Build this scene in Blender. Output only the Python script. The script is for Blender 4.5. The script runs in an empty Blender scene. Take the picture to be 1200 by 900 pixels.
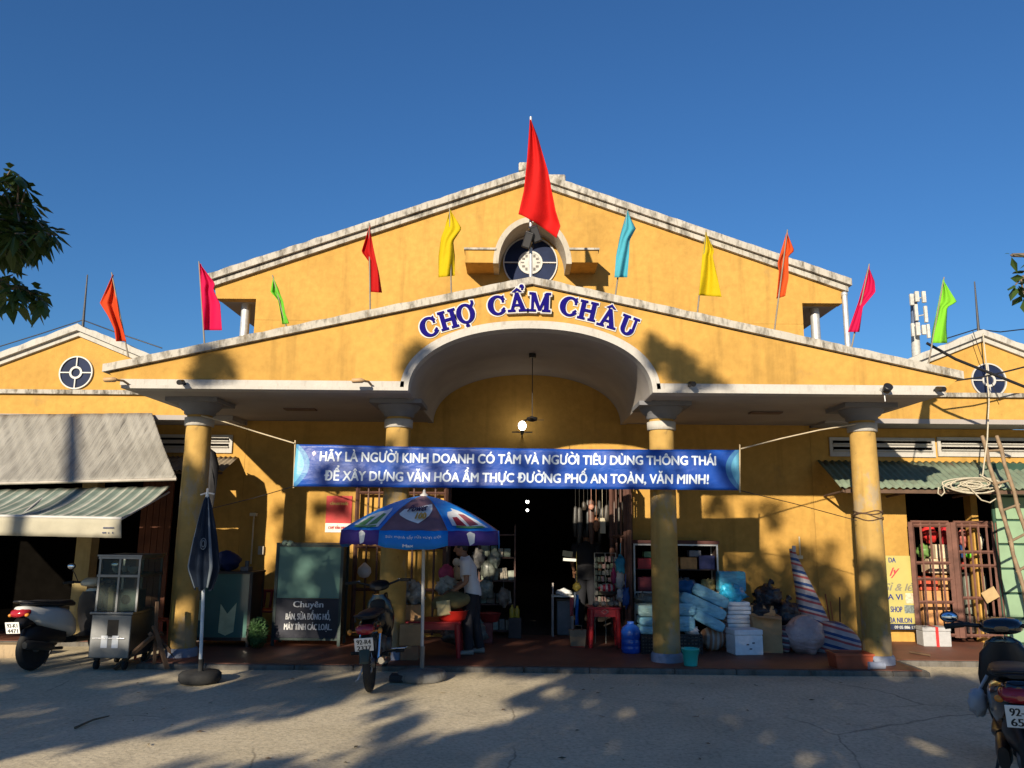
import bpy, math, random
from mathutils import Vector, Matrix, noise
R_ = math.radians
rnd = random.Random(7)
S = bpy.context.scene
COL = S.collection

# ---------------------------------------------------------------- camera, sky, sun, exposure
F_PX, PITCH, ROLL, YAW, CAM = 931.76, 0.1789, 0.0096, -0.0067, Vector((-0.173, 0.0, 1.7))
_F = Vector((math.sin(YAW)*math.cos(PITCH), math.cos(YAW)*math.cos(PITCH), math.sin(PITCH)))
_r = Vector((math.cos(YAW), -math.sin(YAW), 0)); _u = _r.cross(_F)
_R = math.cos(ROLL)*_r + math.sin(ROLL)*_u
_U = math.cos(ROLL)*_u - math.sin(ROLL)*_r
camd = bpy.data.cameras.new('camera'); cam = bpy.data.objects.new('camera', camd); COL.objects.link(cam)
camd.sensor_width = 36; camd.lens = 36*F_PX/1200; camd.clip_start = .05; camd.clip_end = 2000
cam.matrix_world = Matrix(((_R.x,_U.x,-_F.x,CAM.x),(_R.y,_U.y,-_F.y,CAM.y),(_R.z,_U.z,-_F.z,CAM.z),(0,0,0,1)))
S.camera = cam

SUN_DX, SUN_DZ = 0.39, 0.36            # the light travels (0.39, 1, -0.36)
SUN_EL = math.atan(SUN_DZ/math.hypot(1, SUN_DX)); SUN_AZ = math.atan2(-SUN_DX, -1)
w = bpy.data.worlds.new('World'); S.world = w; w.use_nodes = True
nt = w.node_tree; nt.nodes.clear()
sky = nt.nodes.new('ShaderNodeTexSky'); sky.sky_type = 'NISHITA'; sky.sun_disc = False
sky.sun_elevation = SUN_EL; sky.sun_rotation = SUN_AZ
sky.altitude = 0; sky.air_density = 1.3; sky.dust_density = 0; sky.ozone_density = 10
bg = nt.nodes.new('ShaderNodeBackground'); bg.inputs['Strength'].default_value = .073
out = nt.nodes.new('ShaderNodeOutputWorld')
nt.links.new(sky.outputs[0], bg.inputs[0]); nt.links.new(bg.outputs[0], out.inputs[0])
sd = bpy.data.lights.new('sun', 'SUN'); sd.energy = 5.0; sd.angle = R_(.53); sd.color = (1, .87, .67)
sun = bpy.data.objects.new('sun', sd); COL.objects.link(sun)
sun.rotation_euler = Vector((SUN_DX, 1, -SUN_DZ)).to_track_quat('-Z', 'Y').to_euler()
sun.location = (-6, -14, 12)
vs = S.view_settings
vs.view_transform = 'Standard'; vs.look = 'None'; vs.exposure = .65; vs.gamma = 1; vs.use_curve_mapping = False
S.cycles.max_bounces = 6; S.cycles.transparent_max_bounces = 8

def ray(u, v):
    return _F + _R*((u-600)/F_PX) + _U*((450-v)/F_PX)
def at(u, v, Y):
    "the place at depth Y seen at photo position u, v"
    d = ray(u, v); return CAM + d*(Y/d.y)
def flr(u, v, z=0.0):
    "the place at height z seen at photo position u, v"
    d = ray(u, v); return CAM + d*((z-CAM.z)/d.z)

# ---------------------------------------------------------------- mesh builder
class MB:
    def __init__(s): s.v=[]; s.f=[]; s.m=[]; s.sm=[]; s.uv=None
    def add(s, vs, fs, mat=0, smooth=False):
        b=len(s.v); s.v += [Vector(p) for p in vs]
        for f in fs: s.f.append([i+b for i in f]); s.m.append(mat); s.sm.append(smooth)
        return s
    def box(s, c, size, rot=None, mat=0):
        hx,hy,hz=[a/2 for a in size]; c=Vector(c)
        P=[Vector((x,y,z)) for z in(-hz,hz) for y in(-hy,hy) for x in(-hx,hx)]
        if rot is not None: P=[rot@p for p in P]
        return s.add([p+c for p in P],[(0,2,3,1),(4,5,7,6),(0,1,5,4),(2,6,7,3),(0,4,6,2),(1,3,7,5)],mat)
    def b6(s,x0,x1,y0,y1,z0,z1,mat=0):
        return s.box(((x0+x1)/2,(y0+y1)/2,(z0+z1)/2),(abs(x1-x0),abs(y1-y0),abs(z1-z0)),None,mat)
    def tube(s, pts, r, n=8, mat=0, caps=True, smooth=True):
        pts=[Vector(p) for p in pts]; k=len(pts)
        rs=r if isinstance(r,(list,tuple)) else [r]*k
        vs=[]; up=None
        for i,p in enumerate(pts):
            t=(pts[min(i+1,k-1)]-pts[max(i-1,0)])
            if t.length<1e-9: t=Vector((0,0,1))
            t.normalize()
            if up is None: up=Vector((0,0,1)) if abs(t.z)<.9 else Vector((1,0,0))
            a=up-t*up.dot(t)
            if a.length<1e-6: a=t.orthogonal()
            a.normalize(); b=t.cross(a); up=a
            for j in range(n):
                q=2*math.pi*j/n; vs.append(p+(a*math.cos(q)+b*math.sin(q))*rs[i])
        fs=[(i*n+j,i*n+(j+1)%n,(i+1)*n+(j+1)%n,(i+1)*n+j) for i in range(k-1) for j in range(n)]
        s.add(vs,fs,mat,smooth)
        if caps:
            s.add(vs[:n],[tuple(range(n))[::-1]],mat); s.add(vs[-n:],[tuple(range(n))],mat)
        return s
    def cyl(s,p0,p1,r0,r1=None,n=16,mat=0,caps=True): return s.tube([p0,p1],[r0,r0 if r1 is None else r1],n,mat,caps)
    def lathe(s, prof, c=(0,0,0), n=24, rot=None, mat=0, smooth=True):
        c=Vector(c); vs=[]
        for r,z in prof:
            for j in range(n):
                q=2*math.pi*j/n; p=Vector((r*math.cos(q),r*math.sin(q),z))
                vs.append((rot@p if rot is not None else p)+c)
        fs=[(i*n+j,i*n+(j+1)%n,(i+1)*n+(j+1)%n,(i+1)*n+j) for i in range(len(prof)-1) for j in range(n)]
        s.add(vs,fs,mat,smooth)
        if prof[0][0]>1e-4: s.add(vs[:n],[tuple(range(n))[::-1]],mat)
        if prof[-1][0]>1e-4: s.add(vs[-n:],[tuple(range(n))],mat)
        return s
    def prism(s, poly, a0, a1, axis='y', mat=0, smooth=False):
        n=len(poly)
        mk={'y':lambda p,a:(p[0],a,p[1]),'x':lambda p,a:(a,p[0],p[1]),'z':lambda p,a:(p[0],p[1],a)}[axis]
        vs=[mk(p,a0) for p in poly]+[mk(p,a1) for p in poly]
        s.add(vs,[tuple(range(n)),tuple(range(2*n-1,n-1,-1))],mat)
        return s.add(vs,[(i,n+i,n+(i+1)%n,(i+1)%n) for i in range(n)],mat,smooth)
    def strip(s, A, B, a0, a1, mat=0, smooth=False):
        "a band between the polylines A and B (x, z), extruded along y; quads only"
        n=len(A); V=[]
        for a in (a0,a1): V+=[(p[0],a,p[1]) for p in A]+[(p[0],a,p[1]) for p in B]
        fs=[]
        for i in range(n-1):
            fs+=[(i,i+1,n+i+1,n+i),(2*n+i,3*n+i,3*n+i+1,2*n+i+1)]
        s.add(V,fs,mat)
        fs=[]
        for i in range(n-1):
            fs+=[(i,2*n+i,2*n+i+1,i+1),(n+i,n+i+1,3*n+i+1,3*n+i)]
        s.add(V,fs,mat,smooth)
        return s.add(V,[(0,n,3*n,2*n),(n-1,3*n-1,4*n-1,2*n-1)],mat)
    def ell(s, c, r, nu=16, nv=10, rot=None, mat=0, jit=0, seed=0):
        c=Vector(c); vs=[]
        for i in range(nv+1):
            a=math.pi*i/nv
            for j in range(nu):
                q=2*math.pi*j/nu
                d=Vector((math.sin(a)*math.cos(q),math.sin(a)*math.sin(q),math.cos(a)))
                k=1+(jit*noise.noise(d*2.3+Vector((seed,seed*.7,0))) if jit else 0)
                p=Vector((d.x*r[0]*k,d.y*r[1]*k,d.z*r[2]*k))
                vs.append((rot@p if rot is not None else p)+c)
        return s.add(vs,[(i*nu+j,(i+1)*nu+j,(i+1)*nu+(j+1)%nu,i*nu+(j+1)%nu) for i in range(nv) for j in range(nu)],mat,True)
    def loft(s, rings, mat=0, caps=True, smooth=True):
        n=len(rings[0]); vs=[p for r in rings for p in r]
        s.add(vs,[(i*n+j,i*n+(j+1)%n,(i+1)*n+(j+1)%n,(i+1)*n+j) for i in range(len(rings)-1) for j in range(n)],mat,smooth)
        if caps: s.add(rings[0],[tuple(range(n))[::-1]],mat); s.add(rings[-1],[tuple(range(n))],mat)
        return s
    def body(s, secs, n=16, e=2.6, mat=0, axis='x'):
        "secs: (pos, centre z, half width, half height[, y offset]) - a smooth body along x"
        rings=[]
        for q in secs:
            x,zc,hw,hh=q[:4]; yo=q[4] if len(q)>4 else 0; ring=[]
            for j in range(n):
                t=2*math.pi*j/n; c,d=math.cos(t),math.sin(t)
                ring.append(Vector((x,yo+hw*math.copysign(abs(c)**(2/e),c),zc+hh*math.copysign(abs(d)**(2/e),d))))
            rings.append(ring)
        return s.loft(rings,mat)
    def grid(s, nu, nv, fn, mat=0, smooth=True, matfn=None):
        vs=[fn(i/nu,j/nv) for j in range(nv+1) for i in range(nu+1)]
        b=len(s.v); s.v+=[Vector(p) for p in vs]
        for j in range(nv):
            for i in range(nu):
                k=b+j*(nu+1)+i
                s.f.append([k,k+1,k+nu+2,k+nu+1]); s.m.append(matfn(i,j) if matfn else mat); s.sm.append(smooth)
        return s
    def move(s, fn): s.v=[fn(p) for p in s.v]; return s
    def build(s, name, mats, parent=None, world=False, bevel=0, thick=0, sub=0, seg=2):
        me=bpy.data.meshes.new(name)
        o=bpy.data.objects.new(name,me); COL.objects.link(o)
        V=s.v
        if parent is not None:
            o.parent=parent
            if world: V=[p-base_of(parent) for p in V]
        elif world:
            lo=[min(p[i] for p in V) for i in range(3)]; hi=[max(p[i] for p in V) for i in range(3)]
            c=Vector(((lo[0]+hi[0])/2,(lo[1]+hi[1])/2,lo[2])); o.location=c; V=[p-c for p in V]
        me.from_pydata([tuple(p) for p in V],[],s.f)
        for m in (mats if isinstance(mats,(list,tuple)) else [mats]): me.materials.append(m)
        me.polygons.foreach_set('material_index',s.m); me.polygons.foreach_set('use_smooth',s.sm)
        me.update()
        if sub:
            m=o.modifiers.new('smooth','SUBSURF'); m.levels=sub; m.render_levels=sub
        if thick:
            m=o.modifiers.new('thick','SOLIDIFY'); m.thickness=thick; m.offset=0
        if bevel:
            m=o.modifiers.new('bevel','BEVEL'); m.width=bevel; m.segments=seg; m.limit_method='ANGLE'; m.angle_limit=R_(35)
        return o
def base_of(o):
    p=Vector(o.location)
    while o.parent is not None:
        o=o.parent; p+=Vector(o.location)
    return p
def tag(o, label=None, cat=None, group=None, kind=None):
    if label: o['label']=label
    if cat: o['category']=cat
    if group: o['group']=group
    if kind: o['kind']=kind
    return o
def thing(name, label, cat, loc=(0,0,0), rz=0, group=None):
    o=bpy.data.objects.new(name,None); COL.objects.link(o); o.empty_display_size=.2
    o.location=loc; o.rotation_euler=(0,0,rz)
    return tag(o,label,cat,group)
def copy_tree(o, parent=None):
    c=o.copy(); COL.objects.link(c)
    if parent is not None: c.parent=parent
    for ch in [x for x in COL.objects if x.parent==o]: copy_tree(ch,c)
    return c
def rot(ax,deg): return Matrix.Rotation(R_(deg),3,ax)

# ---------------------------------------------------------------- writing
def text_mesh(s, size=1.0, bold=0.0, xs=1.0, align='CENTER', shear=0.0):
    c=bpy.data.curves.new('t','FONT'); c.body=s; c.size=size; c.offset=bold; c.align_x=align; c.shear=shear
    c.resolution_u=3; c.offset=0
    o=bpy.data.objects.new('t',c); COL.objects.link(o)
    dg=bpy.context.evaluated_depsgraph_get(); dg.update()
    me=bpy.data.meshes.new_from_object(o.evaluated_get(dg))
    V=[(p.co.x*xs,p.co.y) for p in me.vertices]; Fs=[tuple(p.vertices) for p in me.polygons]
    bpy.data.objects.remove(o); bpy.data.curves.remove(c); bpy.data.meshes.remove(me)
    return V,Fs
def add_text(mb, s, fn, size=1.0, bold=0.0, xs=1.0, mat=0, align='CENTER', shear=0.0, width=None):
    V,Fs=text_mesh(s,size,0,xs,align,shear)
    if not V: return
    k=1
    if width:
        lo=min(p[0] for p in V); hi=max(p[0] for p in V); k=width/(hi-lo)
    for i,(dx,dy) in enumerate(((-1,0),(1,0),(0,1),(0,-1)) if bold else ((0,0),)):
        mb.add([fn(x*k+dx*bold,y+dy*bold*.6,i*.0005) for x,y in V],Fs,mat)

# ---------------------------------------------------------------- materials
_mc={}
def nodes(name):
    m=bpy.data.materials.new(name); m.use_nodes=True
    n=m.node_tree.nodes; b=n['Principled BSDF']
    return m,n,m.node_tree.links,b
def ramp(n,l,src,stops):
    r=n.new('ShaderNodeValToRGB'); e=r.color_ramp.elements
    while len(e)<len(stops): e.new(.5)
    for i,(p,c) in enumerate(stops):
        e[i].position=p; e[i].color=(c,c,c,1) if isinstance(c,(int,float)) else (*c[:3],1)
    l.new(src,r.inputs[0]); return r.outputs[0]
def nz(n,l,scale,det=4,co=None,sx=(1,1,1),rough=.55):
    t=n.new('ShaderNodeTexCoord') if co is None else None
    mp=n.new('ShaderNodeMapping'); mp.inputs['Scale'].default_value=sx
    l.new(t.outputs['Object'] if t else co,mp.inputs[0])
    x=n.new('ShaderNodeTexNoise'); x.inputs['Scale'].default_value=scale; x.inputs['Detail'].default_value=det; x.inputs['Roughness'].default_value=rough
    l.new(mp.outputs[0],x.inputs['Vector']); return x.outputs['Fac']
def mixc(n,l,fac,a,b,mode='MIX'):
    x=n.new('ShaderNodeMix'); x.data_type='RGBA'; x.blend_type=mode
    for k,v in ((0,fac),(6,a),(7,b)):
        if isinstance(v,(int,float)): x.inputs[k].default_value=v
        elif isinstance(v,(tuple,list)): x.inputs[k].default_value=(*v[:3],1)
        else: l.new(v,x.inputs[k])
    return x.outputs[2]
def bump(n,l,b,h,st=.3,d=.02):
    x=n.new('ShaderNodeBump'); x.inputs['Strength'].default_value=st; x.inputs['Distance'].default_value=d
    l.new(h,x.inputs['Height']); l.new(x.outputs[0],b.inputs['Normal'])
def sc(c,k): return tuple(min(1,a*k) for a in c)
def M(name, col, rough=.65, var=.18, scale=6, bmp=.15, bs=40, metal=0, spec=.4, coat=0, emit=0, dirt=0):
    if name in _mc: return _mc[name]
    m,n,l,b=nodes(name)
    c=ramp(n,l,nz(n,l,scale),[(.3,sc(col,1-var)),(.7,sc(col,1+var))])
    if dirt:
        d=ramp(n,l,nz(n,l,scale*2.3,6),[(.5,0),(.72,dirt)])
        c=mixc(n,l,d,c,(.05,.045,.035))
    l.new(c,b.inputs['Base Color'])
    b.inputs['Roughness'].default_value=rough; b.inputs['Metallic'].default_value=metal
    b.inputs['Specular IOR Level'].default_value=spec; b.inputs['Coat Weight'].default_value=coat
    if bmp: bump(n,l,b,nz(n,l,bs),bmp,.006)
    if emit:
        b.inputs['Emission Color'].default_value=(*col,1); b.inputs['Emission Strength'].default_value=emit
    _mc[name]=m; return m
def plaster(name, col, stain=.5, streak=.5, worn=0):
    if name in _mc: return _mc[name]
    m,n,l,b=nodes(name)
    big=nz(n,l,.7,5); c=ramp(n,l,big,[(.32,sc(col,.84)),(.5,col),(.7,sc(col,1.1))])
    fine=ramp(n,l,nz(n,l,9,6),[(.3,.86),(.7,1.06)])
    c=mixc(n,l,1,c,fine,'MULTIPLY')
    st=ramp(n,l,nz(n,l,1.6,6,sx=(2.6,2.6,.22)),[(.54,0),(.74,streak)])
    c=mixc(n,l,st,c,(.17,.105,.03))
    pt=ramp(n,l,nz(n,l,2.1,8,rough=.7),[(.60,0),(.70,stain*.6)])
    c=mixc(n,l,pt,c,(.26,.18,.08))
    sp=ramp(n,l,nz(n,l,14,3),[(.70,0),(.74,.6*stain)])
    c=mixc(n,l,sp,c,(.16,.11,.05))
    if worn:
        wp=ramp(n,l,nz(n,l,1.5,9,sx=(1.6,1.6,.8),rough=.68),[(.53,0),(.60,worn)])
        c=mixc(n,l,wp,c,(.27,.255,.22))
        dk=ramp(n,l,nz(n,l,5,8,sx=(1,1,.5),rough=.7),[(.60,0),(.68,.6)])
        c=mixc(n,l,dk,c,(.13,.095,.05))
    l.new(c,b.inputs['Base Color']); b.inputs['Roughness'].default_value=.9; b.inputs['Specular IOR Level'].default_value=.15
    bump(n,l,b,nz(n,l,24,8),.35,.012)
    _mc[name]=m; return m
def mildew(name, col=(.46,.44,.40), amt=.85, lo=.5, hi=.62, dark=(.07,.062,.05)):
    if name in _mc: return _mc[name]
    m,n,l,b=nodes(name)
    c=ramp(n,l,nz(n,l,3,5),[(.3,sc(col,.86)),(.7,col)])
    a=ramp(n,l,nz(n,l,2.4,9,sx=(3,3,1.2),rough=.72),[(lo,0),(hi,amt)])
    c=mixc(n,l,a,c,dark)
    a2=ramp(n,l,nz(n,l,11,6,sx=(2,2,.35)),[(.56,0),(.72,amt*.7)])
    c=mixc(n,l,a2,c,(.18,.14,.09))
    l.new(c,b.inputs['Base Color']); b.inputs['Roughness'].default_value=.92; b.inputs['Specular IOR Level'].default_value=.1
    bump(n,l,b,nz(n,l,20,8),.4,.015)
    _mc[name]=m; return m
def wrap(name, col, rough=.22):
    if name in _mc: return _mc[name]
    m,n,l,b=nodes(name)
    c=ramp(n,l,nz(n,l,5,6,rough=.65),[(.3,sc(col,.7)),(.55,col),(.75,tuple(min(.85,x*1.25+.06) for x in col))])
    l.new(c,b.inputs['Base Color']); b.inputs['Roughness'].default_value=rough; b.inputs['Specular IOR Level'].default_value=.6; b.inputs['Coat Weight'].default_value=.35; b.inputs['Coat Roughness'].default_value=.12
    bump(n,l,b,nz(n,l,7,7,sx=(1,1,2.4),rough=.62),1.0,.05)
    _mc[name]=m; return m
def cloth(name, col, trans=.35, rough=.8, var=.12, weave=0):
    if name in _mc: return _mc[name]
    m,n,l,b=nodes(name)
    c=ramp(n,l,nz(n,l,5,4),[(.3,sc(col,1-var)),(.7,sc(col,1+var))])
    l.new(c,b.inputs['Base Color']); b.inputs['Roughness'].default_value=rough; b.inputs['Specular IOR Level'].default_value=.2
    bump(n,l,b,nz(n,l,14,5),.25,.02)
    if trans:
        t=n.new('ShaderNodeBsdfTranslucent'); l.new(c,t.inputs[0])
        x=n.new('ShaderNodeMixShader'); x.inputs[0].default_value=trans
        l.new(b.outputs[0],x.inputs[1]); l.new(t.outputs[0],x.inputs[2]); l.new(x.outputs[0],n['Material Output'].inputs[0])
    _mc[name]=m; return m
def glass(name, tint=(.8,.9,.9), alpha=.35, rough=.05):
    if name in _mc: return _mc[name]
    m,n,l,b=nodes(name)
    b.inputs['Base Color'].default_value=(*tint,1); b.inputs['Roughness'].default_value=rough; b.inputs['Specular IOR Level'].default_value=.8
    t=n.new('ShaderNodeBsdfTransparent'); t.inputs[0].default_value=(*sc(tint,1),1)
    x=n.new('ShaderNodeMixShader'); x.inputs[0].default_value=alpha
    l.new(t.outputs[0],x.inputs[1]); l.new(b.outputs[0],x.inputs[2]); l.new(x.outputs[0],n['Material Output'].inputs[0])
    _mc[name]=m; return m
def stripes(name, cols, axis=0, freq=8.0, rough=.75, skew=0.0, warp=.0, trans=0):
    "repeated stripes of the colours along an object axis"
    if name in _mc: return _mc[name]
    m,n,l,b=nodes(name)
    t=n.new('ShaderNodeTexCoord'); sp=n.new('ShaderNodeSeparateXYZ'); l.new(t.outputs['Object'],sp.inputs[0])
    def op(o,a,bv):
        x=n.new('ShaderNodeMath'); x.operation=o
        for k,v in ((0,a),(1,bv)):
            if isinstance(v,(int,float)): x.inputs[k].default_value=v
            else: l.new(v,x.inputs[k])
        return x.outputs[0]
    v=op('MULTIPLY',sp.outputs[axis],freq)
    if skew: v=op('ADD',v,op('MULTIPLY',sp.outputs[2 if axis!=2 else 0],skew))
    if warp: v=op('ADD',v,op('MULTIPLY',nz(n,l,3),warp))
    v=op('FRACT',v,0)
    r=n.new('ShaderNodeValToRGB'); r.color_ramp.interpolation='CONSTANT'; e=r.color_ramp.elements
    while len(e)<len(cols): e.new(.5)
    for i,(p,c) in enumerate(cols): e[i].position=p; e[i].color=(*c,1)
    l.new(v,r.inputs[0])
    d=ramp(n,l,nz(n,l,4,6),[(.35,.72),(.7,1)])
    c=mixc(n,l,1,r.outputs[0],d,'MULTIPLY')
    l.new(c,b.inputs['Base Color']); b.inputs['Roughness'].default_value=rough; b.inputs['Specular IOR Level'].default_value=.25
    bump(n,l,b,nz(n,l,18,5),.25,.01)
    _mc[name]=m; return m

YEL=plaster('yellow_plaster',(.47,.272,.068),.6,.5)
YEL2=plaster('yellow_plaster_column',(.45,.285,.088),1.0,.8,.5)
WHT=mildew('white_trim',(.46,.44,.41),.35,.55,.75)
COP=mildew('mildewed_coping',(.44,.415,.37),.82,.48,.64)
CEIL=M('soffit_paint',(.31,.285,.27),.9,.12,1.5,.1)
GREYBLUE=M('blue_grey_paint',(.22,.25,.33),.85,.2,5,.2,dirt=.4)
DARK=M('shade_black',(.004,.0035,.003),1,spec=0)  # near-black colour standing in for shade inside stalls and openings
ROOFM=M('old_roof_tile',(.16,.11,.09),.9,.3,4,.4,20)
IRON=M('brown_iron',(.085,.04,.03),.6,.3,8)
BLK=M('black_plastic',(.012,.012,.014),.4,.2,8,.05)
BLKG=M('black_gloss_paint',(.008,.008,.010),.16,.1,8,.0,spec=.6,coat=.5)
RUB=M('rubber',(.02,.02,.02),.85,.2,14,.2)
STEEL=M('stainless_steel',(.19,.195,.20),.42,.1,10,.05,metal=1)
CHROME=M('chrome',(.75,.75,.75),.15,.05,10,0,metal=1)
GALV=M('galvanised_pipe',(.50,.51,.52),.5,.15,12,.1,metal=.5)
WPAINT=M('white_paint',(.46,.45,.43),.5,.08,6,.08)
LAMPW=M('lamp_glow',(1,.95,.82),.5,0,5,0,emit=14)
CARD=M('cardboard',(.44,.26,.125),.85,.16,6,.15)
REDP=M('red_plastic',(.42,.02,.025),.35,.12,5,.05)
# ================================================================ GROUND AND PORCH
def ground_mat():
    m,n,l,b=nodes('worn_concrete')
    c=ramp(n,l,nz(n,l,.5,7,rough=.65),[(.3,(.43,.365,.25)),(.5,(.55,.47,.325)),(.72,(.65,.56,.40))])
    f=ramp(n,l,nz(n,l,26,6,rough=.7),[(.28,.62),(.5,1.0),(.75,1.22)])
    c=mixc(n,l,1,c,f,'MULTIPLY')
    st=ramp(n,l,nz(n,l,1.7,8,rough=.7),[(.58,0),(.7,.55)])
    c=mixc(n,l,st,c,(.24,.21,.165))
    sp=ramp(n,l,nz(n,l,60,2),[(.70,0),(.76,.75)])
    c=mixc(n,l,sp,c,(.06,.05,.04))
    # hairline cracks
    t=n.new('ShaderNodeTexCoord'); wn=n.new('ShaderNodeTexNoise'); wn.inputs['Scale'].default_value=1.3; wn.inputs['Detail'].default_value=6
    l.new(t.outputs['Object'],wn.inputs['Vector'])
    mx=mixc(n,l,.22,t.outputs['Object'],wn.outputs['Color'],'ADD')
    vo=n.new('ShaderNodeTexVoronoi'); vo.feature='DISTANCE_TO_EDGE'; vo.inputs['Scale'].default_value=.33
    l.new(mx,vo.inputs['Vector'])
    ck=ramp(n,l,vo.outputs['Distance'],[(.0,.55),(.0035,0)])
    gate=ramp(n,l,nz(n,l,.6,2),[(.46,0),(.56,1)])
    k=mixc(n,l,1,ck,gate,'MULTIPLY')
    c=mixc(n,l,k,c,(.045,.04,.034))
    l.new(c,b.inputs['Base Color']); b.inputs['Roughness'].default_value=.93; b.inputs['Specular IOR Level'].default_value=.15
    bump(n,l,b,nz(n,l,22,9,rough=.7),.45,.015)
    return m
g=MB(); nx,ny=60,60
def gfn(s,t):
    x=-14+28*s; y=1.0+13*t
    return (x,y,.012*noise.noise(Vector((x*.6,y*.6,0)))-.006)
g.grid(70,40,gfn)
for x0,x1,y0,y1 in((-300,-14,-300,300),(14,300,-300,300),(-14,14,-300,1.0),(-14,14,14,300)):
    g.add([(x0,y0,-.006),(x1,y0,-.006),(x1,y1,-.006),(x0,y1,-.006)],[(0,1,2,3)])
tag(g.build('ground',ground_mat()),kind='structure')

PZ=.06; PY0,PYS=9.98,10.78      # porch front edge in the middle and at the sides
def porch_mat():
    m,n,l,b=nodes('red_oxide_floor')
    c=ramp(n,l,nz(n,l,1.2,7,rough=.65),[(.3,(.105,.036,.022)),(.55,(.165,.058,.034)),(.75,(.21,.085,.05))])
    d=ramp(n,l,nz(n,l,3.2,8,rough=.7),[(.55,0),(.7,.5)])
    c=mixc(n,l,d,c,(.10,.075,.055))
    l.new(c,b.inputs['Base Color']); b.inputs['Roughness'].default_value=.62
    bump(n,l,b,nz(n,l,30,6),.2,.005)
    return m
p=MB()
p.prism([(-4.64,PY0+.06),(4.72,PY0+.06),(4.72,PYS+.06),(14,PYS+.06),(14,12.9),(-14,12.9),(-14,11.71),(-4.64,11.71)],-.05,PZ,'z')
tag(p.build('porch_floor',porch_mat()),kind='structure')
k=MB(); rk=random.Random(3)
def kerb_run(mb,xa,xb,y,th=.075):
    x=xa
    while x<xb-.01:
        L=min(rk.uniform(.7,1.3),xb-x); 
        mb.b6(x,x+L-.003,y+rk.uniform(-.008,.008),y+th,-.05,PZ-.004+rk.uniform(-.006,.002)); x+=L
kerb_run(k,-4.72,4.79,PY0-.02); kerb_run(k,4.8,14,PYS-.02); kerb_run(k,-14,-4.73,11.63)
k.b6(-4.72,-4.645,PY0+.07,11.69,-.05,PZ-.003); k.b6(4.725,4.8,PY0+.07,PYS+.05,-.05,PZ-.003)
tag(k.build('porch_kerb',mildew('kerb_cement',(.15,.14,.125),.8,.46,.64),bevel=.018),kind='structure')

# ================================================================ MARKET HALL
YF=9.57; YW=12.57; ZS=3.33
hall=thing('market_hall','yellow plastered market hall with gabled porch canopy, four round columns and blue lettering','building',(0,YW,0))
def hb(mb,name,mats,**k): return mb.build(name,mats,hall,world=True,**k)

# --- front wall and gable of the hall
DX0,DX1=at(521,700,YW).x,at(741,700,YW).x; DZ=2.62
zr_=at(278,350,YW).z                                   # underside of the side eaves
xl,xr=-4.47,4.47
w_=MB()
w_.b6(xl,DX0,YW,YW+.2,0,5.0); w_.b6(DX1,xr,YW,YW+.2,0,5.0); w_.b6(DX0,DX1,YW,YW+.2,DZ,5.0)
hb(w_,'front_wall',YEL)
WE=5.16; ZE=at(252,336,YW).z; ZA=7.43
gw=MB()
gw.prism([(-4.47,5.003),(4.47,5.003),(4.47,zr_),(WE-.03,zr_),(WE,ZE),(0,ZA),(-WE,ZE),(-WE+.03,zr_),(-4.47,zr_)],YW-.0,YW+.2)
hb(gw,'gable_wall',YEL)
def slope_band(mb,xe,ze,za,y0,y1,t,z0=0,n=26,jz=0,seed=0):
    "coping along both slopes of a gable: lower edge offset z0, thickness t"
    for s in(-1,1):
        A=[];B=[]
        for i in range(n+1):
            f=i/n; x=s*xe*(1-f); z=ze+(za-ze)*f+z0
            A.append((x,z)); B.append((x,z+t+jz*noise.noise(Vector((x*5,seed,s)))))
        if s>0: A.reverse();B.reverse()
        mb.strip(A,B,y0,y1)
cp=MB(); slope_band(cp,5.21,ZE-.02,ZA-.02,YW-.07,YW+.25,.085,0); slope_band(cp,5.25,ZE+.068,ZA+.068,YW-.13,YW+.3,.115,0,60,.016,1)
hb(cp,'gable_coping',COP)
hb(MB().b6(-.18,-.02,YW-.02,YW+.2,ZA+.2,ZA+.36),'ridge_cap',COP,bevel=.03); hb(MB().b6(.30,.62,YW+.1,YW+.4,ZA+.06,ZA+.2),'ridge_cap',COP,bevel=.03)
# --- long body of the hall: side walls, roof, eaves, floor
bd=MB(); L0,L1=YW+.2,YW+24
for s in(-1,1): bd.b6(s*4.47,s*4.30,L0,L1,0,zr_+.2)
bd.b6(-4.47,4.47,L1,L1+.2,0,7.0)
hb(bd,'side_wall',YEL)
ev=MB()
for s in(-1,1): ev.b6(s*4.475,s*5.12,YW+.21,L1,zr_+.004,zr_+.12)
hb(ev,'eave_soffit',CEIL)
rf=MB()
for s in(-1,1):
    rf.add([(s*5.2,YW+.2,ZE+.06),(0,YW+.2,ZA+.04),(0,L1,ZA+.04),(s*5.2,L1,ZE+.06),(s*5.2,YW+.2,ZE-.02),(0,YW+.2,ZA-.06),(0,L1,ZA-.06),(s*5.2,L1,ZE-.02)],
           [(0,1,2,3),(4,7,6,5),(0,3,7,4),(1,5,6,2),(0,4,5,1),(3,2,6,7)])
hb(rf,'roof',ROOFM)
for x0,yy,vt,vb in((289,YW+.35,352,392),(954,YW+.35,356,402)):
    a=at(x0,vt,yy); dp=MB(); dp.cyl((a.x,yy,4.4),(a.x,yy,zr_+.05),.075,n=12); hb(dp,'drainpipe',GALV)
a=at(989.5,345,YW-.1); dp=MB(); dp.cyl((a.x,YW-.1,4.2),(a.x,YW-.1,a.z),.045,n=10); dp.ell((a.x,YW-.1,a.z),(.055,.055,.05),10,6); hb(dp,'vent_pipe',GALV)

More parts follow.
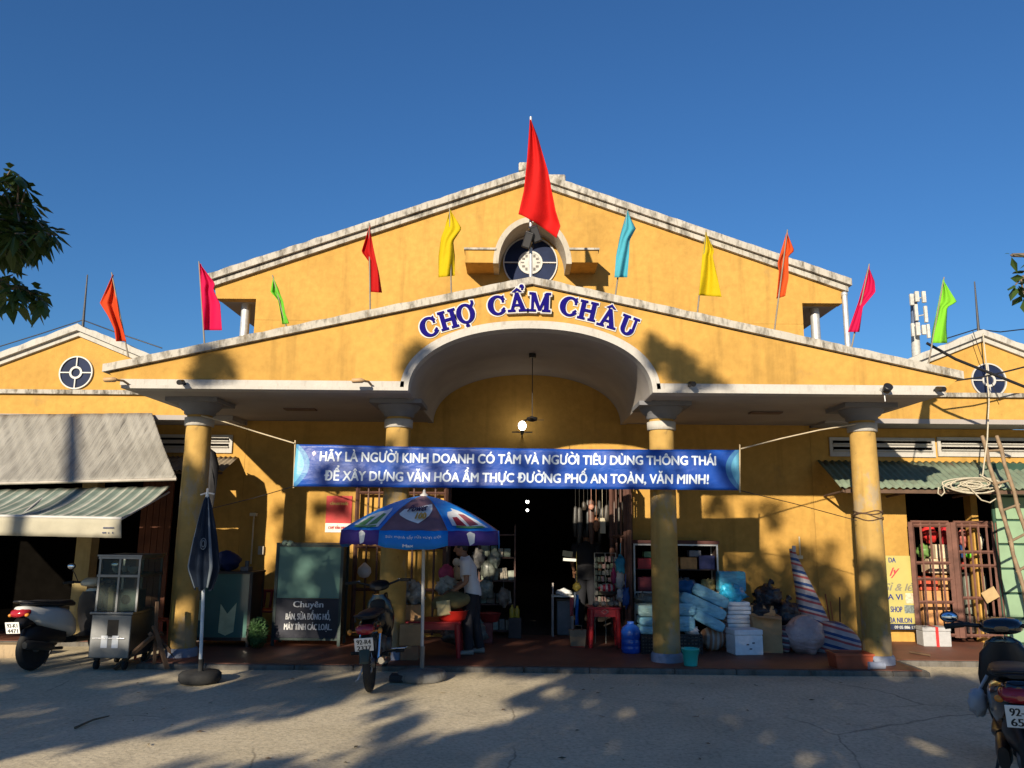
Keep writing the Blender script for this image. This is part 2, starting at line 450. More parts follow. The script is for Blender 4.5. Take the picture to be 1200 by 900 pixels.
# --- hood over the round window
YH=YW-.58
def hx(u,v): q=at(u,v,YH); return (q.x,q.z)
hd=MB()
cxh,_=hx(625,300)
(lx0,lz0),(lx1,lz1)=hx(545,309),hx(581,293); (rx0,rz0),(rx1,rz1)=hx(701,309),hx(667,293)
for (x0,x1,z0,z1,o) in((lx0,lx1,lz0,lz1,-.02),(rx1,rx0,rz0,rz1,.02)):
    hb(MB().b6(x0,x1,YH,YW-.003,z0+.02,z1-.004),'hood_ledge',YEL); hb(MB().b6(x0+min(o,0),x1+max(o,0),YH-.03,YW-.003,z1-.002,z1+.03),'ledge_cap',COP)
ro,ri=(rx1-lx1)/2+.04,(rx1-lx1)/2-.045; cx_=(rx1+lx1)/2; zc_=lz0+.01; zt_=hx(620,254)[1]-zc_
A=[(cx_+ri*math.cos(R_(180-180*i/32)),zc_+(zt_-.09)*math.sin(R_(180-180*i/32))) for i in range(33)]
B=[(cx_+ro*math.cos(R_(180-180*i/32)),zc_+zt_*math.sin(R_(180-180*i/32))) for i in range(33)]
hd.strip(A,B,YH-.004,YW-.004,0,True)
hb(hd,'window_hood',mildew('hood_trim',(.44,.40,.33),.45,.52,.7))
def round_window(parent,cx,cz,y,r,clock=False,hub=.3):
    f=MB()
    n=48
    f.strip([( cx+r*math.cos(2*math.pi*i/n),cz+r*math.sin(2*math.pi*i/n)) for i in range(n+1)],[(cx+(r+.020)*math.cos(2*math.pi*i/n),cz+(r+.020)*math.sin(2*math.pi*i/n)) for i in range(n+1)],y-.03,y)
    rh=r*hub
    f.strip([( cx+(rh-.012)*math.cos(2*math.pi*i/n),cz+(rh-.012)*math.sin(2*math.pi*i/n)) for i in range(n+1)],[(cx+(rh+.02)*math.cos(2*math.pi*i/n),cz+(rh+.02)*math.sin(2*math.pi*i/n)) for i in range(n+1)],y-.03,y)
    for a in range(4):
        d=Vector((math.cos(a*math.pi/2),0,math.sin(a*math.pi/2))); q=Vector((-d.z,0,d.x))*.009
        c=Vector((cx,y,cz))
        p0=c+d*(rh+.02); p1=c+d*r
        f.box((p0+p1)/2+Vector((0,-.015,0)),(abs(d.x)*(r-rh-.02)+abs(d.z)*.018,.03,abs(d.z)*(r-rh-.02)+abs(d.x)*.018))
    fr=f.build('window_frame',WPAINT,parent,world=True)
    gl=MB(); gl.prism([(cx+r*math.cos(2*math.pi*i/n),cz+r*math.sin(2*math.pi*i/n)) for i in range(n)],y-.006,y+.01)
    gl.build('window_pane',M('blue_dark_pane',(.012,.02,.055),.6,.3,3,.05,spec=.12),parent,world=True)
    if clock:
        c=MB(); rc=rh-.014
        c.prism([(cx+rc*math.cos(2*math.pi*i/40),cz+rc*math.sin(2*math.pi*i/40)) for i in range(40)],y-.02,y-.008)
        for a in range(12):
            d=Vector((math.cos(a*math.pi/6),0,math.sin(a*math.pi/6)))
            c.box(Vector((cx,y-.024,cz))+d*rc*.78,(.02+.03*abs(d.x),.006,.02+.03*abs(d.z)),None,1)
        for ang,L in((95,.6),(85,.8)):
            d=Vector((math.cos(R_(ang)),0,math.sin(R_(ang))))
            c.tube([Vector((cx,y-.027,cz)),Vector((cx,y-.027,cz))+d*rc*L],.007,6,1)
        c.build('clock_face',[M('clock_white',(.42,.41,.38),.6),M('clock_marks',(.12,.11,.10),.6)],parent,world=True)
q=at(621.5,308,YW-.01); rw=at(652,308,YW-.01).x-q.x
round_window(hall,q.x,q.z,YW-.004,rw,True,.42)

# --- porch canopy
XS=(at(764,454,YF).x-at(479,452,YF).x)/2; XC=(at(764,454,YF).x+at(479,452,YF).x)/2
RISE=at(622,386,YF).z-ZS
def arch(r,h,n=48,cx=XC):
    o=[]
    for i in range(n+1):
        t=math.pi*(1-i/n); c,s_=math.cos(t),math.sin(t); e=2/2.15
        o.append((cx+r*math.copysign(abs(c)**e,c),ZS+h*abs(s_)**e))
    return o
CO=.095; WB=5.0; WT=5.2; ZT=3.53; ZAP=4.68
bandz=ZS+.118
def top(x): return ZAP+(ZT-ZAP)*abs(x)/WT
fc=MB()
ar=arch(XS+.10,RISE+.10)
# wall over the arch, then the two wings of the facade (quads only)
fc.strip([p for p in ar if p[1]>bandz-.02],[(p[0],top(p[0])) for p in ar if p[1]>bandz-.02],YF,YF+.15)
pa=[p for p in ar if p[1]>bandz-.02]
for s,xa in((-1,pa[0][0]),(1,pa[-1][0])):
    A=[];B=[];n=20
    for i in range(n+1):
        f=i/n; xb=xa+(s*(WB+.06)-xa)*f; xt=xa+(s*WT-xa)*f
        A.append((xb,bandz-.02)); B.append((xt,top(xt)))
    if s<0: A.reverse();B.reverse()
    fc.strip(A,B,YF,YF+.15)
hb(fc,'canopy_front',YEL)
cc=MB(); slope_band(cc,WT+.05,ZT,ZAP+.012,YF-.06,YF+.22,CO,0,60,.012,4); hb(cc,'canopy_coping',COP)
bn=MB()
for s in(-1,1):
    x0,x1=(XC-XS-.055,-WB) if s<0 else (XC+XS+.055,WB)
    bn.b6(x0,x1,YF-.055,YF+.16,ZS,ZS+.042); bn.b6(x0,x1+s*.03,YF-.03,YF+.16,ZS+.042,bandz)
    bn.b6(s*WB,s*(WB+.06),YF+.162,YW-.02,ZS+.042,bandz+.02); 
bn.strip(arch(XS,RISE),arch(XS+.055,RISE+.055),YF-.055,YF+.155,0,True)
bn.strip(arch(XS+.055,RISE+.055),arch(XS+.105,RISE+.105),YF-.03,YF+.155,0,True)
hb(bn,'canopy_band',WHT)
so=MB()
for s,x0 in((-1,XC-XS),(1,XC+XS)): so.b6(x0,s*(WB+.02),YF+.16,YW-.003,ZS+.012,ZS+.13)
for s in(-1,1): so.b6(s*(WB+.02),s*(WB+.055),YF+.16,YW-.003,ZS+.022,3.62)
so.strip(arch(XS+.002,RISE+.002),arch(XS+.09,RISE+.09),YF+.157,YW-.003,0,True)
hb(so,'canopy_soffit',CEIL)
cr=MB()
for s in(-1,1):
    cr.add([(s*(WB+.1),YF+.15,ZT-.04),(0,YF+.15,ZAP-.04),(0,YW-.003,ZAP-.04),(s*(WB+.1),YW-.003,ZT-.04),(s*(WB+.1),YF+.15,ZT-.12),(0,YF+.15,ZAP-.12),(0,YW-.003,ZAP-.12),(s*(WB+.1),YW-.003,ZT-.12)],
       [(0,1,2,3),(4,7,6,5),(0,3,7,4),(1,5,6,2),(0,4,5,1),(3,2,6,7)])
hb(cr,'canopy_roof',ROOFM)
for u,v in((897,484),(352,480)):
    d=flr(u,v,ZS); hb(MB().b6(d.x-.22,d.x+.22,d.y-.09,d.y+.09,ZS-.008,ZS+.008),'soffit_vent',M('vent_brown',(.14,.09,.07),.8))

# --- four columns
XI,XO,YC=1.7525,4.42,10.54
colp=None
for x,nm in((-XO,'a'),(-XI,'b'),(XI,'c'),(XO,'d')):
    if colp is None:
        c=MB(); c.lathe([(.172,PZ+.09),(.172,1.2),(.168,2.2),(.160,3.20)],(x,YC,0),36)
        colp=hb(c,'column',YEL2)
        t=MB(); t.lathe([(.168,2.99),(.188,2.995),(.190,3.10),(.168,3.105)],(x,YC,0),36); t.build('column_ring',WHT,colp,world=True)
        t=MB(); t.lathe([(.195,-.02),(.203,.02),(.200,PZ+.08),(.185,PZ+.105),(.174,PZ+.107)],(x,YC,0),32); t.build('column_plinth',GREYBLUE,colp,world=True)
        t=MB(); t.lathe([(.168,3.135),(.20,3.15),(.205,3.19),(.235,3.205),(.27,3.25),(.285,3.285)],(x,YC,0),36)
        t.b6(x-.34,x+.34,YC-.34,YC+.34,3.285,ZS+.0095); t.build('capital',M('capital_paint',(.17,.175,.195),.85,.12,3,.1),colp,world=True)
        C0=x
    else:
        o=copy_tree(colp,hall); o.location.x=x-C0

# --- lettering on the canopy front
def poly_off(P,d):
    n=len(P); o=[]
    A=sum(P[i][0]*P[(i+1)%n][1]-P[(i+1)%n][0]*P[i][1] for i in range(n)); sg=1 if A>0 else -1
    for i in range(n):
        a,b,c=Vector(P[i-1]),Vector(P[i]),Vector(P[(i+1)%n])
        e1=(b-a); e2=(c-b)
        if e1.length<1e-9 or e2.length<1e-9: o.append(tuple(b)); continue
        e1.normalize(); e2.normalize()
        n1=Vector((e1.y,-e1.x))*sg; n2=Vector((e2.y,-e2.x))*sg; m=n1+n2
        if m.length<.2: m=n1.copy()
        m.normalize(); k=min(1/max(.35,m.dot(n1)),1.6); o.append(tuple(b+m*d*k))
    return o
def rect(x0,x1,y0,y1): return [(x0,y0),(x1,y0),(x1,y1),(x0,y1)]
def arcband(cx,cy,a0,a1,ro,ri,n=22,ry=None,riy=None,off=0):
    ry=ry or ro; riy=riy or ri; o=[]
    for i in range(n+1): t=R_(a0+(a1-a0)*i/n); o.append((cx+ro*math.cos(t),cy+ry*math.sin(t)))
    for i in range(n,-1,-1): t=R_(a0+(a1-a0)*i/n); o.append((cx+off+ri*math.cos(t),cy+riy*math.sin(t)))
    return o
G={}
G['H']=[rect(.10,.29,.06,.94),rect(.66,.85,.06,.94),rect(.28,.67,.44,.55)]+[rect(x,x+.36,y,y+.075) for x in(.015,.575) for y in(0,.925)]
G['C']=[arcband(.49,.5,38,322,.50,.275,30,.52,.435,.03),[(.75,.66),(.83,.66),(.83,1.0),(.76,.96)],[(.75,.80),(.84,.28),(.87,.30),(.80,.10),(.70,.12)][0:0] or [(.72,.16),(.86,.30),(.82,.34),(.68,.22)]]
G['O']=[arcband(.47,.5,0,180,.47,.25,26,.52,.435),arcband(.47,.5,180,360,.47,.25,26,.52,.435)]
G['A']=[[(.42,1.0),(.56,1.0),(.26,.06),(.15,.06)],[(.40,1.0),(.56,1.0),(.90,.06),(.68,.06)],rect(.27,.70,.29,.37),rect(.0,.36,0,.075),rect(.57,.99,0,.075)]
G['M']=[rect(.12,.22,.06,.94),rect(.80,1.0,.06,.94),[(.08,.99),(.30,.99),(.60,.06),(.50,.06)],[(.86,.99),(.99,.99),(.60,.06),(.50,.06)],rect(.0,.34,0,.075),rect(.70,1.10,0,.075),rect(.0,.2,.925,1.0),rect(.92,1.10,.925,1.0)]
G['U']=[rect(.11,.30,.33,.94),rect(.70,.79,.33,.94),arcband(.45,.34,180,360,.34,.15,20,.36,.26),rect(.01,.40,.925,1.0),rect(.59,.90,.925,1.0)]
HAT=[[(.26,1.06),(.37,1.06),(.53,1.17),(.50,1.25)],[(.74,1.06),(.63,1.06),(.47,1.17),(.50,1.25)]]
HOOK=[arcband(.76,1.33,-60,190,.10,.04,14),[(.74,1.18),(.81,1.18),(.80,1.27),(.75,1.27)]]
HORN=[[(.78,.86),(.86,.80),(.98,.98),(.97,1.12),(.87,1.13),(.88,1.0)]]
DOT=[arcband(.47,-.16,0,180,.085,.001,8),arcband(.47,-.16,180,360,.085,.001,8)]
def letter(polys,u,v,deg,k=1):
    c=at(u,v,YF); hgt=.235*k; a=R_(deg); sg=MB()
    for i,P in enumerate(polys):
        for d,th,mt in((.095,.010,1),(.022,.026,0)):
            Q=poly_off(P,d) if d else P
            W=[((x-.47)*hgt,(y-.5)*hgt) for x,y in Q]
            W=[(c.x+x*math.cos(a)-y*math.sin(a),c.z+x*math.sin(a)+y*math.cos(a)) for x,y in W]
            e=.0006*i
            if len(polys)>7: e+=.058
            sg.prism(W,YF-th-e,YF-.0008 if mt else YF-.008,'y',mt)
    hb(sg,'sign_letter',[M('letter_blue',(.008,.005,.13),.7,.08,5,0,spec=.04),M('letter_white',(.47,.46,.46),.5,.04,5,0)])
for ch,u,v,dg in(('C',503,383.5,20),('H',525,375,17),('OHD',545.5,368,13),('C',582.5,358.3,6),('AQ',605.5,356,3),('M',630.5,356,-2),('C',667,359.5,-9),('H',688.5,364.5,-13),('A^',712,373,-17),('U',736.5,382,-21)):
    P=G[ch[0]][:]
    if ch=='OHD': P+=HORN+DOT
    if ch=='AQ': P+=HAT+HOOK
    if ch=='A^': P+=HAT
    letter(P,u,v,dg)

# --- small louvres and gates in the front wall
lv=MB()
def louvre(mb,u0,u1,v0,v1,y,n=2):
    a,b=at(u0,v0,y),at(u1,v1,y); z1,z0=a.z,b.z; x0,x1=a.x,b.x; fr=.05
    mb.b6(x0,x1,y-.03,y-.002,z1-fr,z1); mb.b6(x0,x1,y-.03,y-.002,z0,z0+fr); mb.b6(x0,x0+fr,y-.03,y-.002,z0+fr,z1-fr); mb.b6(x1-fr,x1,y-.03,y-.002,z0+fr,z1-fr)
    h=(z1-z0-2*fr)/n
    mb.b6(x0+fr,x1-fr,y-.008,y-.004,z0+fr,z1-fr,1)
    for i in range(n):
        zc=z0+fr+h*(i+.32); mb.box(((x0+x1)/2,y-.03,zc),(x1-x0-2*fr-.004,.07,.014),rot('X',-32))
        mb.b6(x0+fr+.002,x1-fr-.002,y-.026,y-.009,z0+fr+h*i+.002,z0+fr+h*i+h*.42)

def gate_leaf(parent,x0,x1,y,z0,z1,bars=5,name='gate_leaf',rails=(.0,.33,.62,.93),mat=IRON,dy=0,fw=.035):
    "barred gate leaf from x0 to x1; dy turns its far end in depth"
    o=MB()
    def pt(f,z,yy=0): return Vector((x0+(x1-x0)*f,y+dy*f+yy,z))
    for f in(0,1): o.tube([pt(f,z0),pt(f,z1)],fw,4,smooth=False)
    for r in list(rails)+[1.0]: zz=z0+(z1-z0)*r; o.tube([pt(0,zz,.003),pt(1,zz,.003)],.024,4,smooth=False)
    for i in range(1,bars): o.tube([pt(i/bars,z0),pt(i/bars,z1)],.017,6,smooth=False)
    return o.build(name,mat,parent,world=True)
gx0,gx1=at(414,700,YW-.14).x,at(520,700,YW-.14).x
gate_leaf(hall,gx0,(gx0+gx1)/2-.02,YW-.13,.1,2.45,4,rails=(.02,.28,.55,.90,.95))
gate_leaf(hall,(gx0+gx1)/2+.02,gx1,YW-.13,.1,2.45,4,rails=(.02,.28,.55,.90,.95))
rgx=at(741,700,YW-.1).x
gate_leaf(hall,rgx-.02,rgx-.14,YW-.12,.1,2.5,3,dy=-.75)
gate_leaf(hall,rgx-.18,rgx-.30,YW-.82,.1,2.5,3,dy=.7)
# dark lining of the entrance and hall floor
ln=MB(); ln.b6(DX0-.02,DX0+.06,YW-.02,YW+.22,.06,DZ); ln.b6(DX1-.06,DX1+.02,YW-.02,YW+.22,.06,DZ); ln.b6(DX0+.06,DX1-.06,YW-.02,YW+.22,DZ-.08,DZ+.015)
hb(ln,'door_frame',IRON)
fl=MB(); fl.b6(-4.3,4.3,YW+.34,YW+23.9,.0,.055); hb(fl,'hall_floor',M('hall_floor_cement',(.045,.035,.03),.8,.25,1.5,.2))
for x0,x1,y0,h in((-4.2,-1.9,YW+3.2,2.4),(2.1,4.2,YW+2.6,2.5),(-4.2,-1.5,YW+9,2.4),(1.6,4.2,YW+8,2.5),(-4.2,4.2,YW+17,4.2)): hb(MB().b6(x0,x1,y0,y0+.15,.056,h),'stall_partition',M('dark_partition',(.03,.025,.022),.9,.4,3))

# ================================================================ SIDE BUILDINGS
YG=12.12
def side_building(s,label,gable_u,gable_v,win,edge_in):
    b=thing('side_building',label,'building',(s*7,YG,0))
    bb=lambda mb,name,mats,**k: mb.build(name,mats,b,world=True,**k)
    ap=at(gable_u,gable_v,YG)
    xin=s*4.78; xout=ap.x*2-xin
    slope=.40
    zl=lambda x: ap.z-.17-abs(x-ap.x)*slope
    led=at(gable_u,461,YG-.1).z+ (0 if s<0 else -.05)
    gwall=MB(); lo=min(xin,xout)+.02; hi=max(xin,xout)-.02
    gwall.prism([(lo,led-.02),(hi,led-.02),(hi,zl(hi)),(ap.x,zl(ap.x)),(lo,zl(lo))],YG,YG+.18)
    bb(gwall,'gable_wall',YEL)
    c=MB()
    for z0,t,y0,jz in((0,.075,YG-.05,0),(.078,.10,YG-.11,.03)):
        for d in(-1,1):
            A=[];B=[];n=24; half=abs(hi-lo)/2+.1
            for i in range(n+1):
                x=ap.x+d*half*(1-i/n); z=zl(x)+z0; A.append((x,z));B.append((x,z+t+jz*noise.noise(Vector((x*5,2,0)))))
            if d>0:A.reverse();B.reverse()
            c.strip(A,B,y0,YG+.25)
    bb(c,'gable_coping',mildew('wing_coping',(.46,.445,.41),.55,.52,.68))
    p=MB(); zb=at(gable_u,485.5 if s<0 else 491.5,YG-.12).z
    inner=s*(WB+.01)
    if s<0: x0,x1=xout-1.5,-4.5
    else: x0,x1=4.5,xout+1.5
    p.b6(x0,x1,YG-.12,YG+.05,zb,led-.024); bb(p,'parapet',YEL)
    le=MB(); le.b6(x0,x1,YG-.18,YG-.004,led-.02,led+.045); bb(le,'ledge',mildew('ledge_trim',(.42,.40,.36),.9,.44,.6))
    sf=MB(); sf.b6(x0,x1,YG-.14,YG+.45,zb-.075,zb-.003); bb(sf,'soffit',CEIL)
    r=MB()
    for d in(-1,1):
        half=abs(hi-lo)/2+.1; xe=ap.x+d*half; z1=zl(xe)+.05; z2=zl(ap.x)+.05
        r.add([(xe,YG+.2,z1),(ap.x,YG+.2,z2),(ap.x,YG+16,z2),(xe,YG+16,z1),(xe,YG+.2,z1-.08),(ap.x,YG+.2,z2-.08),(ap.x,YG+16,z2-.08),(xe,YG+16,z1-.08)],[(0,1,2,3),(4,7,6,5),(0,3,7,4),(1,5,6,2),(0,4,5,1),(3,2,6,7)])
    bb(r,'roof',ROOFM)
    q=at(win[0],win[1],YG); rr=at(win[0]+win[2],win[1],YG).x-q.x
    round_window(b,q.x,q.z,YG-.004,rr,False,.33)
    # recessed wall under the parapet
    w=MB(); zt=zb-.08
    holes=edge_in
    for x0,x1,z0,z1 in holes: w.b6(x0,x1,YW+.003,YW+.2,z0,min(z1,zt))
    bb(w,'recessed_wall',YEL)
    # stall behind; its shade is put into the near-black lining colour
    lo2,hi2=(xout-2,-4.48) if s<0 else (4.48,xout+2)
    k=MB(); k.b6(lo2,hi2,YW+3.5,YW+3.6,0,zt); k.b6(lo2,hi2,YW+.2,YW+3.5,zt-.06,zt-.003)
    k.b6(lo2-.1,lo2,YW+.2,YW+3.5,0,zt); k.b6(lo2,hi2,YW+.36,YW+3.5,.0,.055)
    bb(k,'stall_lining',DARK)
    return b
lw=side_building(-1,'yellow gabled wing at the left with round window above the grey tarpaulin',95,382,(90,437,18.2),[(-12,-7.4,2.6,3.5),(-7.4,-5.35,2.6,3.5),(-5.35,-4.475,0,3.5)])
rxa,rxb=at(1066,650,YW).x,at(1143,650,YW).x; rxc=at(1215,650,YW).x
rwb=side_building(1,'yellow gabled wing at the right with dark round window behind power cables',1148,388,(1158,446,19),[(4.475,rxa,0,3.5),(rxa,rxc+3,2.55,3.5),(rxb,rxb+.1,0,2.55)])
lvl=MB(); louvre(lvl,168,272,509,531,YW); lvl.build('louvre_vent',[WHT,DARK],lw,world=True)
for u0,u1 in((971,1096),(1097,1224)):
    lvr=MB(); louvre(lvr,u0,u1,512.5,536,YW); lvr.build('louvre_vent',[WHT,DARK],rwb,world=True)
# ================================================================ THINGS ON THE BUILDING
def pt(u,v,Y): return at(u,v,Y)
def interp(P,v):
    for (a,b),(c,d) in zip(P,P[1:]):
        if v<=d: return a+(c-a)*(0 if d==b else (v-b)/(d-b))
    return P[-1][0]
YFL=YF+.08
def flag(label,col,tip,base,L,R,seed,nm,Y=YFL,pr=.011,fold=.05):
    bp=at(*base,Y); t=thing('flag',label,'flag',(bp.x,Y,bp.z-.06),0,'coloured festival flags along the canopy roofline')
    tp=at(*tip,Y)+Vector((0,-.03,.02))
    MB().tube([Vector((bp.x,Y,bp.z-.06)),tp],[pr,pr*.7],8).build('pole',M('flag_pole',(.20,.17,.13),.6),t,world=True)
    bot=[L[-1],R[-1]]; Lp=[tip]+L; Rp=[tip]+R
    def fn(s,q):
        vl=Lp[0][1]+(Lp[-1][1]-Lp[0][1])*q; vr=Rp[0][1]+(Rp[-1][1]-Rp[0][1])*q
        u0=interp(Lp,vl); u1=interp(Rp,vr)
        if u1-u0<1.2: u1=u0+1.2
        y=Y-.02-fold*math.sin(s*5.2+seed+q*1.7)*(.25+.75*q)-.35*fold*math.sin(s*11+seed*2+q*6)
        return at(u0+(u1-u0)*s,vl+(vr-vl)*s,y)
    MB().grid(14,26,fn).build('flag_cloth',cloth('flag_'+nm,col,.42,.75,.06),t,world=True,thick=.004)
flag('orange red flag at the far left end of the canopy, beside the left wing roof',(0.680,0.073,0.018),(132,322),(151,413),[(117,355),(127,371),(134,386),(136,400)],[(136,345),(140,372),(148,400)],.3,'orange_red')
flag('magenta pink flag left of the small green flag, against the hall eave',(0.663,0.010,0.094),(234,309),(240,397),[(235,330),(237,360),(239,387)],[(244,322),(252,332),(250,340),(258,356),(260,387)],1.1,'pink')
flag('small narrow light green flag in front of the left end of the hall gable',(0.188,0.613,0.051),(320,325),(337,382),[(317,342),(326,352),(329,368),(331,380)],[(326,338),(332,354),(334,366),(338.6,379)],2.1,'green')
flag('dark red narrow flag left of centre with its pole on its left edge',(0.527,0.010,0.010),(433,264),(434,358),[(423.6,295),(432,306),(433,342)],[(437,288),(444,320),(447.6,343)],3.0,'dark_red')
flag('bright yellow flag left of the arched hood, over the start of the lettering',(0.663,0.510,0.009),(527,246),(529,339),[(521,268),(517,278),(514,300),(514,325)],[(534,256),(541,268),(531,283),(533,300),(533,323)],4.2,'yellow')
flag('pale turquoise blue flag right of the arched hood',(0.094,0.468,0.595),(735,247),(721,341),[(727,275),(722,300),(720,325)],[(740,258),(745,268),(738,281),(737,300),(735,325)],5.1,'blue')
flag('bright yellow flag on the right half of the canopy, left of the orange flag',(0.663,0.510,0.009),(827,272),(817,362),[(823,300),(819,346)],[(837,294),(835,300),(841,326),(845.6,348)],.9,'yellow')
flag('orange flag before the right end of the hall gable',(0.722,0.103,0.021),(922,272),(907,383),[(914,298),(911,309),(913,318),(910,350)],[(931,294),(924,300),(924,326),(920,347)],1.9,'orange')
flag('magenta pink flag right of the hall beside the white vent pipe',(0.663,0.010,0.094),(1017.6,312),(997,404),[(1012,332),(1006,354),(993.6,389)],[(1025,330),(1026,342),(1011,360),(1007,389)],2.6,'pink')
flag('lime green flag at the far right end of the canopy beside the antenna mast',(0.255,0.663,0.043),(1105,327.5),(1087,424),[(1100,353),(1093,387),(1091,402)],[(1121.6,354),(1110,360),(1109,383),(1110,402)],3.7,'lime')
# the large red flag on the canopy apex
bp=at(622,325,YFL); fl_=thing('flag','large tall red flag on the canopy apex above the clock window','flag',(bp.x,YFL,bp.z-.1),0,'coloured festival flags along the canopy roofline')
tp=at(622,138,YFL)
MB().tube([Vector((bp.x,YFL,bp.z-.1)),tp+Vector((0,-.02,0))],[.022,.016],10).build('pole',GALV,fl_,world=True)
Lp=[(621,140),(617.5,188),(614,223),(607.5,251)]; Rp=[(622,140),(630,160),(642,200),(651,247),(656.7,265),(652,279)]
def bigf(s,q):
    vl=140+111*q; vr=140+139*q; k=s**1.25
    u=interp(Lp,vl)+(interp(Rp,vr)-interp(Lp,vl))*s; v=vl+(vr-vl)*k
    return at(u,v,YFL-.05-.075*math.sin(s*4.4+.6+q)*q-.03*math.sin(s*10+q*4))
MB().grid(20,40,bigf).build('flag_cloth',cloth('flag_red',(.60,.010,.009),.35,.75,.06),fl_,world=True,thick=.005)
for du,dv,ry,nm in((-3,281,18,'left'),(5,274,-22,'right')):
    c=at(622+du,dv,YFL-.12); base=at(622,dv+8,YFL)
    s_=thing('floodlight','black floodlight strapped to the big flag pole, the '+('lower one at its left' if nm=='left' else 'upper one at its right'),'floodlight',(c.x,c.y+.05,c.z-.1),0,'pair of black floodlights on the centre pole')
    MB().box(c,(.11,.10,.21),rot('Y',ry)@rot('X',28)).box(c+Vector((0,.06,0)),(.07,.05,.13),rot('Y',ry)@rot('X',28)).build('housing',BLK,s_,world=True,bevel=.012)
    MB().tube([c+Vector((0,.05,-.06)),base],.012,6).tube([base+Vector((-.03,0,-.02)),base+Vector((.03,0,.02))],.03,8).build('bracket',BLK,s_,world=True)
    MB().box(c+rot('Y',ry)@rot('X',28)@Vector((0,-.052,0)),(.085,.004,.17),rot('Y',ry)@rot('X',28)).build('lens',M('flood_lens',(.05,.05,.055),.1,.1,4,0),s_,world=True)

# lightning rods with ridge wires
for (a,b_),lab,wires in((((97,384),(102.5,322)),'thin lightning rod on the apex of the left wing',[[(-10,409),(45,392),(97,375),(140,391),(190,408)]]),
                 (((1147,390),(1142,330)),'thin lightning rod on the apex of the right wing',[[(1108,397),(1145,385.5),(1200,404)],[(1146,386),(1172,389),(1215,384)]])):
    p0=at(*a,YG-.04); p1=at(*b_,YG-.04)
    t=thing('lightning_rod',lab,'lightning rod',(p0.x,p0.y,p0.z))
    MB().tube([p0,p1],[.022,.010],8).build('rod',M('rod_iron',(.05,.05,.055),.5),t,world=True)
    for W in wires: MB().tube([at(u,v,YG-.03) for u,v in W],.009,6).build('ridge_wire',BLK,t,world=True)

# antenna mast far behind the right wing
YA=40
base=at(1075,640,YA); mb_=thing('antenna_mast','white mobile antenna mast with panel antennas rising behind the right wing','antenna mast',(base.x,YA,0))
q=lambda u,v:at(u,v,YA)
MB().tube([Vector((q(1073.5,412).x,YA,0)),q(1073.5,412),q(1072,380)],[.25,.21,.19],14).build('mast',M('mast_white',(.40,.40,.38),.6),mb_,world=True)
MB().tube([q(1072,382),q(1070.5,345)],[.18,.16],14).build('mast_top',M('mast_blue',(.10,.13,.20),.6),mb_,world=True)
for u0,v0,v1,wd in(  # u, top, bottom, width
   (1062,348,361,.24),(1068,345,357,.26),(1076,345,358,.24),(1067,360,379,.20),(1078,362,381,.20),(1063,382,397,.18),(1069,381,396,.26),(1076,384,395,.26),(1081,383,399,.18)):
    a=q(u0,v0);b_=q(u0,v1); f=MB().b6(a.x-wd*.38,a.x+wd*.38,YA-.6,YA-.45,b_.z,a.z); f.tube([Vector((a.x,YA-.5,(a.z+b_.z)/2)),Vector((q(1072,380).x,YA,(a.z+b_.z)/2))],.035,6)
    f.build('panel_antenna',M('antenna_white',(.45,.44,.41),.5),mb_,world=True,bevel=.03)

# power cables crossing before the right wing
for i,(P,r,yy,lab) in enumerate((([(1086,402),(1120,421),(1160,437),(1215,459)],.021,10.6,'thick black power cable sloping down across the right wing'),
     ([(1112,447),(1150,442),(1185,434),(1220,425)],.012,11.2,'thin black cable rising to the right across the round window'),
     ([(1140,388),(1158,440),(1172,470)],.006,11.9,'thin grey wire slanting down over the right wing gable'))):
    tag(MB().tube([at(u,v,yy) for u,v in P],r,6).build('power_cable',BLK,None,world=True),lab,'cable',)

# cameras and lamps on the canopy band
def cctv(u,v,lab):
    p=at(u,v,YF-.14); t=thing('security_camera',lab,'camera',(p.x,YF-.03,p.z-.05),0,'small black cameras on the canopy edge')
    MB().cyl((0,-.005,.05),(0,-.075,.065),.022,n=10).build('mount',BLK,t)
    o=MB(); o.cyl((0,-.06,.06),(.012,-.19,.035),.032,n=14); o.build('camera_body',BLK,t)
cctv(212,448,'small black camera on the canopy edge above the left outer column')
cctv(810,450,'small black camera on the canopy edge right of the arch')
cctv(1101,456,'small black camera at the far right corner of the canopy edge')
def armlamp(u,v,lab,ln=.2):
    p=at(u,v,YF-.055); t=thing('wall_lamp',lab,'lamp',(p.x,p.y,p.z-.06),0,'tan arm lamps on the canopy edge')
    MB().tube([(0,.005,.06),(-.02,-.08,.085),(-.08,-.17,.08)],.014,8).build('arm',M('lamp_arm',(.32,.20,.10),.6),t)
    o=MB(); o.body([(-.20,.075,.028,.012),(-.19,.075,.05,.026),(-.08,.08,.05,.028),(-.05,.08,.02,.015)],12); o.move(lambda q:q+Vector((.0,-.18,0))); o.build('lamp_head',M('lamp_tan',(.42,.27,.14),.55),t)
armlamp(150,450,'tan arm lamp at the far left corner of the canopy edge'); armlamp(435,451,'tan arm lamp on the canopy edge just left of the arch')
p=at(1034,456,YF-.055); t=thing('wall_spotlight','black spotlight on a short drop arm above the right outer column','spotlight',(p.x,p.y,p.z-.1))
MB().cyl((0,.01,.09),(0,-.06,.09),.03,n=12).tube([(0,-.04,.09),(0,-.05,-.06)],.008,6).build('bracket',GALV,t)
MB().lathe([(.02,-.04),(.045,-.035),(.055,.05),(.04,.055)],(0,-.12,.08),14,rot('X',60)).build('lamp_head',BLK,t)

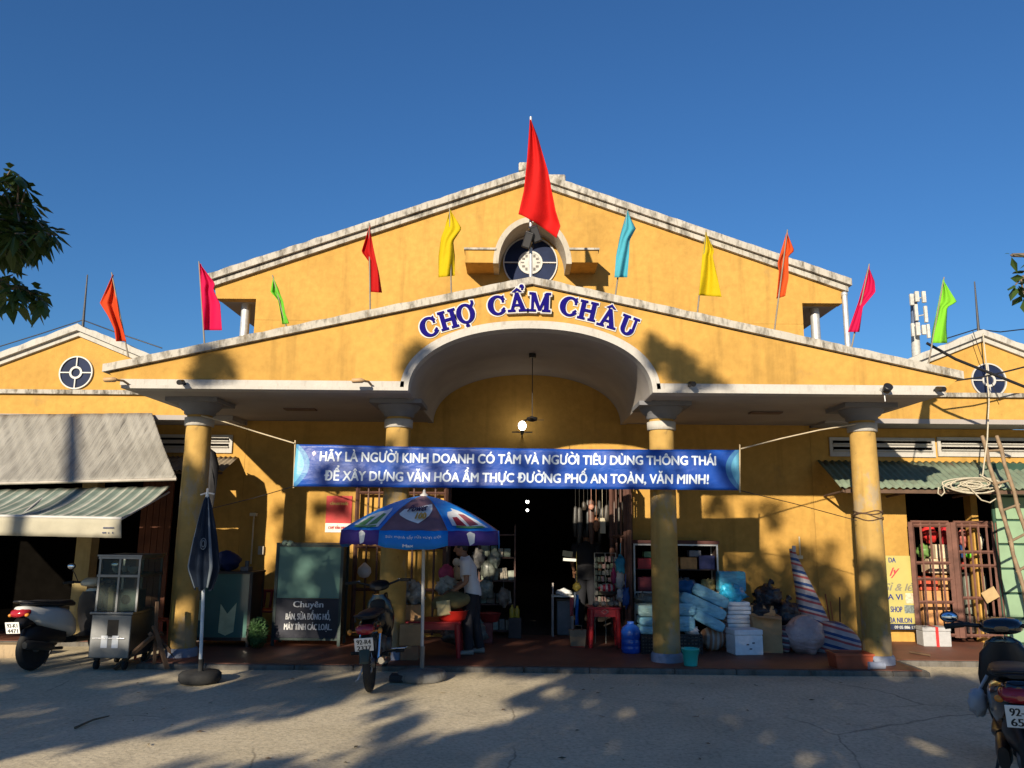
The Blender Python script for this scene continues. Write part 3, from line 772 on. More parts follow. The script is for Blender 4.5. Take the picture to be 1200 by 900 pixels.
# lamp under the arch, ceiling rod, inner lamps
p=at(612,499,YW-.25); t=thing('wall_globe_lamp','lit white globe lamp on the dark wall under the arch','lamp',(p.x,p.y,p.z-.12))
MB().ell((0,0,.12),(.062,.062,.075),16,10).build('globe',M('lamp_bulb',(1,.97,.88),.4,0,5,0,emit=6),t)
MB().cyl((0,0,.05),(0,0,-.02),.03,.02,12).tube([(0,0,0),(0,.26,-.03)],.012,6).b6(-.16,.16,-.01,.01,.012,.03).build('bracket',BLK,t)
pl=bpy.data.lights.new('globe_light','POINT'); pl.energy=.9; pl.shadow_soft_size=.06; pl.color=(1,.86,.62); lo=bpy.data.objects.new('globe_light',pl); COL.objects.link(lo); lo.location=p+Vector((0,-.13,0.05))
p=at(624,420,YW-1.6); p2=at(628,490,YW-1.6)
t=thing('ceiling_fan','small ceiling fan on a thin drop rod under the arch','fan',(p.x,p.y,p2.z-.05))
MB().cyl((0,0,p.z-p2.z+.12),(0,0,.06),.006,n=8).cyl((0,0,p.z-p2.z+.15),(0,0,p.z-p2.z+.06),.05,n=12).build('drop_rod',BLK,t)
MB().lathe([(.02,.0),(.07,.015),(.075,.055),(.02,.075)],(0,0,0),18).build('motor',BLK,t)
for a in(0,120,240): MB().box(rot('Z',a+20)@Vector((.11,0,.03)),(.12,.045,.008),rot('Z',a)@rot('X',8)).build('blade',BLK,t)
for u,v,yy,lab,rr in((618,588,YW+15,'upper of two small lit lamps deep in the dark hall',.058),(618,598,YW+11,'lower of two small lit lamps deep in the dark hall',.042)):
    p=at(u,v,yy); t=thing('hall_lamp',lab,'lamp',(p.x,p.y,p.z-rr),0,'lit lamps deep in the hall')
    MB().ell((0,0,rr),(rr,rr,rr),14,8).build('bulb',M('lamp_bulb2',(1,.97,.9),.4,0,5,0,emit=5),t); MB().cyl((0,0,2*rr),(0,0,2*rr+.6),.012,n=6).build('cord',BLK,t)
p=at(713,601,YW+1.3); t=thing('hall_lamp','lit white tube lamp among the goods hanging right of the entrance','lamp',(p.x,p.y,p.z),0,'lit lamps deep in the hall')
MB().box((0,0,0),(.10,.05,.045),rot('Y',14)).build('bulb',M('lamp_bulb2',(1,.97,.9),.4,0,5,0,emit=5),t); MB().cyl((0,0,.02),(0,0,.25),.006,n=6).build('cord',BLK,t)

# ================================================================ BANNER
YB=10.24
TL,TR,BL,BR=at(347,520.5,YB),at(867,527,YB),at(344,570,YB),at(867,574.5,YB)
ba=thing('banner','long blue banner with two lines of pale capital lettering strung between the outer columns','banner',((TL.x+TR.x)/2,YB,BL.z))
def bfn(s,t,off=0.0):
    a=TL.lerp(TR,s); b=BL.lerp(BR,s); p=a.lerp(b,1-t)
    p=p+Vector((0,-off-.012*math.sin(s*17)-.010*math.sin(s*41+t*3)-.018*math.sin(t*5.5+s*6)*(.4+abs(s-.5)),0))
    p.z-=.020*math.sin(math.pi*s)*t
    return p
def banner_mat():
    m,n,l,b=nodes('banner_blue')
    t=n.new('ShaderNodeTexCoord'); sp=n.new('ShaderNodeSeparateXYZ'); l.new(t.outputs['Object'],sp.inputs[0])
    ax=n.new('ShaderNodeMath'); ax.operation='ABSOLUTE'; l.new(sp.outputs[0],ax.inputs[0])
    g=ramp(n,l,nz(n,l,1.7,3),[(.3,(.008,.055,.34)),(.55,(.010,.075,.42)),(.75,(.012,.10,.48))])
    # pale curved shapes printed at the two ends
    z=n.new('ShaderNodeMath'); z.operation='MULTIPLY_ADD'; l.new(sp.outputs[2],z.inputs[0]); z.inputs[1].default_value=1; z.inputs[2].default_value=-.27
    q=n.new('ShaderNodeMath'); q.operation='POWER'; l.new(z.outputs[0],q.inputs[0]); q.inputs[1].default_value=2
    s_=n.new('ShaderNodeMath'); s_.operation='MULTIPLY_ADD'; l.new(q.outputs[0],s_.inputs[0]); s_.inputs[1].default_value=-2.2; l.new(ax.outputs[0],s_.inputs[2])
    half=(TR.x-TL.x)/2
    r=ramp(n,l,s_.outputs[0],[(0,0),(1,0)])
    mr=n.new('ShaderNodeMapRange'); mr.inputs[1].default_value=half-.26; mr.inputs[2].default_value=half-.02; l.new(s_.outputs[0],mr.inputs[0])
    e=ramp(n,l,mr.outputs[0],[(0,0),(.28,0),(.3,.55),(.58,.45),(.6,1)])
    c=mixc(n,l,e,g,(.13,.42,.62))
    l.new(c,b.inputs['Base Color']); b.inputs['Roughness'].default_value=.42; b.inputs['Specular IOR Level'].default_value=.45
    bump(n,l,b,nz(n,l,7,5,sx=(1,1,2)),.35,.03)
    tr=n.new('ShaderNodeBsdfTranslucent'); l.new(c,tr.inputs[0]); x=n.new('ShaderNodeMixShader'); x.inputs[0].default_value=.2
    l.new(b.outputs[0],x.inputs[1]); l.new(tr.outputs[0],x.inputs[2]); l.new(x.outputs[0],n['Material Output'].inputs[0])
    return m
MB().grid(120,14,bfn).build('banner_sheet',banner_mat(),ba,world=True,thick=.002)
BWd=(TR-TL).length; BHt=(TL-BL).length
def line(s_,u0,u1,vc,hpx):
    plain=s_.replace('Ờ','O'); V,Fs=text_mesh(plain,1,align='LEFT')
    for i,ch in enumerate(s_):                                  # the horned O is an O with its horn and accent added
        if ch=='Ờ':
            x=max(q[0] for q in text_mesh(plain[:i+1],1,align='LEFT')[0]); n=len(V)
            V+=[(x-.10,.60),(x+.0,.62),(x+.085,.72),(x+.08,.82),(x-.01,.82),(x-.0,.74),(x-.52,.95),(x-.40,.95),(x-.27,.81),(x-.37,.81)]
            Fs+=[tuple(range(n,n+6)),tuple(range(n+6,n+10))]
    xs=[p[0] for p in V]; lo,hi=min(xs),max(xs); mb=MB()
    for i,(dx,dy) in enumerate(((-.034,0),(.034,0),(0,.025),(0,-.025),(-.017,0),(.017,0))):
        mb.add([bfn((u0+(u1-u0)*(x+dx-lo)/(hi-lo)-347)/520,1-((vc-(y+dy-.365)/.73*hpx)-520.5)/48.5,.0055+i*.0004) for x,y in V],Fs)
    mb.build('banner_lettering',M('banner_white',(.62,.70,.80),.5,.08,3,0),ba,world=True)
line('HÃY LÀ NGƯỜI KINH DOANH CÓ TÂM VÀ NGƯỜI TIÊU DÙNG THÔNG THÁI',376,839,533.5,11.5)
line('ĐỂ XÂY DỰNG VĂN HÓA ẨM THỰC ĐƯỜNG PHỐ AN TOÀN, VĂN MINH!',383,830,556,11.5)
for P in([(366,530),(369,527.5),(371,531),(368,534)],):
    o=MB(); o.add([bfn((u-347)/520,1-(v-520.5)/48.5,.0065) for u,v in P],[(0,1,2,3)]); o.build('banner_mark',M('banner_pink',(.65,.50,.70),.5),ba,world=True)
def rope(P,r,lab,mat,cat='rope',grp=None,Y=None):
    return tag(MB().tube(P,r,6).build('rope',mat,None,world=True),lab,cat,grp)
ROP=M('pale_rope',(.45,.38,.27),.9,.15,30)
rope([at(236,487,YC-.19),at(262,494,YC-.21),at(300,506,YC-.27),at(345,519.5,YB-.01)],.009,'pale rope from the left outer column down to the top left of the banner',ROP)
rope([at(1003,497,YC-.19),at(960,504,YC-.21),at(915,514,YC-.26),at(868,526,YB-.01)],.009,'pale rope from the right outer column to the top right of the banner',ROP)
rope([at(344,570,YB),at(300,583,YC-.1),at(243,597,YC-.18)],.005,'thin dark cord from the banner bottom left corner to the left outer column',BLK,'cord')
rope([at(868,575,YB),at(930,590,YC-.1),at(1004,610,YC-.18)],.005,'thin dark cord from the banner bottom right corner to the right outer column',BLK,'cord')
for u,lab in((346,'left'),(867,'right')):
    a,b_=at(u,516 if u<600 else 521,YB+.012),at(u-2 if u<600 else u,572 if u<600 else 577,YB+.012)
    MB().tube([a,b_],.010,6).build('end_stick',M('bamboo_end',(.42,.33,.2),.7),ba,world=True)
# wire wrapped round the right outer column
wr=MB(); P=[]
for i in range(80):
    a=i*.32; P.append(Vector((XO+.181*math.cos(a),YC+.181*math.sin(a),at(1020,604,YC-.17).z+.05*math.sin(i*.13)+.02*math.sin(i*.9))))
wr.tube(P,.006,5); tag(wr.build('tie_wire',M('rusty_wire',(.09,.05,.03),.7),None,world=True),'rusty wire wound round the right outer column','wire')

# ================================================================ AWNINGS AT THE LEFT
# grey tarpaulin hanging from the parapet
def tarp_mat():
    m,n,l,b=nodes('tarp_grey')
    c=ramp(n,l,nz(n,l,1.6,6),[(.3,(.215,.205,.18)),(.7,(.31,.297,.265))])
    c=mixc(n,l,ramp(n,l,nz(n,l,2.2,6,sx=(4,.6,.6)),[(.52,0),(.7,.5)]),c,(.10,.095,.085))
    l.new(c,b.inputs['Base Color']); b.inputs['Roughness'].default_value=.5; b.inputs['Specular IOR Level'].default_value=.35
    bump(n,l,b,nz(n,l,1.5,5,sx=(9,.9,.7)),.9,.06)
    return m
YT0,YT1=YG-.20,10.86
def tfn(s,t):
    a=at(-300+478*s,489-5*s,YT0); b=at(-300+507*s,573-12.5*s,YT1)
    p=a.lerp(b,t)
    s=s*2.45
    p.y-=.011*math.sin(s*46+t*2.5*math.sin(s*9))*(1-.7*t)+.006*math.sin(s*97+3*math.sin(s*5))*(1-.6*t)+.03*math.sin(t*3.1)*math.sin(s*7+1)
    p.z-=.05*math.sin(math.pi*t)
    return p
ta=thing('tarpaulin','grey wrinkled tarpaulin sloping down from the left wing parapet','tarpaulin',(at(90,570,YT1).x,YT1,at(90,570,YT1).z))
MB().grid(300,16,tfn).build('tarpaulin_sheet',tarp_mat(),ta,world=True,thick=.004)
MB().tube([at(-300,574,YT1),at(100,564,YT1),at(207,561.5,YT1)],.022,10).build('bottom_bar',M('tarp_bar',(.34,.31,.27),.5),ta,world=True)
# striped retractable awning
YS0,YS1=11.0,9.86
aw=thing('striped_awning','green and cream striped awning with cream valance under the grey tarpaulin','awning',(at(70,607,YS1).x,YS1,at(70,632,YS1).z))
def sfn(s,t):
    a=at(-300+500*s,579-9*s,YS0); b=at(-300+442*s,598+9*s,YS1); p=a.lerp(b,t); p.z-=.05*math.sin(math.pi*t)+.006*math.sin(s*150); return p
MB().grid(160,10,sfn).build('awning_canopy',stripes('awning_stripes',[(0,(.15,.195,.165)),(.30,(.38,.39,.33)),(.42,(.16,.21,.18)),(.72,(.27,.31,.265)),(.86,(.44,.44,.38))],0,3.7,.8),aw,world=True,thick=.004)
def vfn(s,t):
    a=at(-300+442*s,599+9*s,YS1-.01); b=at(-300+442*s,621+9.5*s,YS1-.01); p=a.lerp(b,t); p.y-=.014*math.sin(s*60)*t; return p
MB().grid(150,4,vfn).build('valance',cloth('valance_cream',(.52,.485,.375),.3,.8,.08),aw,world=True,thick=.004)
o=MB()
for i,(x0,x1,v) in enumerate(((121,134,618.6),(120,126,624.3),(127,130,624.6),(131.5,134,624.4))):
    for k in range(int((x1-x0)/1.6)):
        a=at(x0+k*1.6,v-.9,YS1-.025);b_=at(x0+k*1.6+1.1,v+.9,YS1-.025); o.b6(a.x,b_.x,YS1-.030,YS1-.0265,b_.z,a.z)
o.build('valance_lettering',M('ink',(.06,.07,.12),.7),aw,world=True)
MB().tube([at(-300,598.5,YS1),at(143,607.6,YS1)],.020,8).build('front_bar',WPAINT,aw,world=True)
for u0,u1 in((200,142),(60,20)):
    MB().tube([at(u0-2,577,YS0),at(u1-1,609,YS1)],.016,6).build('arm',WPAINT,aw,world=True)
# small tin awning on the wall right of the left column, continuing behind it
def tin(parent,x0,x1,y0,z0,y1,z1,mat,pitch=.076,amp=.010,nm='tin_sheet'):
    n=int(abs(x1-x0)/pitch*6)
    def fn(s,t):
        x=x0+(x1-x0)*s; return Vector((x,y0+(y1-y0)*t,z0+(z1-z0)*t+amp*math.sin(2*math.pi*(x-x0)/pitch)))
    return MB().grid(n,4,fn).build(nm,mat,parent,world=True,thick=.004)
GTIN=mildew('green_tin',(.175,.225,.165),.7,.5,.68,(.10,.10,.075))
z0=at(250,535,YW-.05).z; x1=at(278,540,YW-.05).x
ti=thing('tin_awning','small corrugated tin awning on the wall behind the left outer column','awning',(x1-.7,YW-.4,z0-.25))
tin(ti,-7.0,x1,YW-.01,z0,YW-.62,z0-.26,mildew('old_tin',(.28,.23,.17),.7,.48,.66))
MB().b6(-7.0,x1-.03,YW-.6,YW-.56,z0-.31,z0-.275).build('batten',M('old_wood',(.10,.06,.04),.85),ti,world=True)
# left stall: post, timber door, low step
p0=at(97,690,11.9); tag(MB().b6(p0.x-.11,p0.x+.11,11.8,12.02,PZ,at(97,560,11.9).z).build('stall_post',plaster('post_plaster',(.42,.33,.16),.6,.6),None,world=True),'square yellowish post inside the dark left stall','post')
a,b_=at(160,660,YW-.1).x,at(197,660,YW-.1).x
dd=thing('timber_door','dark reddish timber plank door behind the stainless cart','door',((a+b_)/2,YW-.1,PZ))
for i in range(5):
    MB().b6(a+(b_-a)*i/5+.004,a+(b_-a)*(i+1)/5-.004,YW-.12,YW-.08+.006*(i%2),PZ,2.5).build('plank',M('red_timber',(.13,.045,.022),.75,.35,3,.3),dd,world=True)
q=flr(-8,778,0); tag(MB().b6(-8.5,flr(19,775,0).x,10.62,10.84,-.02,.16).build('step_block',mildew('sunlit_step',(.40,.30,.19),.4),None,world=True,bevel=.015),'low tan concrete step at the far left edge of the yard','step')

# ================================================================ AWNING, LADDER AND ROPE AT THE RIGHT
za=at(1080,541,YW-.02); zb=at(1080,572,11.72)
xa=at(968,540,YW-.02).x; xb=9.6
ti=thing('tin_awning','long green corrugated tin awning over the right stall','awning',(7,11.9,zb.z))
tin(ti,at(972,555,12.1).x,xb,YW-.012,za.z,11.72,zb.z,GTIN,.105,.014)
MB().b6(at(990,570,11.78).x,xb,11.76,11.82,zb.z-.075,zb.z-.02).build('batten',M('old_wood',(.10,.06,.04),.85),ti,world=True)
for u in(985,1062,1143):
    x=at(u,565,11.9).x; MB().tube([(x,YW-.02,za.z-.55),(x,11.80,zb.z-.05)],.02,6).tube([(x,YW-.03,za.z-.03),(x,11.80,zb.z-.03)],.02,6).build('bracket',M('old_wood',(.10,.06,.04),.85),ti,world=True)
# bamboo ladder
la=thing('bamboo_ladder','weathered bamboo ladder leaning on the right wing above the tin awning','ladder',(at(1190,745,10.9).x,10.9,0))
BAM=M('weathered_bamboo',(.20,.14,.085),.75,.35,7,.3)
l0,l1=at(1151,511,11.78),at(1203,705,11.05); r0,r1=at(1168,511,11.78),at(1222,690,11.05)
ext=lambda a,b,k:b+(b-a)*k
kk=lambda a,b:(b.z-.13)/(a.z-b.z)
for a,b in((l0,l1),(r0,r1)):
    e=ext(a,b,kk(a,b)); P=[]; 
    n=14
    for i in range(n+1):
        f=i/n; c=a.lerp(e,f); P.append(c+Vector((.012*math.sin(i*2.1),0,0)))
    MB().tube(P,[.030 if i%2 else .026 for i in range(n+1)],8).build('rail',BAM,la,world=True)
for f in(.10,.31,.475,.66,.83,1.02,1.2):
    a=l0.lerp(l1,f); b=r0.lerp(r1,f); MB().tube([a+(a-b)*.12,b+(b-a)*.12],.018,8).build('rung',BAM,la,world=True)
# coil of pale hose
rr=random.Random(11); P=[]; cc_=at(1140,570,11.62); 
for i in range(260):
    a=i*.30; k=.55+.45*math.sin(i*.071+1); rx=.40*k+.05*math.sin(i*.5); rz=.11*k+.02*math.cos(i*.37)
    P.append(cc_+Vector((rx*math.cos(a)+.05*math.sin(i*.05),-.03*math.sin(i*.21),rz*math.sin(a)+.02)))
lp=[at(1137,572,11.58),at(1150,586,11.57),at(1160,589,11.57),at(1171,582,11.57),at(1166,566,11.57),at(1148,556,11.58)]
o=MB().tube(P,.0105,6).tube(lp,.0105,6).tube([at(1100,571,11.6),at(1099,578,11.6),at(1103,581,11.6),at(1107,577,11.6),at(1105,570,11.6),at(1120,565,11.6)],.0105,6)
o.tube([at(1152,391,11.95),at(1156,430,11.9),at(1159,470,11.86),at(1157,515,11.7),at(1153,545,11.66),at(1151,562,11.6)],.011,6)
tag(o.build('rope_coil',M('cream_hose',(.42,.38,.29),.6,.1,20),None,world=True),'tangled cream rope coil hanging on the edge of the green tin awning','rope')
# right stall: barred gate, green shutters, goods behind
RED=M('faded_red_iron',(.135,.062,.046),.7,.3,6,.2)
gR=thing('barred_gate','faded red brown barred gate closing the right stall','gate',((rxa+rxb)/2,12.35,PZ))
ya=12.38; A0=at(1074,700,ya).x; A1=at(1119,700,ya).x; A2=at(1124,700,ya).x; A3=at(1172,700,ya).x
zt=at(1100,612,ya).z
gate_leaf(gR,A0,A1,ya,.15,zt,4,rails=(.02,.30,.50,.64,.97),mat=RED,fw=.045); gate_leaf(gR,A2,A3,ya-.02,.15,zt,5,rails=(.02,.34,.62,.74,.97),mat=RED,fw=.055)
gs=thing('green_shutter','pale green panelled shutter door at the right edge','shutter',(at(1190,700,12.3).x,12.28,PZ))
x0=at(1174,680,12.3).x
for i in range(7):
    z0=PZ+.04+i*.36; MB().b6(x0,x0+1.4,12.28,12.31,z0,z0+.33).build('panel',M('shutter_green',(.21,.32,.20),.7,.12,3,.1),gs,world=True,bevel=.01)
MB().b6(x0-.03,x0+1.5,12.315,12.345,PZ,2.75).build('frame',M('shutter_frame',(.02,.06,.04),.7),gs,world=True)

P=[]  # unseen pole, added and bent so that its shadow crosses the tarpaulin
for u,v,yy in((87,488,11.92),(86,525,11.4),(84,563,10.86),(62,588,10.35),(38,600,10.0)):
    p=at(u,v,yy); k=yy+4.6; P.append(Vector((p.x-.39*k,-4.6,p.z+.36*k)))
d=(P[-1]-P[2]).normalized(); P.append(Vector((P[-1].x-.5,-4.6,0)))
tag(MB().tube(P,[.085,.09,.095,.10,.105,.14],12).build('shadow_pole',M('pole_wood',(.12,.09,.07),.85),None,world=True),'unseen leaning pole added behind the viewer to cast the shadow across the grey tarpaulin','shadow pole')
# ================================================================ MOTORBIKES
def wheel(parent,x,R,w,rimmat,spokes=0,hub=.05,y=0):
    tw=MB(); prof=[]
    for i in range(13):
        a=-math.pi/2*1.15+math.pi*1.15*i/12; prof.append((R-w+w*math.cos(a),w*.95*math.sin(a)))
    prof=[(R-w*1.55,-w*.6)]+prof+[(R-w*1.55,w*.6)]
    wh=MB().lathe([(.018,-.06),(hub,-.055),(hub,.055),(.018,.06)],(x,y,R),20,rot('X',90)).build('wheel',M('hub_grey',(.18,.18,.18),.5,metal=.6),parent)
    tw.lathe(prof,(x,y,R),36,rot('X',90)); tw.build('tyre',RUB,wh)
    ri=R-w*1.5; rm=MB().lathe([(ri-.03,-.018),(ri+.005,-w*.62),(ri+.012,0),(ri+.005,w*.62),(ri-.03,.018),(ri-.03,-.018)],(x,y,R),36,rot('X',90))
    if spokes>8:
        for i in range(spokes):
            a=2*math.pi*i/spokes; b=a+(.35 if i%2 else -.35); sy=.03 if (i//2)%2 else -.03
            rm.tube([(x+hub*.9*math.cos(a),y+sy,R+hub*.9*math.sin(a)),(x+(ri-.02)*math.cos(b),y,R+(ri-.02)*math.sin(b))],.0035,4)
    else:
        for i in range(5):
            a=2*math.pi*i/5; d=Vector((math.cos(a),0,math.sin(a))); c=Vector((x,y,R))
            rm.tube([c+d*hub*.8,c+d*(ri-.015)],[.028,.018],8)
    rm.build('rim',rimmat,wh)
    return wh
def plate(parent,x,z,tilt,l1,l2,w=.19,h=.14,y=0):
    t=rot('Y',tilt)
    p=MB(); p.box((x,y,z),(.006,w,h),t); po=p.build('licence_plate',M('plate_white',(.70,.70,.68),.45,.05,5,0),parent,bevel=.004)
    o=MB()
    for s_,dz,hh in((l1,.030,.050),(l2,-.034,.050)):
        V,Fs=text_mesh(s_,1); lo=min(q[0] for q in V); hi=max(q[0] for q in V); k=w*.74/(hi-lo) if len(s_)>3 else w*.6/(hi-lo)
        for i,dx in enumerate((-.004,0,.004)):
            o.add([Vector((x,y,z))+t@Vector((-.0042-.0003*i,-((q[0]-(lo+hi)/2)*k+dx*.6),dz+(q[1]-.36)*hh/.73)) for q in V],Fs)
    o.build('plate_lettering',M('plate_black',(.015,.015,.015),.5),po)
def mirror(parent,x,y,z,sgn,gl,turn=0,mh=1):
    a=Vector((x,y,z)); b=a+Vector((.02,sgn*.07,.10*mh)); c=a+Vector((.03,sgn*.14,.18*mh))
    m=MB().tube([a,b,c],.006,6); m.ell(c+Vector((.008,0,.025)),(.022,.065,.045),16,8,rot('Z',turn)); mo=m.build('mirror',BLK,parent)
    MB().ell(c+Vector((-.006,0,.025)),(.014,.056,.037),16,8,rot('Z',turn)).build('mirror_glass',gl,mo)
MIR=M('mirror_glass',(.55,.65,.8),.06,.03,4,0,metal=1)
TAIL=M('tail_red',(.30,.012,.02),.18,.1,8,0,coat=.6)
SEATM=M('seat_vinyl',(.018,.018,.02),.55,.2,16,.15)
def scooter(label,loc,rz,main,front,lean=0,l1='92-H1',l2='6532',mirrors=(1,-1),sc_=1,mh=1,pz=.545):
    t=thing('scooter',label,'scooter',loc,R_(rz)); t.rotation_euler=(R_(lean),0,R_(rz)); t.scale=(sc_,)*3
    rimm=M('rim_dark',(.06,.06,.065),.4,metal=.7)
    wheel(t,-.63,.265,.05,rimm); wheel(t,.63,.265,.045,rimm)
    MB().body([(-.92,.74,.02,.02),(-.90,.74,.075,.05),(-.80,.70,.115,.085),(-.6,.64,.155,.125),(-.4,.60,.17,.15),(-.2,.55,.165,.16),(-.08,.47,.14,.14),(-.02,.42,.10,.08)],22,2.8).build('side_panel',main,t)
    MB().body([(-.82,.805,.05,.012),(-.78,.815,.11,.03),(-.6,.805,.135,.04),(-.35,.775,.145,.045),(-.12,.765,.13,.045),(-.03,.745,.08,.03),(-.01,.74,.03,.015)],18,2.6).build('seat',SEATM,t)
    MB().body([(-.88,.30,.02,.05),(-.78,.42,.06,.10),(-.6,.43,.10,.13),(-.40,.40,.11,.10),(-.2,.36,.11,.09)],14,2.6).body([(-.60,.265,.035,.07,.13),(-.45,.27,.05,.08,.12),(-.2,.28,.05,.07,.11),(-.12,.28,.02,.04,.10)],12).build('engine_cover',BLK,t)
    MB().tube([(-.30,-.13,.22),(-.5,-.16,.24),(-.55,-.17,.25)],.02,8).body([(-.98,.34,.035,.04,-.175),(-.93,.34,.05,.055,-.175),(-.55,.27,.05,.05,-.175),(-.50,.26,.02,.02,-.175)],12,2.2).build('exhaust',M('exhaust_dark',(.05,.05,.05),.4,metal=.6),t)
    MB().body([(-.97,.56,.012,.03),(-.93,.57,.06,.05),(-.86,.60,.075,.07),(-.7,.60,.07,.05),(-.62,.56,.05,.04)],14).build('rear_fender',BLK,t)
    MB().body([(-.955,.70,.02,.015),(-.945,.70,.08,.035),(-.91,.71,.115,.05),(-.84,.715,.118,.045)],16).build('tail_light',TAIL,t)
    for s in(-1,1): MB().ell((-.90,s*.115,.685),(.03,.028,.022),10,6).build('indicator',M('indicator_orange',(.60,.22,.03),.25),t)
    plate(t,-.985,pz,-14,l1,l2)
    MB().tube([(-.62,.12,.81),(-.86,.12,.84),(-.93,.05,.85),(-.93,-.05,.85),(-.86,-.12,.84),(-.62,-.12,.81)],.012,8).build('grab_rail',BLK,t)
    MB().body([(-.06,.30,.15,.045),(.1,.285,.17,.04),(.30,.29,.16,.045),(.38,.32,.14,.06)],16,3).build('floorboard',BLK,t)
    def shield(secs,mat,nm):
        rings=[]
        for (x,z,hw,hd) in secs:
            ring=[]
            for j in range(18):
                a=2*math.pi*j/18; c,d=math.cos(a),math.sin(a); ring.append(Vector((x+hd*math.copysign(abs(c)**.8,c),hw*math.copysign(abs(d)**.8,d),z)))
            rings.append(ring)
        MB().loft(rings).build(nm,mat,t)
    shield([(.42,.24,.06,.03),(.40,.32,.15,.05),(.385,.48,.19,.06),(.375,.64,.20,.065),(.36,.80,.17,.06),(.34,.88,.10,.045)],BLK,'leg_shield')
    shield([(.52,.40,.03,.02),(.50,.46,.10,.06),(.475,.60,.155,.075),(.45,.76,.165,.075),(.41,.88,.12,.06),(.39,.92,.06,.03)],front,'front_panel')
    MB().body([(.38,.40,.04,.02),(.46,.52,.07,.04),(.62,.555,.075,.035),(.76,.51,.06,.035),(.88,.40,.025,.02)],14).tube([(.42,.05,.85),(.60,.06,.28)],.022,8).tube([(.42,-.05,.85),(.60,-.06,.28)],.022,8).build('front_fender',front,t)
    h=MB().body([(.27,.985,.05,.02),(.29,.99,.12,.045),(.36,1.0,.15,.065),(.44,.99,.13,.06),(.49,.965,.06,.03)],18).build('handlebar_cowl',front,t)
    hb_=MB().tube([(.36,-.14,1.0),(.36,.14,1.0),(.33,.25,1.01),(.28,.36,1.0)],.016,8).tube([(.36,-.14,1.0),(.33,-.25,1.01),(.28,-.36,1.0)],.016,8)
    ho=hb_.build('handlebar',BLK,t)
    for s in(-1,1):
        MB().tube([(.325,s*.25,1.01),(.275,s*.375,1.0)],.021,10).build('grip',RUB,ho)
        MB().tube([(.36,s*.22,1.015),(.35,s*.38,1.0)],.006,6).build('brake_lever',CHROME,ho)
    for s in mirrors: mirror(t,.34,s*.20,1.02,s,MIR,0,mh)
    MB().tube([(-.12,.12,.26),(-.20,.20,.01)],.012,6).build('side_stand',BLK,t)
    return t
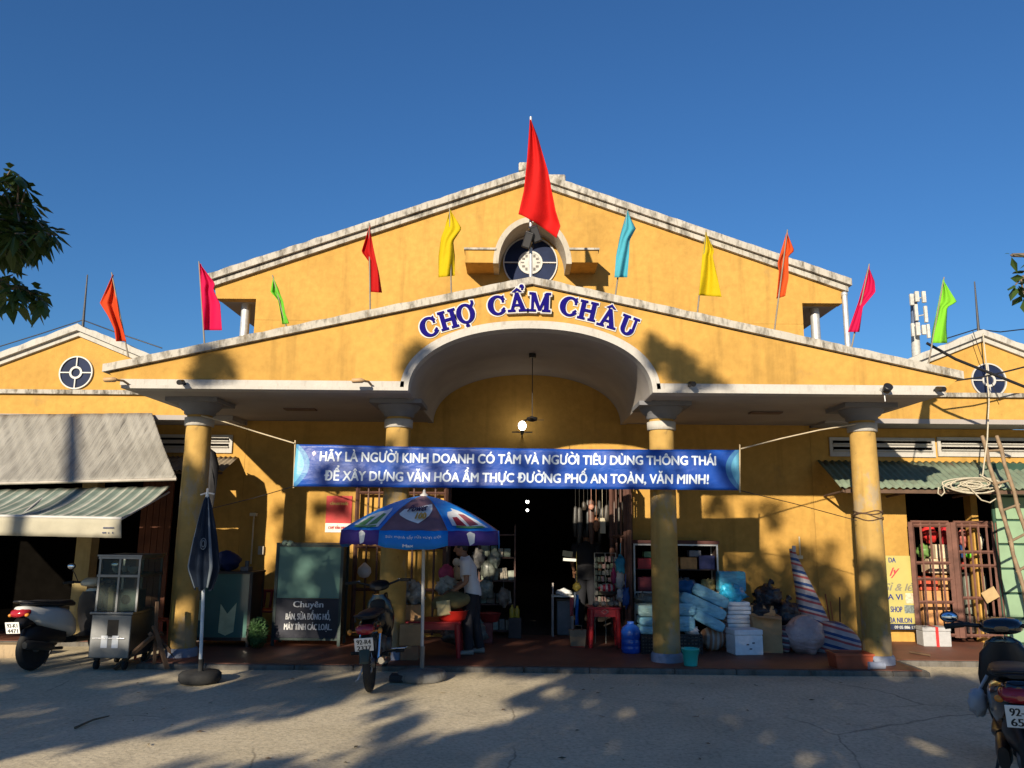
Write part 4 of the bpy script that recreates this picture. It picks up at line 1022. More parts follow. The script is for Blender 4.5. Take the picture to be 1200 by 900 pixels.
def underbone(label,loc,rz,lean):
    t=thing('motorbike',label,'motorbike',loc); t.rotation_euler=(R_(lean),R_(-2.6),R_(rz))
    rm=M('rim_alloy',(.5,.5,.5),.35,.1,8,0,metal=.9)
    wheel(t,-.61,.29,.036,rm,28); wheel(t,.61,.29,.034,rm,28)
    MB().body([(-.84,.66,.02,.02),(-.80,.665,.07,.05),(-.62,.66,.10,.085),(-.35,.63,.105,.10),(-.15,.58,.08,.10),(-.05,.52,.05,.07)],18).build('side_panel',BLKG,t)
    MB().body([(-.76,.77,.04,.012),(-.72,.78,.095,.03),(-.5,.775,.12,.035),(-.2,.755,.12,.04),(-.02,.74,.09,.035),(.02,.73,.03,.015)],18).build('seat',SEATM,t)
    MB().tube([(-.55,.11,.775),(-.78,.11,.80),(-.86,.06,.805),(-.86,-.06,.805),(-.78,-.11,.80),(-.55,-.11,.775)],.012,8).tube([(-.80,.10,.80),(-.80,.10,.74)],.01,6).build('rear_rack',BLK,t)
    MB().body([(-.885,.66,.02,.02),(-.875,.66,.08,.04),(-.82,.67,.10,.05),(-.76,.67,.095,.045)],14).build('tail_light',TAIL,t)
    for s in(-1,1): MB().tube([(-.83,s*.08,.65),(-.84,s*.15,.65)],.008,6).ell((-.84,s*.155,.65),(.03,.025,.03),10,6).build('indicator',M('indicator_orange',(.60,.22,.03),.25),t)
    MB().body([(-.95,.36,.045,.012),(-.92,.44,.055,.04),(-.86,.54,.065,.05),(-.72,.60,.06,.03),(-.5,.595,.055,.03)],14).build('rear_fender',M('fender_dark_green',(.02,.035,.03),.5),t)
    plate(t,-.925,.535,-16,'92-R4','2337')
    MB().body([(-.12,.36,.10,.07),(.0,.36,.12,.09),(.12,.37,.11,.09),(.20,.39,.07,.06)],14).cyl((.05,-.15,.36),(.05,.15,.36),.07,n=16).build('engine',M('engine_grey',(.14,.14,.14),.45,metal=.6),t)
    MB().tube([(.18,-.1,.34),(.05,-.13,.24),(-.2,-.14,.24)],.018,8).body([(-.78,.34,.03,.035,-.145),(-.74,.335,.045,.045,-.145),(-.25,.25,.04,.04,-.14),(-.2,.245,.018,.018,-.14)],14,2).build('exhaust',CHROME,t)
    for s in(-1,1): MB().tube([(-.61,s*.085,.29),(-.45,s*.10,.60)],.022,10).build('shock_absorber',CHROME,t)
    MB().tube([(-.61,.06,.29),(-.05,.06,.34)],.022,8).tube([(-.61,-.06,.29),(-.05,-.06,.34)],.022,8).build('swing_arm',BLK,t)
    for s in(-1,1): MB().tube([(.02,s*.10,.28),(.02,s*.30,.28)],.012,8).tube([(.02,s*.20,.28),(.02,s*.30,.28)],.02,8).build('footrest',RUB,t)
    MB().tube([(.25,.0,.27),(.26,-.28,.26),(.28,-.30,.27)],.009,6).build('pedal',CHROME,t)
    rings=[]
    for (x,z,hw,hd) in((.36,.36,.09,.04),(.33,.50,.15,.05),(.31,.65,.17,.06),(.30,.80,.13,.06),(.29,.88,.07,.04)):
        rings.append([Vector((x+hd*math.cos(2*math.pi*j/16),hw*math.sin(2*math.pi*j/16),z)) for j in range(16)])
    MB().loft(rings).tube([(.30,0,.55),(.05,0,.55),(-.1,0,.6)],.06,10).build('leg_shield',BLKG,t)
    MB().body([(.40,.60,.04,.02),(.50,.62,.05,.03),(.62,.615,.055,.025),(.76,.56,.045,.02),(.86,.45,.02,.012)],12).tube([(.36,.07,.88),(.60,.075,.29)],.022,8).tube([(.36,-.07,.88),(.60,-.075,.29)],.022,8).build('front_fender',BLKG,t)
    MB().body([(.24,.955,.04,.02),(.27,.965,.10,.045),(.34,.98,.12,.06),(.42,.965,.10,.05),(.46,.94,.04,.02)],16).build('handlebar_cowl',BLK,t)
    ho=MB().tube([(.34,-.10,.98),(.34,.10,.98),(.30,.25,1.03),(.24,.36,1.03)],.013,8).tube([(.34,-.10,.98),(.30,-.25,1.03),(.24,-.36,1.03)],.013,8).build('handlebar',BLK,t)
    for s in(-1,1):
        MB().tube([(.295,s*.26,1.03),(.235,s*.375,1.03)],.019,10).build('grip',RUB,ho); MB().tube([(.33,s*.22,1.04),(.31,s*.37,1.03)],.006,6).build('brake_lever',CHROME,ho)
    # chrome wire basket between seat and handlebar as a dark front box
    MB().box((.16,0,.76),(.14,.17,.15)).build('front_bag',RUB,t,bevel=.04)
    MB().tube([(-.02,.10,.26),(-.10,.21,.02),(-.14,.23,.012)],.011,6).build('side_stand',GALV,t)
    return t
q=flr(36,786,0); q.y+=.02
scooter('white and black scooter with cream handlebar cowl at the left edge, rear to the camera',q+Vector((.60*math.cos(R_(80)),.60*math.sin(R_(80)),0)),80,M('scooter_white',(.60,.60,.57),.25,.05,5,0,coat=.4),M('scooter_cream',(.50,.47,.36),.25,.05,5,0,coat=.4),-3,'92-K1','4471',sc_=.95)
q=flr(434,811,0)
underbone('black motorbike seen from behind, parked before the left inner column by the parasol',q+Vector((.61*math.cos(R_(92)),.61*math.sin(R_(92)),.03)),92,-4)
scooter('black scooter cut by the right edge of the photo, nearest to the camera',Vector((3.41,5.98,0)),62,BLKG,BLKG,-3,'92-H1','6532',mh=.1,pz=.60)
p=flr(1170,812,.52); tag(MB().ell((3.10,5.94,.52),(.065,.05,.085),16,10,jit=.5,seed=8).tube([(3.10,5.94,.58),(3.18,5.94,.70)],.012,6).build('plastic_bag',cloth('bag_pale',(.50,.53,.58),.2,.4),None,world=True),'pale plastic bag hanging on the left side of the black scooter','bag')

# ================================================================ PARASOLS
fo=flr(494,796,0)
YU=fo.y; UT=at(497,581,YU); RU=(at(592,621,YU).x-at(400,621,YU).x)/2*.99; ZR=at(497,621.5,YU).z
um=thing('parasol','open blue and purple promotional parasol with printed logo beside the parked motorbike','parasol',(fo.x,YU,0))
cx=UT.x
MB().tube([(fo.x,YU,.05),(fo.x+(cx-fo.x)*.5,YU,1.2),(cx,YU,UT.z+.03)],.019,12).build('pole',WPAINT,um,world=True)
MB().tube([(fo.x,YU,.06),(fo.x,YU,.36)],.026,12).lathe([(.27,0),(.285,.03),(.27,.085),(.12,.11),(.05,.12)],(fo.x,YU,0),28).build('base',mildew('parasol_base',(.22,.21,.19),.6),um,world=True)
MB().b6(fo.x-.34,fo.x-.10,YU-.20,YU-.02,0,.07).build('base_weight',M('dark_weight',(.03,.03,.032),.8),um,world=True,bevel=.01)
BLU=cloth('parasol_blue',(.015,.24,.74),.25,.42,.1); PUR=cloth('parasol_mauve',(.22,.125,.16),.25,.45,.15); PURB=cloth('parasol_purple',(.08,.045,.26),.25,.45,.12)
PBW=cloth('print_white',(.80,.81,.80),.15,.5,.12); PBG=cloth('print_green',(.10,.30,.10),.15,.5,.3); PBD=M('print_navy',(.01,.012,.07),.5); PBY=M('print_gold',(.55,.30,.05),.5)
HZ=UT.z-ZR
def upan(k,s,t,off=0.0):
    "panel k, s across (-1..1), t from the top (0) to the rim (1)"
    a=-math.pi/2+k*math.pi/4; R=RU*t
    c=math.cos(math.pi/8); half=R*math.sin(math.pi/8)
    z=UT.z-HZ*(t**1.55)
    p=Vector((cx+R*c*math.cos(a)-s*half*math.sin(a),YU+R*c*math.sin(a)+s*half*math.cos(a),z-.02*(1-s*s)*t))
    nrm=Vector((math.cos(a)*HZ*1.2,math.sin(a)*HZ*1.2,RU)).normalized()
    return p+nrm*off
def uval(k,s,t,off=0.0):
    a=-math.pi/2+k*math.pi/4; R=RU+.004+.012*t; c=math.cos(math.pi/8); half=R*math.sin(math.pi/8)
    dz=.155*t*(1.0+ (.28 if k%2==0 else 0)*(1-abs(s)**3))
    return Vector((cx+(R*c+off)*math.cos(a)-s*half*math.sin(a),YU+(R*c+off)*math.sin(a)+s*half*math.cos(a),UT.z-HZ-dz+.004*math.sin(s*9)))
for k in range(8):
    MB().grid(10,14,lambda s,t:upan(k,s*2-1,max(t,.012))).build('canopy_panel',BLU if k%2 else PUR,um,world=True,thick=.003)
    MB().grid(10,3,lambda s,t:uval(k,s*2-1,t)).build('valance',PURB if k%2 else BLU,um,world=True,thick=.003)
    MB().tube([upan(k,1,t,-.012) for t in(.02,.3,.6,.85,1)],.006,5).build('rib',GALV,um,world=True)
    e=upan(k,1,.52,-.015); MB().tube([Vector((cx,YU,ZR-.05)),e],.005,5).build('stretcher',GALV,um,world=True)
MB().lathe([(.035,0),(.04,.04),(.03,.05)],(cx,YU,ZR-.08),12).build('runner',BLK,um,world=True)
MB().lathe([(.045,-.012),(.05,.01),(.02,.03),(.012,.07),(.0,.075)],(cx,YU,UT.z),14).build('finial',WPAINT,um,world=True)
def blob(k,P,off,mat,nm,parent=um,fn=upan):
    t0=min(q[1] for q in P); t1=max(q[1] for q in P)
    def row(t):
        X=[]
        for (a,b),(c,d) in zip(P,P[1:]+P[:1]):
            if (b-t)*(d-t)<=0 and b!=d: X.append(a+(c-a)*(t-b)/(d-b))
        return min(X),max(X)
    def g(s,q):
        t=t0+(t1-t0)*(.004+.992*q); lo,hi=row(t); return fn(k,lo+(hi-lo)*s,t,off)
    MB().grid(8,12,g).build(nm,mat,parent,world=True)
# logo on the front panel
def upt(k,s,t,x,y,off): return upan(k,s+x/(max(.2,t)),t-y,off)
blob(0,[(-.80,.70),(-.72,.57),(-.1,.53),(.35,.47),(.86,.44),(.72,.60),(.50,.72),(.1,.86),(-.3,.80)],.010,PBW,'logo_patch')
lg=MB(); add_text(lg,'Power',lambda x,y,e=0:upan(0,(x)/.62*.92-.02,.645-y*1.0-.05*x,.030+e),.21,.012,1.15,shear=.25); lg.build('logo_lettering',PBD,um,world=True)
lg=MB(); add_text(lg,'100',lambda x,y,e=0:upan(0,x/.62+.14,.80-y,.030+e),.17,.012,1.15,shear=.2); lg.build('logo_lettering',PBY,um,world=True)
lg=MB(); add_text(lg,'Sức mạnh tẩy rửa vượt trội',lambda x,y,e=0:uval(0,x,.42-y*1.6,.012+e),.13,.0,1,width=1.6); lg.build('valance_lettering',PBW,um,world=True)
lg=MB(); add_text(lg,'Max',lambda x,y,e=0:uval(0,x-.15,.86-y*1.3,.014+e),.16,.01,1,width=.3); lg.build('valance_lettering',PBW,um,world=True)
for k in(-1,1):
    sg_=k
    blob(k,[(-.72,.93),(-.66,.72),(-.40,.60),(-.2,.68),(.1,.52),(.45,.60),(.70,.80),(.78,.94)],.010,PBW,'printed_label')
    blob(k,[(-.52,.90),(-.44,.74),(-.16,.73),(-.08,.90)],.013,PBG if k<0 else cloth('print_red',(.35,.03,.05),.15),'printed_label')
    blob(k,[(.06,.90),(.10,.66),(.40,.68),(.52,.88)],.013,PBG if k<0 else cloth('print_rose',(.38,.10,.12),.15),'printed_label')
    blob(k,[(-.60,.94),(-.55,.905),(.6,.905),(.66,.94)],.0135,PBG,'printed_label')
    blob(k,[(.0 if k<0 else -.30,.15),(.12 if k<0 else -.18,.98),(.30 if k<0 else 0,.85),(.34 if k<0 else .04,.2),(.14 if k<0 else -.16,.02)],.008,PBW,'printed_label',fn=uval)
# folded parasol beside the left outer column
fb=flr(234,799,0); YP=fb.y; tt=at(243,577,YP)
fp=thing('parasol','folded blue and white striped parasol on a black disc base before the left outer column','parasol',(fb.x,YP,0))
ax=lambda z:Vector((fb.x+(tt.x-fb.x)*z/tt.z,YP,z))
MB().tube([ax(.05),ax(1.0),ax(tt.z)],.019,12).build('pole',M('pale_pole',(.55,.60,.62),.4),fp,world=True)
MB().lathe([(.20,0),(.225,.025),(.225,.085),(.20,.11),(.06,.115)],(fb.x,YP,0),30).tube([(fb.x,YP,.1),(fb.x,YP,.24)],.028,12).build('base',RUB,fp,world=True)
zb_=at(240,690,YP).z
rings=[]
for i in range(22):
    f=i/21; z=tt.z-.05-(tt.z-.05-zb_)*f; r=.022+.17*f**.8 if f<.78 else .022+.17*.82-.07*((f-.78)/.22); r=min(r,.165)
    c=ax(z); rings.append([c+Vector(((r*(1+.20*math.cos(8*a+.6)+.06*math.sin(3*a+f*5)))*math.cos(a),(r*.85*(1+.20*math.cos(8*a+.6)))*math.sin(a),.02*math.sin(5*a)*f)) for a in [2*math.pi*j/64 for j in range(64)]])
fcm=MB(); fcm.loft(rings,caps=False)
k=0
for i in range(len(fcm.m)):
    j=i%64; fcm.m[i]=1 if (j%8) in(6,7) and (j//8)%2==0 or (j//8)%5==4 and (j%8)>3 else 0
fcm.build('folded_canopy',[cloth('parasol_navy',(.010,.018,.035),.1,.7,.15),cloth('parasol_pale',(.17,.20,.23),.1,.7,.15)],fp,world=True)
rg_=MB()
for R0,th in((.052,.005),(.030,.006)):
    P=[ax(at(252,637,YP).z)+Vector((R0*.62*math.cos(a)+.035,-.150-.0*math.cos(a),R0*1.15*math.sin(a))) for a in [2*math.pi*j/24 for j in range(25)]]
    rg_.tube(P,th,5)
rg_.build('printed_ring',cloth('parasol_pale',(.17,.20,.23),.1,.7,.15),fp,world=True)
MB().lathe([(.012,0),(.014,.04),(.0,.05)],ax(tt.z),10).tube([ax(tt.z-.02)+Vector((-.075,0,-.01)),ax(tt.z-.02)+Vector((0,0,.015)),ax(tt.z-.02)+Vector((.08,0,.0))],.011,8).build('finial',WPAINT,fp,world=True)

# ================================================================ THE LEFT OF THE PORCH
def pb(u0,u1,v0,v1,y):
    a=at(u0,v0,y); b=at(u1,v1,y); return a.x,b.x,b.z,a.z
GLS=glass('cabinet_glass',(.55,.62,.58),.06,.06)
# stainless food cart
yc_=flr(130,786,0).y; x0,x1,z0,z1=pb(108,150,718,772,yc_); zt=at(130,652,yc_+.03).z
ct=thing('food_cart','stainless steel food cart with glazed upper cabinet and castors beside the left outer column','food cart',((x0+x1)/2,yc_+.3,0))
B_=lambda mb,n,m,**k:mb.build(n,m,ct,world=True,**k)
DP=.66
B_(MB().b6(x0,x1,yc_,yc_+DP,z0,z1-.02),'lower_cabinet',STEEL,bevel=.01)
B_(MB().b6(x0-.02,x1+.02,yc_-.02,yc_+DP+.02,z1-.018,z1+.01),'counter',STEEL,bevel=.004)
B_(MB().b6(x0+.20,x0+.33,yc_-.004,yc_-.001,z1-.27,z1-.08),'door_window',M('dark_pane',(.02,.02,.02),.1))
B_(MB().tube([(x0+.04,yc_-.012,z1-.29),(x1-.06,yc_-.012,z1-.29)],.006,6),'handle',CHROME)
for dx in(.14,.27): B_(MB().b6(x0+dx,x0+dx+.075,yc_-.006,yc_-.002,z0+.12,z0+.26),'vent',M('vent_pale',(.55,.58,.62),.5))
for dx in(.07,DP*.0+x1-x0-.07):
    for dy in(.08,DP-.08):
        c=MB().lathe([(.0,-.018),(.055,-.016),(.055,.016),(.0,.018)],(x0+dx,yc_+dy,.055),16,rot('Y',90)).b6(x0+dx-.03,x0+dx+.03,yc_+dy-.02,yc_+dy+.02,.10,z0-.002)
        B_(c,'castor',RUB)
ux0,ux1=x0+.03,x1+.03
fr=MB()
for xx in(ux0,(ux0+ux1)/2+.0,ux1):
    for yy in(yc_+.03,yc_+DP-.03): fr.b6(xx-.012,xx+.012,yy-.012,yy+.012,z1+.012,zt-.03)
for zz in(zt-.015,(z1+zt)/2+.10):
    fr.b6(ux0-.02,ux1+.02,yc_+.005,yc_+.042,zz-.014,zz+.014); fr.b6(ux0-.02,ux1+.02,yc_+DP-.045,yc_+DP-.005,zz-.014,zz+.014)
    for xx in(ux0,ux1): fr.b6(xx-.02,xx+.02,yc_+.044,yc_+DP-.046,zz-.014,zz+.014)
fr.b6(ux0-.03,ux1+.03,yc_-.005,yc_+DP+.005,zt+.001,zt+.02)
B_(fr,'upper_frame',STEEL)
B_(MB().b6(ux0+.0,ux1,yc_+.048,yc_+DP-.05,(z1+zt)/2+.115,(z1+zt)/2+.125),'glass_shelf',GLS)
B_(MB().b6(ux0,ux1,yc_+.022,yc_+.026,z1+.015,zt-.035),'front_glass',GLS); B_(MB().b6(ux1-.004,ux1,yc_+.046,yc_+DP-.046,z1+.015,zt-.035),'side_glass',GLS)
BOWL=M('bowl_white',(.66,.64,.58),.3,.06,6,0)
for dx,dy,zz,r in((.12,.2,(z1+zt)/2+.126,.06),(.33,.18,(z1+zt)/2+.126,.07),(.12,.4,(z1+zt)/2+.126,.05),(.34,.2,z1+.30,.0)):
    if r:
        o=MB().lathe([(r*.4,0),(r*.9,.04),(r,.075),(r*.9,.07),(r*.3,.012)],(ux0+dx,yc_+dy,zz),18); tag(o.build('bowl',BOWL,None,world=True),'white bowl on the upper shelf of the stainless cart, '+{.06:'front left',.07:'front right',.05:'at the back'}[r],'bowl','bowls in the stainless cart')
c=MB().b6(ux0+.20,ux1-.03,yc_+.06,yc_+.32,z1+.012,z1+.26); tr=thing('warmer_box','small grey steel warmer box with round dark hole inside the cart','warmer',((ux0+ux1)/2+.1,yc_+.19,z1+.012)); c.build('case',STEEL,tr,world=True,bevel=.008)
MB().lathe([(.055,-.004),(.055,.004),(.0,.004)],((ux0+ux1)/2+.09,yc_+.054,z1+.15),20,rot('X',90)).build('round_opening',DARK,tr,world=True)
MB().ell((ux0+.12,yc_+.15,z1+.26),(.06,.05,.05),12,8,jit=.5).b6(ux0+.09,ux0+.15,yc_+.11,yc_+.19,z1+.012,z1+.25).build('bread_tin',M('bread_tan',(.42,.25,.13),.7),tr,world=True)
# wooden trestle, orange stool behind it
tq=flr(165,786,0); Wd=M('dark_wood',(.10,.06,.035),.8,.35,5,.3); ty=tq.y+.05
tr=thing('wooden_trestle','dark weathered wooden trestle with crossed legs between cart and left outer column','trestle',(at(170,780,ty).x,ty,0))
for a,b_,dy in(((134,786),(181,744),0),((196,786),(180,733),.02),((181,775),(184,705),.06),((170,778),(182,752),.5),((205,779),(184,745),.5)):
    p=at(*a,ty+dy); p.z=PZ if p.x>-4.74 and p.y>PY0-.1 else max(p.z,.012); MB().tube([p,at(*b_,ty+dy)],.030 if dy<.05 else .022,4,smooth=False).build('leg',Wd,tr,world=True)
MB().tube([at(176,743,ty-.03),at(190,743,ty+.5)],.03,4,smooth=False).build('top_rail',Wd,tr,world=True)
oy=10.75; st=thing('plastic_stool','bright orange red plastic stool standing behind the wooden trestle','stool',(at(181,768,oy).x,oy,0))
ORG=M('orange_plastic',(.55,.10,.05),.4,.1,5,.05)
x0,x1,zb_,zt_=pb(168,192,722,775,oy)
MB().b6(x0,x1,oy-.14,oy+.14,zt_-.06,zt_-.03).build('seat',ORG,st,world=True,bevel=.01)
for sx in(x0+.03,x1-.03):
    for sy in(-.11,.11): MB().tube([(sx,oy+sy,zt_-.061),(sx+(.03 if sx>x0+.1 else -.03),oy+sy*1.2,.0 if oy<PYS else PZ)],[.022,.018],6).build('leg',ORG,st,world=True)
# black tarp bundle behind the column
tag(MB().loft([[at(u0+(u1-u0)*(j/9 if j<10 else (19-j)/9),v,11.55+(.07 if j>=10 else -.07)*(1+.4*math.sin(j*1.7+i)))+Vector((0,.03*math.sin(j*2.2+i*.7),0)) for j in range(20)] for i,(u0,u1,v) in enumerate(((224,243,523),(222,252,530),(222,256,545),(223,254,570),(224,249,600),(225,246,640),(225,247,690),(226,248,705)))]).build('hanging_tarpaulin',cloth('black_tarp',(.022,.022,.026),0,.6,.3),None,world=True),'black tarpaulin hanging bundled behind the left outer column','tarpaulin')
# green glass counter
yg_=11.35; x0,x1,z0,z1=pb(222,290,672,752,yg_); z0=PZ+.10
gc=thing('glass_counter','dark framed green glass counter behind the folded parasol','counter',((x0+x1)/2,yg_+.25,PZ))
FRM=M('dark_frame',(.035,.03,.028),.5); GRN=M('green_glass',(.07,.145,.125),.12,.12,2,0,spec=.6)
f=MB()
for xx in(x0,x1): 
    for yy in(yg_,yg_+.5): f.b6(xx-.02,xx+.02,yy-.02,yy+.02,PZ,z1)
f.b6(x0-.03,x1+.03,yg_-.03,yg_+.53,z1+.001,z1+.03); f.b6(x0+.021,x1-.021,yg_-.02,yg_+.02,z0-.02,z0+.02)
f.build('frame',FRM,gc,world=True)
MB().b6(x0+.021,x1-.021,yg_-.004,yg_+.004,z0+.021,z1).build('front_glass',GRN,gc,world=True)
MB().b6(x1-.006,x1+.006,yg_+.021,yg_+.479,z0,z1).build('side_panel',M('dark_panel',(.06,.035,.02),.6),gc,world=True); MB().b6(x0+.021,x1-.021,yg_+.47,yg_+.478,z0,z1).build('back_panel',FRM,gc,world=True)
MB().b6(x0+.021,x1-.021,yg_+.02,yg_+.46,z0-.015,z0).build('bottom_panel',FRM,gc,world=True)
PALE=M('pale_reflection',(.48,.50,.30),.6,.2,6)  # pale yellow sun patches reflected in the glass, painted as flat shapes
x,_,zz,zz2=pb(258,278,706,745,yg_-.006); MB().add([(x,yg_-.0065,zz+.04),(x+.10,yg_-.0065,zz),(x+.21,yg_-.0065,zz+.05),(x+.23,yg_-.0065,zz2),(x+.11,yg_-.0065,zz2-.15),(x+.01,yg_-.0065,zz2-.02)],[tuple(range(6))]).build('sun_patch',PALE,gc,world=True)
x,_,zz,zz2=pb(224,240,703,727,yg_-.006); MB().add([(x,yg_-.0065,zz+.10),(x+.05,yg_-.0065,zz+.1),(x+.05,yg_-.0065,zz),(x+.15,yg_-.0065,zz),(x+.16,yg_-.0065,zz2),(x,yg_-.0065,zz2)],[tuple(range(6))]).build('sun_patch',PALE,gc,world=True)
p=at(265,672,yg_+.2); bb_=MB().ell((p.x,yg_+.2,z1+.032+.13),(.19,.15,.135),20,12,jit=.35,seed=2); tag(bb_.build('sack',cloth('navy_sack',(.012,.02,.07),0,.6,.2),None,world=True),'dark blue rounded sack on top of the green glass counter','sack')
p=at(295,668,yg_+.2); o=MB().b6(p.x-.13,p.x-.02,yg_+.1,yg_+.3,z1+.031,z1+.09).cyl((p.x-.07,yg_+.2,z1+.09),(p.x-.07,yg_+.2,z1+.17),.03,n=12); tag(o.build('small_stove',M('stove_grey',(.10,.10,.10),.5),None,world=True,bevel=.005),'small grey stove on the right end of the green glass counter','stove')
# green bushy ball
rr=random.Random(5); pbq=at(302,740,11.25); o=MB()
for i in range(900):
    d=Vector((rr.gauss(0,1),rr.gauss(0,1),rr.gauss(0,1))).normalized(); c=Vector((pbq.x,11.25,PZ+.20))+Vector((d.x*.135,d.y*.135,d.z*.20))*rr.uniform(.75,1.05)
    a=d.orthogonal().normalized()*.014; b_=d.cross(a).normalized()*.012; o.add([c-a,c+b_,c+a+d*.02,c-b_],[(0,1,2,3)])
o.ell((pbq.x,11.25,PZ+.20),(.10,.10,.16),12,8)
tag(o.build('bushy_plant',M('bush_green',(.035,.09,.022),.7,.4,20),None,world=True),'round green bushy plant ball on the porch beside the red chair','plant')
# red plastic chair
ych=12.05; x0,x1,z0,z1=pb(308,330,694,752,ych); ch=thing('plastic_chair','dark red plastic armchair left of the repair sign board','chair',((x0+x1)/2,ych,PZ))
cxm=(x0+x1)/2-.10; RD=M('dark_red_plastic',(.20,.018,.018),.45,.15,5)
MB().b6(cxm-.20,cxm+.20,ych-.2,ych+.2,PZ+.40,PZ+.43).build('seat',RD,ch,world=True,bevel=.012)
f=MB().tube([(cxm-.2,ych+.2,PZ+.435),(cxm-.2,ych+.25,z1-.08),(cxm-.12,ych+.26,z1),(cxm+.12,ych+.26,z1),(cxm+.2,ych+.25,z1-.08),(cxm+.2,ych+.2,PZ+.435)],.024,8)
for i in range(3): f.tube([(cxm-.1+.1*i,ych+.20,PZ+.435),(cxm-.1+.1*i,ych+.255,z1)],.022,6)
f.build('backrest',RD,ch,world=True)
for s in(-1,1):
    MB().tube([(cxm+s*.2,ych+.235,PZ+.62),(cxm+s*.22,ych,PZ+.64),(cxm+s*.21,ych-.18,PZ+.60),(cxm+s*.2,ych-.19,PZ+.435)],.02,8).build('armrest',RD,ch,world=True)
    for yy in(-.17,.17): MB().tube([(cxm+s*.18,ych+yy,PZ+.398),(cxm+s*.21,ych+yy*1.15,PZ)],[.025,.02],8).build('leg',RD,ch,world=True)
# repair sign board
yb_=flr(360,757,PZ).y; x0,x1,z0,z1=pb(327.5,396,637,748,yb_); 
sb=thing('sign_cabinet','tall green fronted cabinet with a dark sign of white watch repair lettering','sign cabinet',((x0+x1)/2,yb_+.15,PZ))
zm=at(360,701,yb_).z
f=MB()
for xx in(x0-.012,x1+.012):
    for yy in(yb_+.0,yb_+.36): f.b6(xx-.02,xx+.02,yy-.02,yy+.02,PZ,z1)
f.b6(x0+.009,x1-.009,yb_-.02,yb_+.02,z1-.04,z1-.003); f.b6(x0+.009,x1-.009,yb_-.02,yb_+.02,z0-.03,z0); f.b6(x0-.035,x1+.035,yb_-.022,yb_+.38,z1,z1+.012)
f.build('frame',M('frame_green',(.03,.05,.045),.5),sb,world=True)
MB().b6(x0+.009,x1-.009,yb_-.006,yb_+.012,zm,z1-.042).build('upper_panel',M('teal_board',(.085,.20,.165),.35,.14,1.5,.05),sb,world=True)
MB().b6(x0+.009,x1-.009,yb_-.012,yb_+.014,z0+.002,zm-.006).build('sign_panel',M('navy_sign',(.010,.012,.026),.5),sb,world=True)
MB().b6(x1-.01,x1+.005,yb_+.022,yb_+.335,z0,z1-.01).build('side_panel',M('frame_green',(.03,.05,.045),.5),sb,world=True); MB().b6(x0-.005,x0+.01,yb_+.022,yb_+.335,z0,z1-.01).build('side_panel',M('frame_green',(.03,.05,.045),.5),sb,world=True)
WL=M('sign_white',(.66,.66,.66),.5,.05,5,0)
for s_,u,vb_,wpx,hpx,bd_ in(('Chuyên',361.5,711.5,35,7.5,.02),('BÁN, SỬA ĐỒNG HỒ,',361,726,52,7.5,.03),('MÁY TÍNH CÁC LOẠI...',361,738,56,7.5,.03)):
    p=at(u,vb_,yb_); kx=(at(u+wpx/2,vb_,yb_).x-at(u-wpx/2,vb_,yb_).x); kz=at(u,vb_-hpx,yb_).z-p.z
    o=MB(); add_text(o,s_,lambda x,y,e=0:(p.x+x,yb_-.0135-e,p.z+y*kz/.73),1,.0035,1,width=kx); o.build('sign_lettering',WL,sb,world=True)
MB().ell(at(334,636,yb_),(.045,.04,.035),10,8,jit=.6).ell(at(340,637,yb_),(.05,.04,.04),10,8,jit=.6).build('top_ornament',M('pale_ornament',(.30,.40,.30),.6),sb,world=True)
# red wall poster and small wall boxes
x0,x1,z0,z1=pb(383,411,581,624,YW-.01); po=thing('poster','red poster with a white lower strip on the wall above the sign cabinet','poster',((x0+x1)/2,YW,z0))
zw=at(390,613,YW-.01).z
MB().b6(x0,x1,YW-.015,YW-.002,zw,z1).build('red_panel',M('poster_red',(.50,.02,.02),.5),po,world=True); MB().b6(x0,x1,YW-.016,YW-.002,z0,zw-.001).build('white_strip',M('poster_white',(.68,.62,.56),.5),po,world=True)
o=MB(); add_text(o,'CẤM HÚT THUỐC',lambda x,y,e=0:((x0+x1)/2+x,YW-.0175-e,z1-.14+y*.05),1,.004,1,width=.28); o.build('poster_lettering',M('poster_gold',(.6,.40,.10),.5),po,world=True)
o=MB(); add_text(o,'CHỢ VĂN MINH',lambda x,y,e=0:((x0+x1)/2+x,YW-.0185-e,z0+.05+y*.06),1,.004,1,width=.30); o.build('poster_lettering',M('poster_ink',(.35,.03,.03),.5),po,world=True)
x0,x1,z0,z1=pb(303,309,640,650,YW-.03); tag(MB().b6(x0,x1,YW-.05,YW-.002,z0,z1).build('switch_box',M('box_grey',(.40,.36,.30),.5),None,world=True,bevel=.006),'small grey switch box on the wall above the glass counter','switch box')
p=at(298,603,YW-.02); tag(MB().box((p.x,YW-.045,p.z),(.10,.085,.05)).tube([(p.x,YW-.03,p.z),(p.x,YW-.03,p.z-.75)],.012,6).build('wall_fitting',M('fitting_cream',(.55,.48,.33),.5),None,world=True),'cream wall fitting with a conduit running down left of the sign cabinet','fitting')
p=at(937,652,YW-.02); tag(MB().tube([(p.x,YW-.01,p.z-.02),(p.x,YW-.05,p.z),(p.x,YW-.05,p.z+.30)],.012,6).box((p.x-.03,YW-.06,p.z-.01),(.12,.05,.05)).build('wall_tap',M('fitting_cream',(.55,.48,.33),.5),None,world=True),'small cream wall tap on the yellow wall above the black bags','tap')
# white round bag hung on the gate
p=at(427,668,YW-.25); hbg=thing('hanging_bag','white rounded bag hanging on the brown gate left of the inner column','bag',(p.x,YW-.25,p.z-.12))
MB().lathe([(.0,0),(.07,.02),(.105,.08),(.095,.15),(.045,.20),(.012,.23)],(0,0,0),20).build('bag',M('bag_white',(.55,.56,.56),.5),hbg); MB().tube([(0,0,.22),(0,.10,.34)],.006,6).build('string',BLK,hbg)
